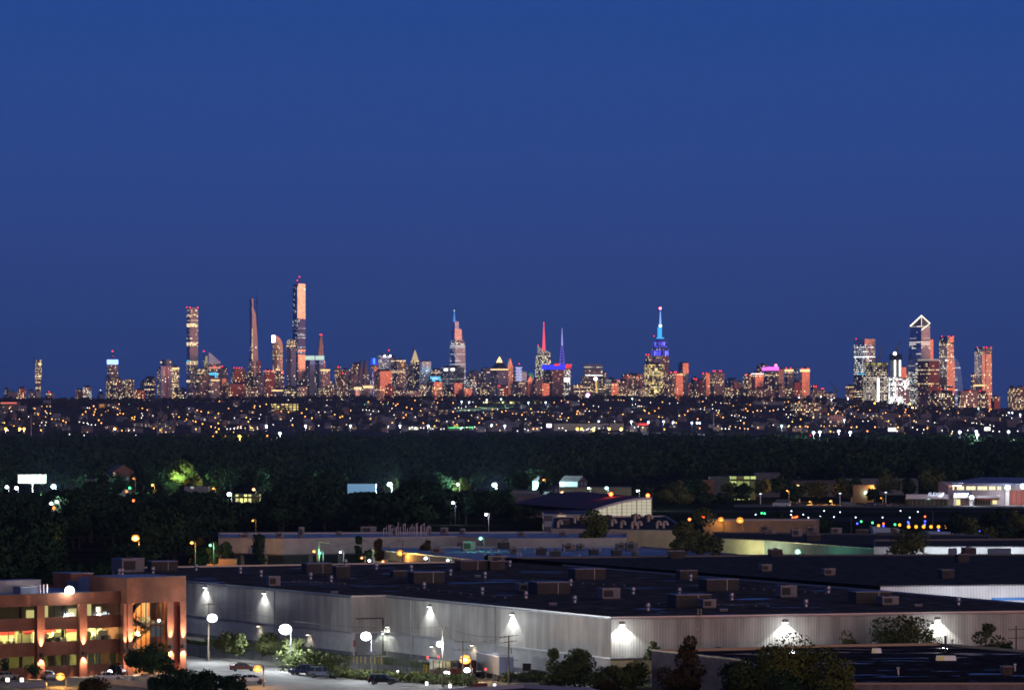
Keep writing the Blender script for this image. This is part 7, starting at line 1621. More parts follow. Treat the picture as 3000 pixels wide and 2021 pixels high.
monitor(1,1270,1590,180,302,5,'brown plant enclosure on the left part of the huge roof');monitor(2,860,1205,150,260,5,'brown plant enclosure at the far edge of the huge roof');monitor(2,345,730,275,405,5,'brown plant enclosure left of the middle of the huge roof');monitor(2,1675,2095,385,522,6,'large brown plant enclosure in the middle of the huge roof')
monitor(2,2105,2490,240,365,5,'brown plant enclosure behind and right of the large middle one');monitor(3,1250,1645,340,468,5,'brown plant enclosure right of a wide puddle on the huge roof');monitor(3,920,1355,500,640,5,'brown plant enclosure nearest the roof ladder');monitor(4,495,930,470,605,5,'brown plant enclosure on the right part of the huge roof',rot=.2)
monitor(0,1590,1915,158,268,5,'brown plant enclosure just behind the brick stair tower')
def ac(z,x0,x1,yt,yb,label,m=UNIT,zr=ZR,dep=3.0,rot=.28,grp='air conditioners on the huge warehouse roof'):
 d = D(qy(z,yb),zr);return roof_unit(qx(z,x0),qx(z,x1),qy(z,yb),zr,(yb - yt) / ZQ[z][1] * d / F * .9,dep,label,grp,m,rot,'air_conditioner')
ac(3,200,405,430,560,'grey air conditioner left of the roof ladder, behind a vent');ac(3,2070,2260,400,542,'grey air conditioner near the back edge of the huge roof');ac(3,1260,1410,550,655,'grey air conditioner in front of the enclosure by the roof ladder');ac(4,810,1000,520,622,'blue lit air conditioner before the right enclosure')
ac(1,895,1030,318,440,'pale boxy air conditioner near the left eave');ac(2,1540,1680,398,500,'grey air conditioner left of the large middle enclosure');ac(2,170,330,262,330,'low dark air conditioner on the left part of the huge roof',UNITD);ac(3,1020,1220,245,345,'low blue topped air conditioner at the edge of the second roof',UNITD);ac(1,1630,1795,205,345,'blue topped air conditioner beside the left enclosure',UNITD);ac(2,1225,1400,150,260,'blue topped air conditioner right of the far edge enclosure',UNITD)
ac(2,1240,1430,100,165,'pale double air conditioner at the back edge of the huge roof');ac(0,1235,1530,118,292,'tall pale plant box rising behind the brick office',UNIT,ZR,4.5,.62)
ZR2 = ZB2 - .3
for a4 in ((3,930,1085,40,130,'louvred air conditioner at the left of the navy roof',UNITD),(3,1985,2115,28,110,'louvred air conditioner at the far edge of the navy roof',UNITD),(3,1890,2000,185,268,'tan air conditioner with a pipe on the navy roof, left one',UNITT),(4,215,340,228,312,'tan air conditioner with a pipe on the navy roof, right one',UNITT),(4,1450,1588,238,340,'louvred air conditioner alone on the right of the navy roof',UNITD),(4,1620,1746,76,168,'louvred air conditioner, front one of the far pair on the navy roof',UNITD),(4,1690,1820,10,92,'louvred air conditioner, back one of the far pair on the navy roof',UNITD)):
 z,x0,x1,yt,yb,lab,m = a4;ac(z,x0,x1,yt,yb,lab,m,ZR2,3.0,.2,'air conditioners on the navy roof')
# ladder with a safety cage on the long wall
a,e,n,L_ = wall_frame(3);s0 = wall_s(3,2047);mb = MB()
for q in (-.3,.3): mb.frame_box(a,e,-n,s0 + q - .04,s0 + q + .04,-.5,-.42,1.5,ZW + 1.2)
for q in range(30): mb.frame_box(a,e,-n,s0 - .3,s0 + .3,-.48,-.44,1.7 + q * .36,1.74 + q * .36)
for q in range(9):
 z = 3.5 + q * 1.0
 for k in range(6):
  an,an2 = math.pi * k / 6,math.pi * (k + 1) / 6;p,r_ = a + e * (s0 - .45 * math.cos(an)) + n * (.45 + .55 * math.sin(an)),a + e * (s0 - .45 * math.cos(an2)) + n * (.45 + .55 * math.sin(an2));mb.tube((p.x,p.y,z),(r_.x,r_.y,z),.03,.03,4)
tag(mb.build('roof_ladder',mat('ladder_metal',(.35,.33,.24),.5,.5)),'caged steel ladder climbing the long warehouse wall to the roof','ladder')

# ------------------------------------------------------------------ the brick office
BRICK = bpy.data.materials.new('brick');BRICK.use_nodes = True
nt = BRICK.node_tree;b_ = nt.nodes['Principled BSDF'];uv = nd(nt,'ShaderNodeUVMap');bk = nd(nt,'ShaderNodeTexBrick');nt.links.new(uv.outputs[0],bk.inputs['Vector'])
for k,v in (('Scale',1.0),('Brick Width',.6),('Row Height',.2),('Mortar Size',.02)): bk.inputs[k].default_value = v
bk.inputs['Color1'].default_value = (.24,.088,.045,1);bk.inputs['Color2'].default_value = (.19,.07,.037,1);bk.inputs['Mortar'].default_value = (.16,.08,.05,1)
ns = nd(nt,'ShaderNodeTexNoise');ns.inputs['Scale'].default_value = .4;nt.links.new(uv.outputs[0],ns.inputs['Vector']);cc_ = nd(nt,'ShaderNodeCombineXYZ');fq = maprange(nt,ns.outputs[0],.3,.7,.85,1.15)
for i in range(3): nt.links.new(fq,cc_.inputs[i])
nt.links.new(mixc(nt,1.0,bk.outputs['Color'],cc_.outputs[0],'MULTIPLY'),b_.inputs['Base Color']);b_.inputs['Roughness'].default_value = .85
GLASS = bpy.data.materials.new('window_glass');GLASS.use_nodes = True;nt = GLASS.node_tree;nt.nodes.clear()
o_ = nd(nt,'ShaderNodeOutputMaterial');tr = nd(nt,'ShaderNodeBsdfTransparent');gl = nd(nt,'ShaderNodeBsdfGlossy');gl.inputs['Roughness'].default_value = .03;fr = nd(nt,'ShaderNodeFresnel');fr.inputs[0].default_value = 1.5;mx = nd(nt,'ShaderNodeMixShader');tr.inputs[0].default_value = (.9,.92,.9,1)
nt.links.new(fr.outputs[0],mx.inputs[0]);nt.links.new(tr.outputs[0],mx.inputs[1]);nt.links.new(gl.outputs[0],mx.inputs[2]);nt.links.new(mx.outputs[0],o_.inputs[0])
BO = G(114,1987).to_2d();BX = Vector((.786,.618));BY = Vector((-.618,.786))
def bs(px,off=0.0):
 o = BO + BY * off;k = (px - 1500) / F;return (k * o.y - o.x) / (BX.x - k * BX.y)
FRM = mat('frame_dark',(.04,.035,.03),.5,.4)
office2 = empty('brick_office',BO.to_3d(),'three storey brick office with lit window bands and an open glass stair tower','building')
def fb(name,x0,x1,y0,y1,z0,z1,m,par=None,mt=None): return MB().frame_box(BO,BX,BY,x0,x1,y0,y1,z0,z1,0,1 if mt else None).build(name,[m] + ([mt] if mt else []),par or office2)
s0,s1,s2 = bs(-60),bs(352),bs(545,-2)
shell = MB()
for z0,z1 in ((0,2.0),(3.8,6.1),(8.1,10.24),(12.2,14.2)): shell.frame_box(BO,BX,BY,s0,s1,0,.4,z0,z1)
shell.frame_box(BO,BX,BY,s0,s1,27.6,28,0,14.2);shell.frame_box(BO,BX,BY,s0,s0 + .4,.4,27.6,0,14.2);shell.frame_box(BO,BX,BY,s2 - .4,s2,12,27.6,0,14.2);shell.frame_box(BO,BX,BY,s1,s2,27.6,28,0,14.2)
shell.build('wall',BRICK,office2)
for z in (4.15,8.5,12.6): fb('floor_slab',s0,s2 - .5,.45,27.5,z - .15,z + .1,mat('slab',(.35,.34,.3),.9))
fb('roof',s0 + .4,s2 - .4,.4,27.6,13.7,13.8,BLUEROOF);fb('parapet_cap',s0,s1,-.06,.46,14.2,14.28,COPED)
colpx = [(104,126),(228,250)]
cols = [(bs(a),bs(b)) for a,b in colpx]
UPL = glow_mat('sconce_lit',(1,.7,.5),8)
def sconce(par,x,y,z,pw):
 h = MB().frame_box(BO,BX,BY,x - .28,x + .28,y - .45,y - .02,z - .3,z + .3).build('sconce',FRM,par)
 p = (BO + BX * x + BY * (y - .42)).to_3d();n_ = Vector((BY.x,BY.y,0))
 light('uplight',p + Vector((0,0,z + .4)),pw,(1,.58,.38),h,'SPOT',.05,math.radians(36),Vector((0,0,1)) + n_ * .10,.8);light('downlight',p + Vector((0,0,z - .4)),pw * .22,(1,.58,.38),h,'SPOT',.05,math.radians(80),Vector((0,0,-1)) + n_ * .2,.6)
for (x0,x1) in cols:
 c = fb('column',x0,x1,-.6,.45,0,12.25,BRICK);sconce(c,(x0 + x1) / 2,-.6,4.0,16000)
# windows, bay by bay, and the rooms behind
edges = [s0 + .4] + [v for c in cols for v in c] + [s1 - .1]
bays = list(zip(edges[::2],edges[1::2]))
RED = mat('room_red',(.55,.05,.04),.8);CRM = mat('room_cream',(.6,.58,.32),.8);GRN = mat('room_green',(.34,.34,.12),.8);DIM = mat('room_dim',(.2,.19,.1),.8);WHT = mat('room_white',(.7,.68,.5),.8)
CEIL = glow_mat('ceiling_light',(1,.93,.62),5.0,True);DOORL = glow_mat('doorway_lit',(1,.85,.35),.75)
rr = random.Random(4)
for fl,(z0,z1,zf) in enumerate(((2.0,3.8,.2),(6.1,8.1,4.1),(10.24,12.2,8.25))):
 for bi,(x0,x1) in enumerate(bays):
  w = fb('window',x0,x1,.16,.2,z0,z1,GLASS);mb = MB();nm = max(3,int((x1 - x0) / 2.2))
  for q in range(nm + 1): x = x0 + (x1 - x0) * q / nm;mb.frame_box(BO,BX,BY,x - .05,x + .05,.1,.24,z0,z1)
  mb.build('mullion',FRM,w)
  back = [(GRN,DIM,CRM),(CRM,CRM,CRM),(DIM,DIM,DIM)][fl][bi % 3]
  fb('back_wall',x0 - .4,x1 + .4,6.0,6.2,zf,z1 + .6,back)
  if fl == 1:
   fb('red_wall_band',x0 - .3,x0 + (x1 - x0) * (.95,.9,.45)[bi % 3],5.85,5.98,z0 + 1.05,z1 + .6,RED)
   for q in range(3): xx = x0 + (x1 - x0) * (q + .5) / 3;fb('ceiling_lamp',xx - .7,xx + .7,1.6,2.6,z1 + .1,z1 + .16,CEIL);fb('ceiling_lamp',xx - .7,xx + .7,4.0,5.0,z1 + .1,z1 + .16,CEIL)
   light('room_light',(BO + BX * ((x0 + x1) / 2) + BY * 2.6).to_3d() + Vector((0,0,z1 + .05)),3000,(1,.86,.40),office2,radius=.5)
   for q in range(13):
    xx = rr.uniform(x0 + .5,x1 - 1.8);ww = rr.uniform(.5,1.8);yy = rr.uniform(1.2,5.2);fb('partition',xx,xx + ww,yy,yy + .15 + rr.uniform(0,.5),zf,zf + rr.uniform(2.4,3.5),rr.choice((CRM,WHT,WHT,GRN)))
   for q in range(5): xx = rr.uniform(x0 + .5,x1 - 1);fb('desk_clutter',xx,xx + rr.uniform(.3,.9),.6,1.1,zf + 1.6,zf + rr.uniform(2.2,2.7),rr.choice((DIM,FRM,WHT)))
  elif fl == 2:
   for q in range(2): xx = x0 + (x1 - x0) * (q + .5) / 2;fb('ceiling_lamp',xx - .15,xx + .15,3,3.3,z1 + .1,z1 + .16,glow_mat('dim_ceiling',(1,.9,.5),9.0,True))
   xx = x0 + (x1 - x0) * (.52,.56,.6)[bi % 3];fb('lit_doorway',xx,xx + .75,5.9,5.98,zf,z1 - .25,DOORL)
   if bi % 3: fb('lit_panel',x0 + .3,x0 + (x1 - x0) * .36,5.85,5.95,zf,z0 + .95,DOORL)
   if bi % 3 == 2:
    p = (BO + BX * (x0 + (x1 - x0) * .45) + BY * 1.0).to_3d() + Vector((0,0,11.2));MB().ball(p,.33,10,6).build('lamp_reflection',EW,office2);light('reflection_light',p + Vector((0,0,-.5)),60,(.85,.95,1),office2,radius=.2)  # glowing ball added in place of a street lamp's reflection in the glass
    fb('bright_screen',x0 + .3,x0 + 1.0,1.2,1.25,10.4,12,glow_mat('screen_cyanwhite',(.8,.95,1),1.3));fb('lit_panel',x0 + (x1 - x0) * .5,x0 + (x1 - x0) * .66,2.2,2.3,10.3,11.6,DOORL)
  else:
   for q in range(2): xx = x0 + (x1 - x0) * (q + .5) / 2;fb('ceiling_lamp',xx - .3,xx + .3,3,3.5,z1 + .1,z1 + .16,glow_mat('mid_ceiling',(1,.88,.34),70.0,True))
   for q in range(4): xx = rr.uniform(x0 + .5,x1 - 1.6);fb('blind',xx,xx + rr.uniform(.6,1.5),.5,.56,z0,z1,rr.choice((CRM,GRN,DIM)))
   if bi == 0: fb('red_machine',x0 + (x1 - x0) * .55,x0 + (x1 - x0) * .6,2,3,zf,3.6,RED)
# stair tower
OFF = -2.0
t0,t1 = bs(372,OFF),bs(545,OFF)
twr = fb('stair_tower',t0 - .0,t1,OFF,10,12.2,16.5,BRICK,None,BLUEROOF)
fb('tower_side_wall',t0,t0 + .5,OFF + .9,10,0,12.2,BRICK,twr);fb('tower_side_wall',t1 - .5,t1,OFF + .9,10,0,12.2,BRICK,twr);fb('parapet_cap',t0 - .05,t1 + .05,OFF - .06,OFF + .3,16.5,16.58,COPED,twr)
for a_,b_2,pw in ((362,371,8000),(375,389,17000),(490,509,15000),(528,545,17000)):
 x0,x1 = (bs(a_,OFF),bs(b_2,OFF));c = fb('column',x0,x1,OFF - .02,OFF + .9,0,12.2,BRICK,twr);sconce(c,(x0 + x1) / 2,OFF - .02,4.2 if a_ < 400 else 4.5,pw)
fb('recess_wall',bs(509,OFF),bs(528,OFF),OFF + .75,OFF + .9,0,12.2,mat('brick_red_dark',(.25,.06,.04),.8),twr)
g0,g1 = bs(389,OFF),bs(490,OFF)
fb('atrium_back_wall',g0,g1,OFF + 5.5,OFF + 5.7,0,12.2,mat('atrium_wall',(.55,.30,.14),.8),twr)
gp = fb('atrium_glass',g0,g1,OFF + .5,OFF + .54,.3,12.15,GLASS,twr);mb = MB()
for q in range(8): x = g0 + (g1 - g0) * q / 7;mb.frame_box(BO,BX,BY,x - .05,x + .05,OFF + .42,OFF + .6,.3,12.2)
for z in (4.2,8.4): mb.frame_box(BO,BX,BY,g0,g1,OFF + .44,OFF + .58,z - .05,z + .05)
mb.build('mullion',FRM,gp)
LANDM = mat('landing_steel',(.10,.16,.2),.5,.3)
xl,xr = g0 + .3,g0 + (g1 - g0) * .62
for i,(za,zb_,xa,xb) in enumerate(((12.6,10.2,xr * .6 + xl * .4,xl),(10.2,7.9,xl,xr),(7.9,5.2,xr,xl),(5.2,2.2,xl,xr))):
 mb = MB();n_ = 9
 for q in range(n_):
  f = q / n_;f2 = (q + 1) / n_;xx0,xx1 = xa + (xb - xa) * f,xa + (xb - xa) * f2;zz_ = za + (zb_ - za) * f2;mb.frame_box(BO,BX,BY,min(xx0,xx1),max(xx0,xx1),OFF + 1.4,OFF + 2.8,zz_ - .3,zz_)
 mb.build('stair_flight',FRM,twr);mb = MB()
 for yy in (OFF + 1.4,OFF + 2.8):
  p,q_ = (BO + BX * xa + BY * yy).to_3d() + Vector((0,0,za + .95)),(BO + BX * xb + BY * yy).to_3d() + Vector((0,0,zb_ + .95));mb.tube(p,q_,.05,.05,5)
  for k in range(7): c = p + (q_ - p) * k / 6;mb.tube(c,c - Vector((0,0,.95)),.03,.03,4)
 mb.build('handrail',FRM,twr)
fb('landing',xr,g1,OFF + 1.3,OFF + 4.5,7.6,7.9,LANDM,twr);fb('landing_panel',xr + .2,g1 - .2,OFF + 1.25,OFF + 1.35,6.3,7.75,mat('panel_blue',(.16,.3,.4),.5),twr);fb('landing',g0,xl + .8,OFF + 1.3,OFF + 4,5.0,5.2,LANDM,twr)
fb('lit_strip',g1 - 1.3,g1 - .6,OFF + 5.3,OFF + 5.4,8.6,12.0,glow_mat('strip_warm',(1,.66,.28),1.0),twr);fb('lit_panel',xr + .6,xr + 2.6,OFF + 5.3,OFF + 5.4,8.0,9.4,DOORL,twr)
MB().ball((BO + BX * (g1 - .9) + BY * (OFF + 1.2)).to_3d() + Vector((0,0,9.0)),.22,10,6).build('globe_lamp',EW,twr)
for z,yy in ((11.6,3),(7.2,3),(3.4,3)): light('atrium_light',(BO + BX * ((g0 + g1) / 2 + 1.5) + BY * (OFF + yy)).to_3d() + Vector((0,0,z)),1300,(1,.5,.18),twr,radius=.4)
# things on the brick office roof
def rbox(name,label,x0,x1,y0,y1,h,m,cat='rooftop unit',zr=13.8):
 o = MB().frame_box(BO,BX,BY,x0,x1,y0,y1,zr,zr + h).build(name,m,origin=(BO + BX * ((x0 + x1) / 2) + BY * ((y0 + y1) / 2)).to_3d() + Vector((0,0,zr)));tag(o,label,cat)
 MB().frame_box(BO,BX,BY,x0 - .08,x1 + .08,y0 - .08,y1 + .08,zr + h,zr + h + .1).build('cap',COPE,o);return o
rbox('penthouse','long low lavender penthouse wall at the left of the brick office roof',s0 + 1,bs(120,14),14,18,2.0,LAV);rbox('plant_box','long dark blue plant box on the brick office roof before the stair tower',bs(275,9),bs(350,9),9,14,2.2,mat('unit_blue',(.12,.16,.26),.6));rbox('plant_box','small blue plant box beside the left penthouse wall',bs(60,8),bs(110,8),8,10.5,1.2,mat('unit_blue',(.12,) * 3));rbox('plant_box','pale blue low plant box behind the roof floodlight',bs(230,16),bs(285,16),16,20,1.4,UNIT);rbox('brick_penthouse','brown brick stair head at the back of the brick office roof',bs(190,22),bs(255,22),20,26,2.6,BRICK)
for q,px in enumerate((118,128,138)): p = (BO + BX * bs(px,4) + BY * 4).to_3d();tag(MB().tube(p + Vector((0,0,13.8)),p + Vector((0,0,15.6)),.13,.13,8).build('vent_pipe',mat('pipe_bright',(.6,.6,.65),.3,.7)),'bright upright vent pipe, one of three in a row on the brick office roof','pipe','three vent pipes on the brick office roof')
# the roof floodlight
p = P(204,1730,664);o = empty('roof_floodlight',(p.x,p.y,14.2),'dazzling white floodlight on the roof edge of the brick office','floodlight')
MB().tube((p.x,p.y + .5,14.2),(p.x,p.y + .5,p.z + .2),.07,.07,6).build('bracket',POLE,o);MB().box((p.x,p.y + .45,p.z - .35),(.9,.35,.8)).build('lamp_housing',POLE,o);MB().ball(p,.8,16,9).build('lamp_lens',EW,o);light('lamp_light',p + Vector((0,-1.6,.3)),1500,(1,.93,.85),o,radius=.5)

# ------------------------------------------------------------------ yard, lane, verge, lawns
strip('parking_lot',[(-600,2080),(1500,2080),(1500,2022),(1385,2009),(985,1989),(900,1966),(548,1919),(300,1935),(-600,1935)],mat('lot_concrete',(.17,.165,.155),.85,noise=.36,nscale=.25),.02)
strip('truck_yard',[(545,1917),(900,1964),(985,1986),(1385,2006),(1720,2040),(1800,1998),(1133,1917),(1030,1921),(545,1861)],mat('yard_asphalt',(.17,.16,.14),.9,noise=.2,nscale=.3),.015)
def grass_strip(name,pts,label=None):
 c = [G(a,b).to_2d() for a,b in pts];c3 = c + [c[0]];mn = np.array([[v.x,v.y] for v in c]);lo,hi = mn.min(0),mn.max(0);rg = np.random.default_rng(3);out = []
 def inside(x,y):
  k = False
  for p,q in zip(c3,c3[1:]):
   if (p.y > y) != (q.y > y) and x < (q.x - p.x) * (y - p.y) / (q.y - p.y) + p.x: k = not k
  return k
 while len(out) < 1800:
  x,y = rg.uniform(lo,hi)
  if inside(x,y): out.append((x,y,rg.uniform(.03,.16)))
 return tag(quads_obj(name,cards(np.array(out),.28,rg,up=.8),LEAF_LIME),kind='stuff')
grass_strip('grass',[(600,1880),(1030,1934),(1030,1924),(600,1870)]);grass_strip('grass_verge',[(1125,1946),(1330,1966),(1330,1950),(1125,1928)]);grass_strip('lawn',[(545,1884),(800,1915),(800,1908),(545,1876)])
# lot markings and wheel stops
for q,(px,y) in enumerate(((1020,1990),(1045,1993),(1190,2010),(1215,2012),(1000,1988))):
 p = G(px,y);o = MB().box((0,0,0),(1.8,.16,.13)).build('wheel_stop',mat('stop_pale',(.45,.45,.42),.8),origin=(0,0,0));o.location = (p.x,p.y,.02);o.rotation_euler.z = -.5;tag(o,'pale concrete wheel stop at the foot of the hedge','wheel stop','wheel stops along the hedge')
# yellow bollards
BOL = MB().lathe((0,0,0),[(.12,0),(.12,1.15),(.06,1.25)],10).build('bollard',mat('bollard_yellow',(.6,.42,.03),.6),origin=(0,0,0))
for q,px in enumerate((1036,1046,1058,1070,1086,1098,1108,1118)):
 o = BOL if q == 0 else BOL.copy()
 if q: COL.objects.link(o)
 o.location = G(px,1940 + (q % 2) * 3 + (px - 1036) * .03);tag(o,'yellow bollard in the row before the grey loading door','bollard','yellow bollards by the loading door')
for q,(px,y) in enumerate(((1243,1972),(1250,1974),(1259,1974),(1324,1975))):
 o = BOL.copy();COL.objects.link(o);o.location = G(px,y);o.scale = (1.5,1.5,1.3);tag(o,'stout yellow post beside the gate booth','bollard','yellow posts by the gate booth')

# ------------------------------------------------------------------ chain link fences
def fence(pts,h,label,barbed=True):
 o = None;mb = MB();mesh = MB()
 for p,q in zip(pts,pts[1:]):
  L_ = (q - p).length;n_ = max(2,int(L_ / 3.0))
  for k in range(n_ + 1): c = p + (q - p) * k / n_;mb.tube(c,c + Vector((0,0,h)),.05,.05,5)
  mb.tube(p + Vector((0,0,h)),q + Vector((0,0,h)),.035,.035,4)
  mesh.face([p + Vector((0,0,.05)),q + Vector((0,0,.05)),q + Vector((0,0,h)),p + Vector((0,0,h))],0,[(0,0),(L_,0),(L_,h),(0,h)])
 o = mb.build('chain_link_fence',mat('fence_dark',(.04,.045,.04),.6,.3));tag(o,label,'fence')
 m = MATS.get('chain_mesh')
 if m is None:
  m = bpy.data.materials.new('chain_mesh');MATS['chain_mesh'] = m;m.use_nodes = True;nt = m.node_tree;b = nt.nodes['Principled BSDF'];uv = nd(nt,'ShaderNodeUVMap');s = nd(nt,'ShaderNodeSeparateXYZ');nt.links.new(uv.outputs[0],s.inputs[0])
  u = mth(nt,'FRACT',mth(nt,'MULTIPLY',mth(nt,'ADD',s.outputs[0],s.outputs[1]),9.0));v = mth(nt,'FRACT',mth(nt,'MULTIPLY',mth(nt,'SUBTRACT',s.outputs[0],s.outputs[1]),9.0))
  nt.links.new(mth(nt,'MAXIMUM',mth(nt,'LESS_THAN',u,.14),mth(nt,'LESS_THAN',v,.14)),b.inputs['Alpha']);b.inputs['Base Color'].default_value = (.05,.055,.05,1)
 mesh.build('wire_mesh',m,o);return o
fence([G(548,1921),G(740,1932),G(905,1950),G(1000,1957),G(1160,1964),G(1250,1974)],2.3,'dark chain link fence running before the long left warehouse wall')
fence([G(1205,1985),G(1150,1966)],2.6,'short dark fence with tall posts by the gate booth')

# ------------------------------------------------------------------ vehicles
def wheel(par,x,y,r,w,s,rimm):
 t = MB().lathe((0,0,0),[(r * .62,-w / 2),(r * .95,-w / 2),(r,-w * .3),(r,w * .3),(r * .95,w / 2),(r * .62,w / 2)],20)
 v = [(x + p[0],y + p[2] * s,r + p[1]) for p in t.v];t.v = v;o = t.build('wheel',mat('tyre',(.02,) * 3),par)
 d = MB().lathe((0,0,0),[(r * .62,-w * .3),(r * .62,w * .42),(r * .2,w * .46),(r * .05,w * .46)],20);d.v = [(x + p[0],y + p[2] * s,r + p[1]) for p in d.v];rim = d.build('rim',rimm,o)
 k = MB()
 for q in range(5):
  a_ = q * 2 * math.pi / 5;k.tube((x + r * .1 * math.cos(a_),y + s * w * .5,r + r * .1 * math.sin(a_)),(x + r * .58 * math.cos(a_),y + s * w * .47,r + r * .58 * math.sin(a_)),r * .09,r * .07,5)
 k.build('spoke',rimm,o);return o
def make_car(label,loc,rz,paint,prof,glass_prof,L_,w_,wr,wb,cat='car',name='parked_car',roofrails=False):
 """prof: side outline (x, z) of the body below the glass; glass_prof: outline of the cabin"""
 root = empty(name,(0,0,0),label,cat)
 def extr(pr,wfun,m,nm,par,mi_fn=None):
  mb = MB();n_ = len(pr)
  Lf = [(x,-wfun(x,z),z) for x,z in pr];Rt = [(x,wfun(x,z),z) for x,z in pr]
  mb.face(Lf);mb.face(Rt[::-1])
  for i in range(n_): j = (i + 1) % n_;mb.face([Lf[j],Lf[i],Rt[i],Rt[j]])
  o = mb.build(nm,m,par,origin=(0,0,0));bm = bmesh.new();bm.from_mesh(o.data);bmesh.ops.remove_doubles(bm,verts=bm.verts,dist=1e-4);bmesh.ops.recalc_face_normals(bm,faces=bm.faces);bm.to_mesh(o.data);bm.free()
  bv = o.modifiers.new('bevel','BEVEL');bv.width = .05;bv.segments = 2;bv.limit_method = 'ANGLE';return o
 zt = max(z for x,z in glass_prof);zlo = min(z for x,z in glass_prof)
 extr(prof,lambda x,z: w_ / 2 - (.05 if z < .35 else 0) - .10 * max(0,(abs(x) - L_ * .42) / (L_ * .08)),paint,'body',root)
 gw = lambda x,z: w_ / 2 - .06 - .22 * (z - zlo) / (zt - zlo)
 extr(glass_prof,gw,mat('car_glass',(.02,) * 3),'window_band',root)
 xs = [x for x,z in glass_prof if z > zt - .12];mb = MB();mb.loft([(min(xs) - .1,-gw(0,zt) - .02,zt - .05),(max(xs) + .05,-gw(0,zt) - .02,zt - .05),(max(xs) + .05,gw(0,zt) + .02,zt - .05),(min(xs) - .1,gw(0,zt) + .02,zt - .05)],[(min(xs) + .1,-gw(0,zt) + .1,zt + .06),(max(xs) - .15,-gw(0,zt) + .1,zt + .06),(max(xs) - .15,gw(0,zt) - .1,zt + .06),(min(xs) + .1,gw(0,zt) - .1,zt + .06)],0,0,0);mb.build('car_roof',paint,root,origin=(0,0,0))
 gx0,gx1 = min(x for x,z in glass_prof),max(x for x,z in glass_prof);mb = MB()
 for s in (-1,1):
  for f in (.30,.62): x = gx0 + (gx1 - gx0) * f;mb.tube((x,s * (gw(0,zlo) + .005),zlo),(x + .03,s * (gw(0,zt) + .005),zt - .02),.05,.05,4)
 mb.build('door_pillar',paint,root,origin=(0,0,0))
 for s in (-1,1):
  MB().box((L_ / 2 - .12,s * (w_ / 2 - .34),.68),(.2,.42,.16)).build('headlight',mat('headlight_glass',(.75,.78,.8),.1),root,origin=(0,0,0));MB().box((-L_ / 2 + .1,s * (w_ / 2 - .22),.78),(.2,.28,.26)).build('taillight',mat('taillight_red',(.35,.02,.02),.2),root,origin=(0,0,0));MB().box((L_ * .19,s * (w_ / 2 + .06),zlo + .04),(.18,.16,.14)).build('mirror',paint,root,origin=(0,0,0))
  for x in (-wb / 2,wb / 2): wheel(root,x,s * (w_ / 2 - .09),wr,.22,s,mat('rim_alloy',(.55,.55,.57),.25,.9))
 MB().box((-L_ / 2 - .01,0,.7),(.04,.5,.13)).build('number_plate',mat('plate_white',(.6,.6,.6),.5),root,origin=(0,0,0))
 root.location = loc;root.rotation_euler.z = rz;return root
def arch_prof(base,wb,wr):
 """cuts wheel arches into the lower edge of a side outline given as its upper points from rear to front"""
 out = list(base);low = .22
 for x in (wb / 2,-wb / 2):
  for k in range(0,9): an = math.pi * k / 8;out.append((x + (wr + .06) * math.cos(an),max(low,wr + (wr + .06) * math.sin(an) * .98)))
 return out
def P_(c,r=.3,mtl=.3): return mat('paint_%d_%d_%d' % tuple(int(v * 255) for v in c),c,r,mtl,spec=.6)
SEDAN = arch_prof([(-2.25,.22),(-2.33,.55),(-2.28,.95),(-1.5,1.0),(1.0,.95),(2.05,.80),(2.3,.62),(2.32,.22)],2.72,.33);SEDG = [(-1.75,.97),(-1.05,1.42),(.25,1.44),(1.15,.95)]
VAN = arch_prof([(-2.48,.25),(-2.55,.7),(-2.48,1.08),(1.35,1.06),(2.25,.86),(2.5,.62),(2.52,.25)],3.03,.34);VANG = [(-2.45,1.05),(-2.2,1.72),(.3,1.74),(1.55,1.05)]
SUV = arch_prof([(-2.3,.28),(-2.38,.75),(-2.3,1.08),(1.0,1.06),(2.1,.98),(2.32,.75),(2.34,.28)],2.8,.38);SUVG = [(-2.2,1.05),(-1.85,1.66),(.15,1.68),(1.1,1.05)]
def carpos(px,y): p = G(px,y);return (p.x,p.y,.02)
VANP = make_car('silver blue minivan parked before the hedge, second from its left end',carpos(946,1983),-.12,P_((.16,.18,.24),.3,.5),VAN,VANG,5.05,1.98,.34,3.03,'minivan')
make_car('dark blue hatchback parked half behind the silver blue minivan',carpos(886,1976),2.7,P_((.02,.03,.10)),SUV,SUVG,4.6,1.85,.37,2.8)
make_car('black estate car parked at the right of the lot below the pole lamp',carpos(1122,2004),-.18,P_((.012,.014,.018)),SUV,SUVG,4.7,1.9,.38,2.8)
make_car('white saloon car parked beside the amber lamp at the bottom',carpos(737,2000),.25,P_((.75,.75,.76),.35,.0),SEDAN,SEDG,4.65,1.82,.33,2.72)
make_car('black off road car parked before the brick stair tower',carpos(333,1976),2.6,P_((.015,.015,.016)),SUV,SUVG,4.7,1.95,.4,2.8)
make_car('white car half hidden by the ramp wall before the brick office',carpos(318,1993),.5,P_((.6,.6,.62),.35,.0),SEDAN,SEDG,4.65,1.82,.33,2.72)
make_car('silver car parked behind the amber lamp before the brick office',carpos(140,1989),1.9,P_((.4,.41,.44),.3,.5),SEDAN,SEDG,4.65,1.82,.33,2.72)
make_car('pale car at the bottom left corner before the brick office',carpos(15,1992),.9,P_((.35,.35,.33),.3,.4),SEDAN,SEDG,4.65,1.82,.33,2.72)
make_car('dark red car in shade under the lit tree by the lot',carpos(712,1965),.1,P_((.10,.03,.02)),SEDAN,SEDG,4.65,1.82,.33,2.72)
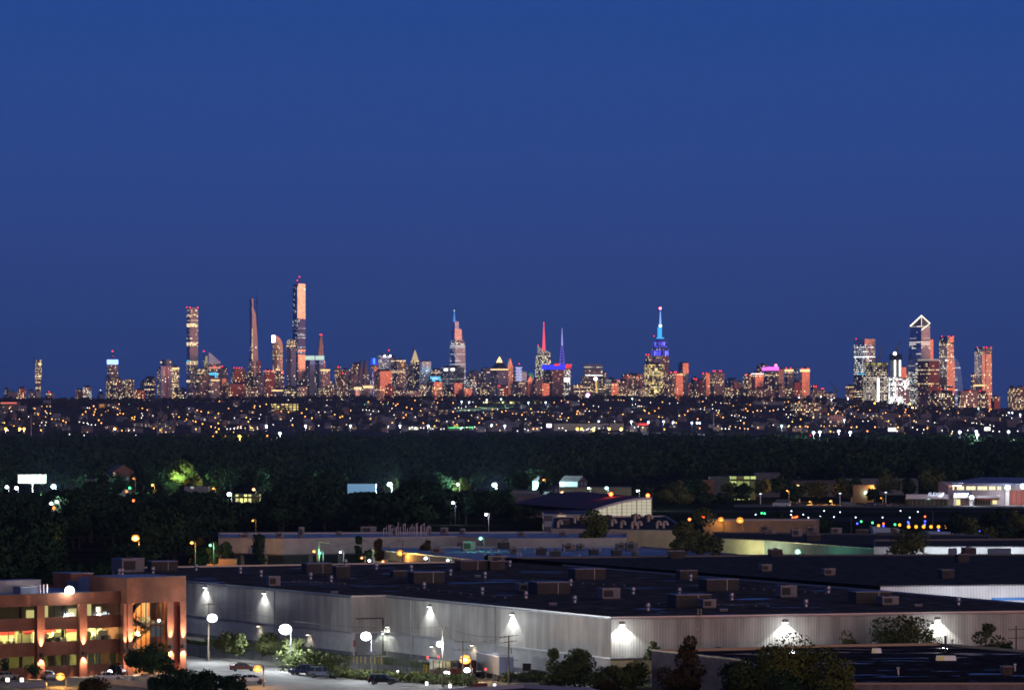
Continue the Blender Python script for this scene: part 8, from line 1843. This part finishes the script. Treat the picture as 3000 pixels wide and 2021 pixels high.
# articulated lorry: trailer and tractor
tc = Vector((X(1462,651),651.0));tdir = Vector((-4.6,16)).normalized();tl = Vector((-tdir.y,tdir.x))   # from the near rear corner to the far front
tr_ = MB().frame_box(tc,tdir,-tl,0,14.2,0,2.5,1.15,4.15,0).build('lorry_trailer',mat('trailer_silver',(.15,.15,.17),.5,.2,noise=.08,nscale=.6),origin=tc.to_3d());tag(tr_,'long silver box trailer standing against the warehouse, rear doors facing right','trailer')
MB().frame_box(tc,tdir,-tl,-.04,0,.06,1.22,1.25,4.05).build('rear_door',mat('trailer_rear',(.22,.26,.38),.5,.1),tr_);MB().frame_box(tc,tdir,-tl,-.04,0,1.28,2.44,1.25,4.05).build('rear_door',mat('trailer_rear',(.32,) * 3),tr_)
MB().frame_box(tc,tdir,-tl,-.02,14.25,-.03,2.53,4.15,4.25).build('trailer_roof',mat('trailer_white',(.72,.72,.72),.5),tr_);MB().frame_box(tc,tdir,-tl,.4,12,.9,1.6,.85,1.15).build('chassis',mat('chassis_dark',(.03,.03,.03),.7),tr_)
for x in (1.6,2.9):
 for y in (.18,2.32): c = tc + tdir * x - tl * y;a_ = tl * (.28 if y < 1 else -.28);MB().tube((c.x - a_.x / 2,c.y - a_.y / 2,.5),(c.x + a_.x / 2,c.y + a_.y / 2,.5),.5,.5,18).build('wheel',mat('tyre',(.02,) * 3),tr_)
for q in range(26): s_q = .4 + q * .53;
mb = MB()
for q in range(24): mb.frame_box(tc,tdir,-tl,.5 + q * .58,.56 + q * .58,-.03,0,1.25,4.05)
mb.build('side_rib',mat('rib_grey',(.26,.26,.28),.4,.4),tr_);MB().frame_box(tc,tdir,-tl,-.12,-.04,.1,2.4,.5,.62).build('bumper',mat('bumper_stripe',(.5,.1,.08),.6),tr_)
ct = G(1372,1986).to_2d();cx_,cy_ = Vector((-.93,-.36)),Vector((.36,-.93))
cab = empty('lorry_tractor',ct.to_3d(),'dark red lorry tractor with blazing headlights beside the gate booth','lorry');REDC = P_((.07,.015,.012),.4,.2)
def cb(nm,x0,x1,y0,y1,z0,z1,m,par=None): return MB().frame_box(ct,cx_,cy_,x0,x1,y0,y1,z0,z1).build(nm,m,par or cab)
cb('cab',.2,2.4,-1.2,1.2,.9,2.9,REDC);cb('sleeper',-1.0,.2,-1.2,1.2,.9,3.1,REDC);cb('bonnet',2.4,3.7,-.95,.95,.8,1.75,REDC);cb('windscreen',2.4,2.44,-1.05,1.05,1.9,2.75,mat('car_glass',(.02,) * 3));cb('side_window',.9,2.2,1.2,1.23,1.9,2.7,mat('car_glass',(.02,) * 3));cb('grille',3.7,3.74,-.6,.6,.9,1.65,mat('chrome',(.6,.6,.62),.15,1));cb('bumper',3.7,3.9,-1.15,1.15,.45,.8,mat('chrome',(.6,) * 3));cb('chassis',-4.0,.2,-.5,.5,.75,1.0,mat('chassis_dark',(.03,) * 3))
for s in (-1,1):
 p = (ct + cx_ * 3.85 + cy_ * (s * .8)).to_3d() + Vector((0,0,1.05));MB().ball(p,.2,10,6).build('headlight',EW,cab)
 p = (ct + cx_ * .0 + cy_ * (s * .9)).to_3d() + Vector((0,0,3.1));MB().tube(p,p + Vector((0,0,.9)),.08,.08,8).build('exhaust_stack',mat('chrome',(.6,) * 3),cab)
 for x in (2.9,-2.2,-3.4): c = ct + cx_ * x + cy_ * (s * 1.0);a_ = cy_ * .15;MB().tube((c.x - a_.x,c.y - a_.y,.5),(c.x + a_.x,c.y + a_.y,.5),.5,.5,16).build('wheel',mat('tyre',(.02,) * 3),cab)
light('headlight_beam',(ct + cx_ * 4.2).to_3d() + Vector((0,0,1.05)),900,(.95,.97,1),cab,'SPOT',.15,math.radians(70),(cx_.x,cx_.y,-.12),.5)
# gate booth
bo = G(1305,1981).to_2d();bx,by = Vector((.97,.24)),Vector((-.24,.97))
bth = empty('gate_booth',bo.to_3d(),'white roofed gate booth with lit windows in the truck yard','booth')
def bb_(nm,x0,x1,y0,y1,z0,z1,m): return MB().frame_box(bo,bx,by,x0,x1,y0,y1,z0,z1).build(nm,m,bth)
bb_('wall',-2.1,2.1,0,2.6,0,1.15,mat('booth_brown',(.10,.07,.05),.8));bb_('roof',-2.6,2.6,-.5,3.1,2.75,2.95,mat('panel_white',(.62,) * 3));bb_('back_wall',-2.1,2.1,2.4,2.6,1.15,2.75,mat('panel_white',(.62,) * 3));bb_('ceiling_lamp',-1,1,.8,1.6,2.68,2.72,glow_mat('booth_lamp',(1,.9,.6),9,True))
for q in range(5): x = -2.1 + q * 1.05;bb_('window_post',x - .06,x + .06,0,.12,1.15,2.75,FRM)
for q in range(4): x = -2.04 + q * 1.05;bb_('window',x,x + .93,.04,.07,1.2,2.7,GLASS)
bb_('counter',-1.6,1.6,.6,1.2,1.1,1.5,mat('counter',(.4,.35,.25),.7));bb_('cabinet',.6,1.5,1.8,2.3,1.1,2.3,mat('counter',(.4,) * 3))
# posts with red lamps, notice board, signs
for px,yt,yb,lab in ((1253,1924,1972,'thin post with a red lamp left of the gate booth'),(1285,1923,1976,'red lamp on the roof line of the gate booth'),(1423,1959,1993,'thin post with a red lamp before the silver trailer')):
 d = D(yb);p = P(px,yt,d);o = MB().tube((p.x,p.y,0),p,.05,.05,6).build('signal_post',POLE);MB().ball(p,.2,10,6).build('red_lamp',glow_mat('red_soft',(1,.06,.05),3),o);tag(o,lab,'signal light')
d = D(1984);a_,b_2 = P(1531,1942,d),P(1556,1964,d);o = MB().box(((a_.x + b_2.x) / 2,d,b_2.z),(b_2.x - a_.x,.08,a_.z - b_2.z)).build('notice_board',mat('board_brown',(.06,.045,.035),.7));tag(o,'dark square notice board on two posts before the warehouse','sign')
for x in (a_.x + .25,b_2.x - .25): MB().tube((x,d + .08,0),(x,d + .08,b_2.z + .3),.05,.05,6).build('post',POLE,o)
for q,(px,y) in enumerate(((1165,1966),(1313,1988),(1250,1999),(1318,2006),(1449,2005),(1255,1979))):
 d = D(y + 8);p = P(px,y,d);o = MB().box((p.x,d,p.z - .45),(.4,.05,.6)).build('small_sign',mat('sign_white',(.36,.36,.35),.6));MB().tube((p.x,d + .04,0),(p.x,d + .04,p.z),.03,.03,5).build('post',POLE,o);MB().box((p.x,d - .03,p.z - .28),(.22,.02,.1)).build('dark_mark',mat('mark_dark',(.06,.05,.05),.7),o);tag(o,'small white parking sign on a stake along the hedge','sign','white parking signs along the hedge')
for px,y,lab in ((322,1968,'round white traffic sign before the black off road car'),):
 d = D(1983);p = P(px,y,d);o = MB().tube((p.x,d,p.z),(p.x,d - .05,p.z),.42,.42,18).build('traffic_sign',mat('sign_white',(.7,) * 3));MB().tube((p.x,d + .04,0),(p.x,d + .04,p.z),.04,.04,6).build('post',POLE,o);MB().box((p.x,d - .08,p.z - .25),(.10,.02,.5)).build('dark_mark',mat('mark_dark',(.06,) * 3),o);tag(o,lab,'sign')
# concrete ramp walls and railing at the bottom left
for pts,zt,lab in ((((285,1999),(450,2016)),.9,'long low concrete ramp wall before the brick office'),(((30,2012),(135,2014)),.9,'short concrete ramp wall at the bottom left')):
 p,q = G(*pts[0]),G(*pts[1]);e_ = (q - p).normalized();MB_ = MB().frame_box(p,e_.to_2d(),Vector((-e_.y,e_.x)),0,(q - p).length,0,.35,0,zt).build('ramp_wall',CONC);tag(MB_,lab,'wall')
p,q = G(345,1995),G(450,2006);mb = MB()
for k in range(9): c = p + (q - p) * k / 8;mb.tube(c,c + Vector((0,0,1.1)),.035,.035,5)
for z in (.55,1.1): mb.tube(p + Vector((0,0,z)),q + Vector((0,0,z)),.03,.03,5)
tag(mb.build('railing',mat('rail_pale',(.4,.4,.42),.4,.5)),'pale tube railing beside the concrete ramp wall','railing')
for px,lab in ((22,'white reflective marker board at the bottom left corner'),(64,'white reflective marker board right of the corner one')):
 d = D(2008);p = P(px,1994,d);o = MB().box((p.x,d,p.z - .1),(.55,.06,.6)).build('marker_board',mat('sign_white',(.7,) * 3));MB().tube((p.x,d + .05,0),(p.x,d + .05,p.z),.03,.03,5).build('post',POLE,o);tag(o,lab,'sign')

# ------------------------------------------------------------------ poles and wires
POLEW = mat('pole_wood',(.14,.11,.08),.9,noise=.3,nscale=2)
def utility(px,yt,yb,arms,label,tilt=0.0,d=None):
 d = d or D(yb);p = P(px,yt,d);mb = MB().tube((p.x,p.y,0),p,.16,.11,8);o = mb.build('utility_pole',POLEW);tag(o,label,'utility pole')
 for dy,w in arms:
  z = p.z - dy;a_ = MB().tube((p.x - w / 2,p.y - .15,z - tilt),(p.x + w / 2,p.y - .15,z + tilt),.06,.06,5)
  for k in (-.46,-.2,.2,.46): a_.tube((p.x + k * w,p.y - .15,z + tilt * 2 * k),(p.x + k * w,p.y - .15,z + tilt * 2 * k + .22),.05,.03,6)
  a_.build('crossarm',POLEW,o)
 return o,p
def cable(p,q,sag,label,r=.022):
 mb = MB();n_ = 12;pts = [p + (q - p) * k / n_ - Vector((0,0,4 * sag * (k / n_) * (1 - k / n_))) for k in range(n_ + 1)]
 for a_,b_2 in zip(pts,pts[1:]): mb.tube(a_,b_2,r,r,4,cap=False)
 return tag(mb.build('overhead_cable',mat('cable_black',(.01,.01,.01),.6)),label,'cable')
u1,p1 = utility(611,1766,1937,((.25,2.2),),'wooden utility pole carrying the left dazzling lot lamp')
u2,p2 = utility(1297,1834,2011,((.2,2.6),),'wooden utility pole with one crossarm before the ribbed wall')
u3,p3 = utility(1490,1860,2003,((.2,3.0),(1.1,2.6)),'wooden utility pole with two tilted crossarms before the trailer',.22);MB().lathe((p3.x + .35,p3.y - .2,p3.z - 3.0),[(.2,0),(.2,.8),(.1,.85)],10).build('transformer',mat('transformer',(.3,.3,.32),.5,.3),u3);MB().box((p3.x + .9,p3.y - .5,4.0),(1.5,.9,.06)).build('solar_panel',mat('solar',(.02,.03,.06),.15,.3),u3)
u4,p4 = utility(1356,1876,1999,((.2,2.8),(1.5,3.0)),'utility pole lit orange by the lamp before the trailer')
u5,p5 = utility(2977,1832,0,((.6,2.6),(2.0,2.6)),'utility pole with two crossarms at the right edge',.05,640)
u6,p6 = utility(935,1584,0,((.2,3.4),),'utility pole before the lit office ground floor',.1,1080);u7,p7 = utility(1179,1582,0,((.2,3.4),),'utility pole behind the dazzling orange lamp',0,1050);u8,p8 = utility(1060,1580,0,((.2,3),),'utility pole between the dark trees before the office',0,1060)
for i,(a_,b_2,s_) in enumerate(((p2,p3,.7),(p4,p3,.5),(p2,p4,.6),(p1,p2,1.6))): cable(a_ + Vector((.4,0,-.1)),b_2 + Vector((-.4,0,-.1)),s_,('slack cable between the two poles before the ribbed wall','slack cable between the orange lit pole and the tilted crossarms','slack cable from the single crossarm pole to the orange lit one','long cable from the left lamp pole along the warehouse')[i])
cable(p6,p8,1.2,'slack cable before the office wall, left span',.03);cable(p8,p7,1.2,'slack cable before the office wall, right span',.03)

# ------------------------------------------------------------------ the lamps of the lot
lamp(622,1809,700,cw,EW,.9,10000,'dazzling white lot lamp on the left wooden pole',pole=False,lrad=.4)
lamp(836,1842,679,(.86,.93,1),EW,1.1,11500,'most dazzling lamp of all, rising from the lit trees by the lot',lrad=.5)
lp,lq = lamp(1072,1862,652,cw,EW,.88,6000,'dazzling white lamp on a pale pole at the right of the lot',lrad=.4),None
p = P(1088,1909,652);MB().box((p.x,p.y,p.z),(1.5,.9,.06)).build('solar_panel',mat('solar',(.02,) * 3),lp)
lamp(1289,1885,641,cw,EW,.6,2400,'white lamp on the single crossarm pole',pole=False,lrad=.3)
lamp(1363,1930,652,(1,.62,.25),glow_mat('lens_amber_hot',(1,.40,.06),2.2),.95,2200,'blazing yellow orange lamp between the gate booth and the trailer',lrad=.4)
lamp(1368,1961,648,(.85,.92,1),EW,.5,500,'small white lamp in place of a truck headlight, below the blazing orange one',lrad=.2)  # pole lamp added where the truck's headlight shines
lamp(755,1957,640,ca,glow_mat('lens_amber_hot',(1,.40,.06),2.2),.7,1100,'round amber lamp on a post beside the white saloon car',lrad=.3)
lamp(177,1980,640,ca,glow_mat('lens_amber_hot',(1,.40,.06),2.2),.75,1100,'round amber lamp at the bottom left before the brick office',lrad=.3)

# ------------------------------------------------------------------ hedges, trees, bushes
def shrub_mass(name,label,cat,cents,per,rx,rz,size,m,seed):
 rg = np.random.default_rng(seed);out = []
 for (x,y,z,s) in cents:
  p_,n_ = crown_points(per,rx * s,rz * s,rz * s * .9,rg,8);p_[:,2] = np.maximum(p_[:,2],.05);out.append(cards(p_ + np.array([x,y,z]),size,rg,out=n_))
 o = quads_obj(name,(np.concatenate([q[0] for q in out]),np.concatenate([q[1] for q in out])),m);return tag(o,label,cat)
rg = np.random.default_rng(9)
def along(pts,n_,jit=.5,s=(.8,1.2)):
 out = [];
 for k in range(n_):
  t = k / (n_ - 1) * (len(pts) - 1);i = min(int(t),len(pts) - 2);p_ = pts[i] + (pts[i + 1] - pts[i]) * (t - i);out.append((p_.x + rg.normal() * jit,p_.y + rg.normal() * jit,0,rg.uniform(*s)))
 return out
shrub_mass('hedge','long clipped hedge lit yellow green between the lot and the truck yard','hedge',along([G(985,1985),G(1165,1996),G(1380,2010)],60,.4),240,1.15,1.0,.16,LEAF,31)
shrub_mass('bush','dense bush under the most dazzling lamp at the left end of the hedge','bush',along([G(870,1962),G(990,1975)],16,.8,(1.0,1.5)),260,1.7,1.7,.2,LEAF,32)
shrub_mass('bush','low bushes along the wall behind the notice board','bush',along([G(1505,1998),G(1610,1992)],12,.8),200,1.2,.9,.18,LEAF,33)
one_tree(685,1962,1842,112,'spreading tree with a bare forked trunk left of the most dazzling lamp',LEAF,201,None,2600,clear=.28,size=.22);one_tree(790,1958,1848,110,'tree lit white on its right side beside the most dazzling lamp',LEAF,202,690,3000,clear=.15,size=.22);one_tree(862,1956,1860,95,'tree under the most dazzling lamp, its crown bleached white',LEAF,203,684,3000,clear=.12,size=.22)
one_tree(445,1975,1888,150,'leafy tree before the columns of the brick stair tower',LEAF_DARK,204,655,3400,clear=.2,size=.2);one_tree(388,1975,1895,60,'small leafy tree at the left of the stair tower columns',LEAF_DARK,205,657,1500,clear=.2,size=.2)
for i,(px,yt,w,lab) in enumerate(((530,1940,150,'dark near bush at the bottom, left of the white saloon car'),(610,1952,120,'dark near bush at the bottom, middle of the three'),(680,1975,100,'dark near bush at the bottom, right of the three'),(470,1975,90,'dark near bush before the ramp railing'),(265,1985,110,'dark brown bush right of the bottom left amber lamp'))):
 one_tree(px,0,yt,w,lab,LEAF_DARK if i < 4 else LEAF_RUST,210 + i,612,3000,clear=.02,size=.2,name='bush')['category'] = 'bush'
for i,(px,yb,yt,w,lab) in enumerate(((95,1990,1945,60,'small thin tree at the left before the brick office'),(15,1990,1925,40,'thin young tree at the left edge before the brick office'))): one_tree(px,yb,yt,w,lab,LEAF_DARK,220 + i,650,500,clear=.35,size=.16)
one_tree(1622,2005,1904,76,'dark young pine left of the two by the warehouse corner',LEAF,230,638,2000,'cone',.06,.2);one_tree(1688,2010,1888,135,'taller dark pine by the warehouse corner',LEAF,231,634,4600,'round',.08,.2);one_tree(1655,2010,1925,110,'dark bushy tree between the two pines',LEAF,232,632,2200,'round',.02,.2)
one_tree(1830,0,1940,150,'green bush before the tan foot of the warehouse corner',LEAF_BRIGHT,233,628,4600,clear=.02,size=.2,name='bush')['category'] = 'bush';one_tree(1760,0,1955,110,'low green bush left of the green bush at the corner',LEAF,234,626,2400,clear=.02,size=.2,name='bush')['category'] = 'bush';one_tree(1785,0,1985,60,'small rusty bush at the bottom below the warehouse corner',LEAF_RUST,235,612,1200,clear=.02,size=.18,name='bush')['category'] = 'bush'
one_tree(1922,0,1868,66,'wispy tree top against the brightly lit ribbed wall',LEAF,236,645,700,clear=.3,size=.2);one_tree(2112,0,1872,50,'round tree top behind the flat roof below the long wall',LEAF_DARK,237,648,1200,clear=.2,size=.2)
one_tree(2020,0,1842,120,'tall rusty dark tree before the brick parapet of the near roof',LEAF_RUST,238,600,3000,clear=.1,size=.2,shape='cone');one_tree(1990,0,1930,150,'dark spreading bush at the foot of the tall rusty tree',LEAF_RUST,239,598,3000,clear=.02,size=.2,name='bush')['category'] = 'bush'
one_tree(2290,0,1850,270,'great round green tree in the foreground right of centre',LEAF_BRIGHT,240,541,15000,clear=.04,size=.2,blobs=34);one_tree(2170,0,1900,170,'dark tree between the near parapet and the great round one',LEAF_DARK,241,572,4500,clear=.03,size=.2,blobs=18);one_tree(2420,0,1885,190,'dark tree at the right flank of the great round one',LEAF_BRIGHT,242,537,7500,clear=.03,size=.2,blobs=20);one_tree(2340,0,1945,240,'dark undergrowth tree at the foot of the great round one',LEAF_DARK,243,530,5000,clear=.02,size=.2,blobs=18)
one_tree(2490,0,1848,95,'wispy tree top left of the broad tree before the long wall',LEAF,244,652,1000,clear=.25,size=.2);one_tree(2640,0,1788,200,'broad dark tree spreading before a wall lamp on the long wall',LEAF,245,655,4200,clear=.2,size=.22,blobs=20);one_tree(2720,0,1808,90,'lighter branches at the right of the broad tree before the wall lamp',LEAF,246,656,900,clear=.25,size=.22);one_tree(2900,0,1812,110,'dark rounded tree before the right end of the long wall',LEAF,247,652,2200,clear=.15,size=.22);one_tree(2955,0,1868,60,'low branch of leaves at the foot of the rounded tree',LEAF_DARK,248,650,700,clear=.3,size=.2)
# ------------------------------------------------------------------ the near flat roof at the lower right, and the one at the bottom
ZN = 7.0
nr,npts = flat_building('near_building','near flat roofed brick building with puddles on its roof at the lower right',[(1909,1902),(2172,1931),(2330,2000),(3250,2000),(3250,1915),(3000,1904),(2755,1883),(2420,1888),(2175,1897)],ZN,mat('brick_purple',(.22,.17,.17),.9,noise=.25,nscale=.8),roof_mat('roof_felt_wet',(.045,.042,.045),.085,6),mat('coping_warm',(.4,.3,.2),.5,.4),parapet=.35)
def skylight(px0,px1,yb,label):
 d = D(yb,ZN - .35);a_,b_2 = X(px0,d),X(px1,d);w = b_2 - a_;o = MB().loft([(a_,d,ZN - .35),(b_2,d,ZN - .35),(b_2,d + 1.4,ZN - .35),(a_,d + 1.4,ZN - .35)],[(a_ + .1,d + .15,ZN + .35),(b_2 - .1,d + .15,ZN + .35),(b_2 - .1,d + 1.25,ZN + .35),(a_ + .1,d + 1.25,ZN + .35)],0,0).build('skylight',mat('skylight_pale',(.7,.6,.6),.4,0,(1,.8,.8),.12));tag(o,label,'skylight');MB().box((a_ + w * .2,d + .02,ZN - .3),(w * .38,.12,.62)).build('yellow_side',mat('skylight_yellow',(.6,.5,.2),.5,0,(1,.8,.25),.12),o)
skylight(2556,2583,1912,'small pale skylight on the wet near roof');skylight(2744,2802,1934,'larger pale skylight on the wet near roof, right of the small one')
d = D(1905,ZN);p = P(2770,1864,d);o = MB().box((p.x,d,ZN - .3),(.35,.35,p.z - ZN + .3)).build('roof_flue',mat('flue_dark',(.05,.05,.07),.6));MB().box((p.x,d,p.z),(.5,.5,.1)).build('cap',COPED,o);tag(o,'tall square flue standing on the wet near roof','flue')
for q,(px,y,h) in enumerate(((2632,1976,.9),(2974,1965,.9),(2741,1889,.6),(2790,1888,.6),(2560,1890,.4))):
 d = D(y,ZN - .35);x = X(px,d);tag(MB().lathe((x,d,ZN - .35),[(.12,0),(.12,h),(.22,h + .04),(.22,h + .2),(.08,h + .3)],10).build('roof_vent',mat('vent_metal',(.5,) * 3)),'small metal vent pipe on the wet near roof','roof vent','vent pipes on the wet near roof')
o = roof_unit(2935,2965,1978,ZN - .35,1.3,1.5,'rust brown plant box at the right of the wet near roof',None,mat('unit_rust',(.10,.05,.035),.8,noise=.3,nscale=2))
ZS = 3.2
sr,_ = flat_building('low_building','low building whose lavender parapet shows at the bottom centre',[(1275,2019),(1535,2004),(1730,2015),(1900,2060),(1275,2080)],ZS,mat('brick_purple',(.22,) * 3),NAVYROOF,mat('coping_lav',(.42,.38,.46),.7),parapet=.5,thick=.6)
d = 597.0;a_,b_2 = P(1383,2000,d),P(1428,2021,d);tag(MB().box(((a_.x + b_2.x) / 2,d,ZS - .5),(b_2.x - a_.x,1.6,a_.z - ZS + .5)).build('chimney_block',BRICK),'square brown brick stack on the low building at the bottom centre','chimney')
# pipe runs and hatches on the big roof
for i,(p0,p1) in enumerate((((1195,1722),(1480,1752)),((860,1702),(1010,1712)),((1560,1700),(1830,1716)),((1930,1768),(2250,1776)),((2150,1722),(2420,1738)))):
 a_,b_2 = G(*p0,ZR),G(*p1,ZR);mb = MB();n_ = 9
 mb.tube(a_ + Vector((0,0,.28)),b_2 + Vector((0,0,.28)),.09,.09,6)
 for k in range(n_ + 1): c = a_ + (b_2 - a_) * k / n_;mb.box((c.x,c.y,ZR),(.35,.35,.2))
 tag(mb.build('pipe_run',mat('pipe_grey',(.16,.16,.17),.5,.4)),('pipe run in front of the large middle enclosure','short pipe run near the left eave','pipe run behind the large middle enclosure','pipe run near the long wall, right of the roof ladder','pipe run before the navy roof edge')[i] + ' on the huge roof','pipe')
for i,(px,y) in enumerate(((980,1738),(1620,1772),(2120,1790),(2690,1776),(1400,1690))):
 p = G(px,y,ZR);o = MB().box((p.x,p.y,ZR),(1.3,1.3,.35)).build('roof_hatch',mat('hatch_grey',(.13,.13,.14),.5,.3),origin=p);MB().box((p.x,p.y,ZR + .35),(1.45,1.45,.09)).build('lid',COPE,o);tag(o,'low square hatch on the huge dark roof','roof hatch','roof hatches on the huge warehouse roof')

# ------------------------------------------------------------------ the air between here and the skyline
mb = MB().box((0,6500,-1.0),(18100,19100,621));hz_ = mb.build('haze',bpy.data.materials.new('haze_air'),origin=(0,6500,-1));tag(hz_,kind='stuff')
hm = hz_.data.materials[0];hm.use_nodes = True;nt = hm.node_tree;nt.nodes.clear();o_ = nd(nt,'ShaderNodeOutputMaterial');pv = nd(nt,'ShaderNodeVolumePrincipled')
pv.inputs['Color'].default_value = (.42,.52,1.0,1);pv.inputs['Density'].default_value = 2.4e-5;pv.inputs['Anisotropy'].default_value = .2;nt.links.new(pv.outputs[0],o_.inputs['Volume'])
S.cycles.volume_bounces = 0
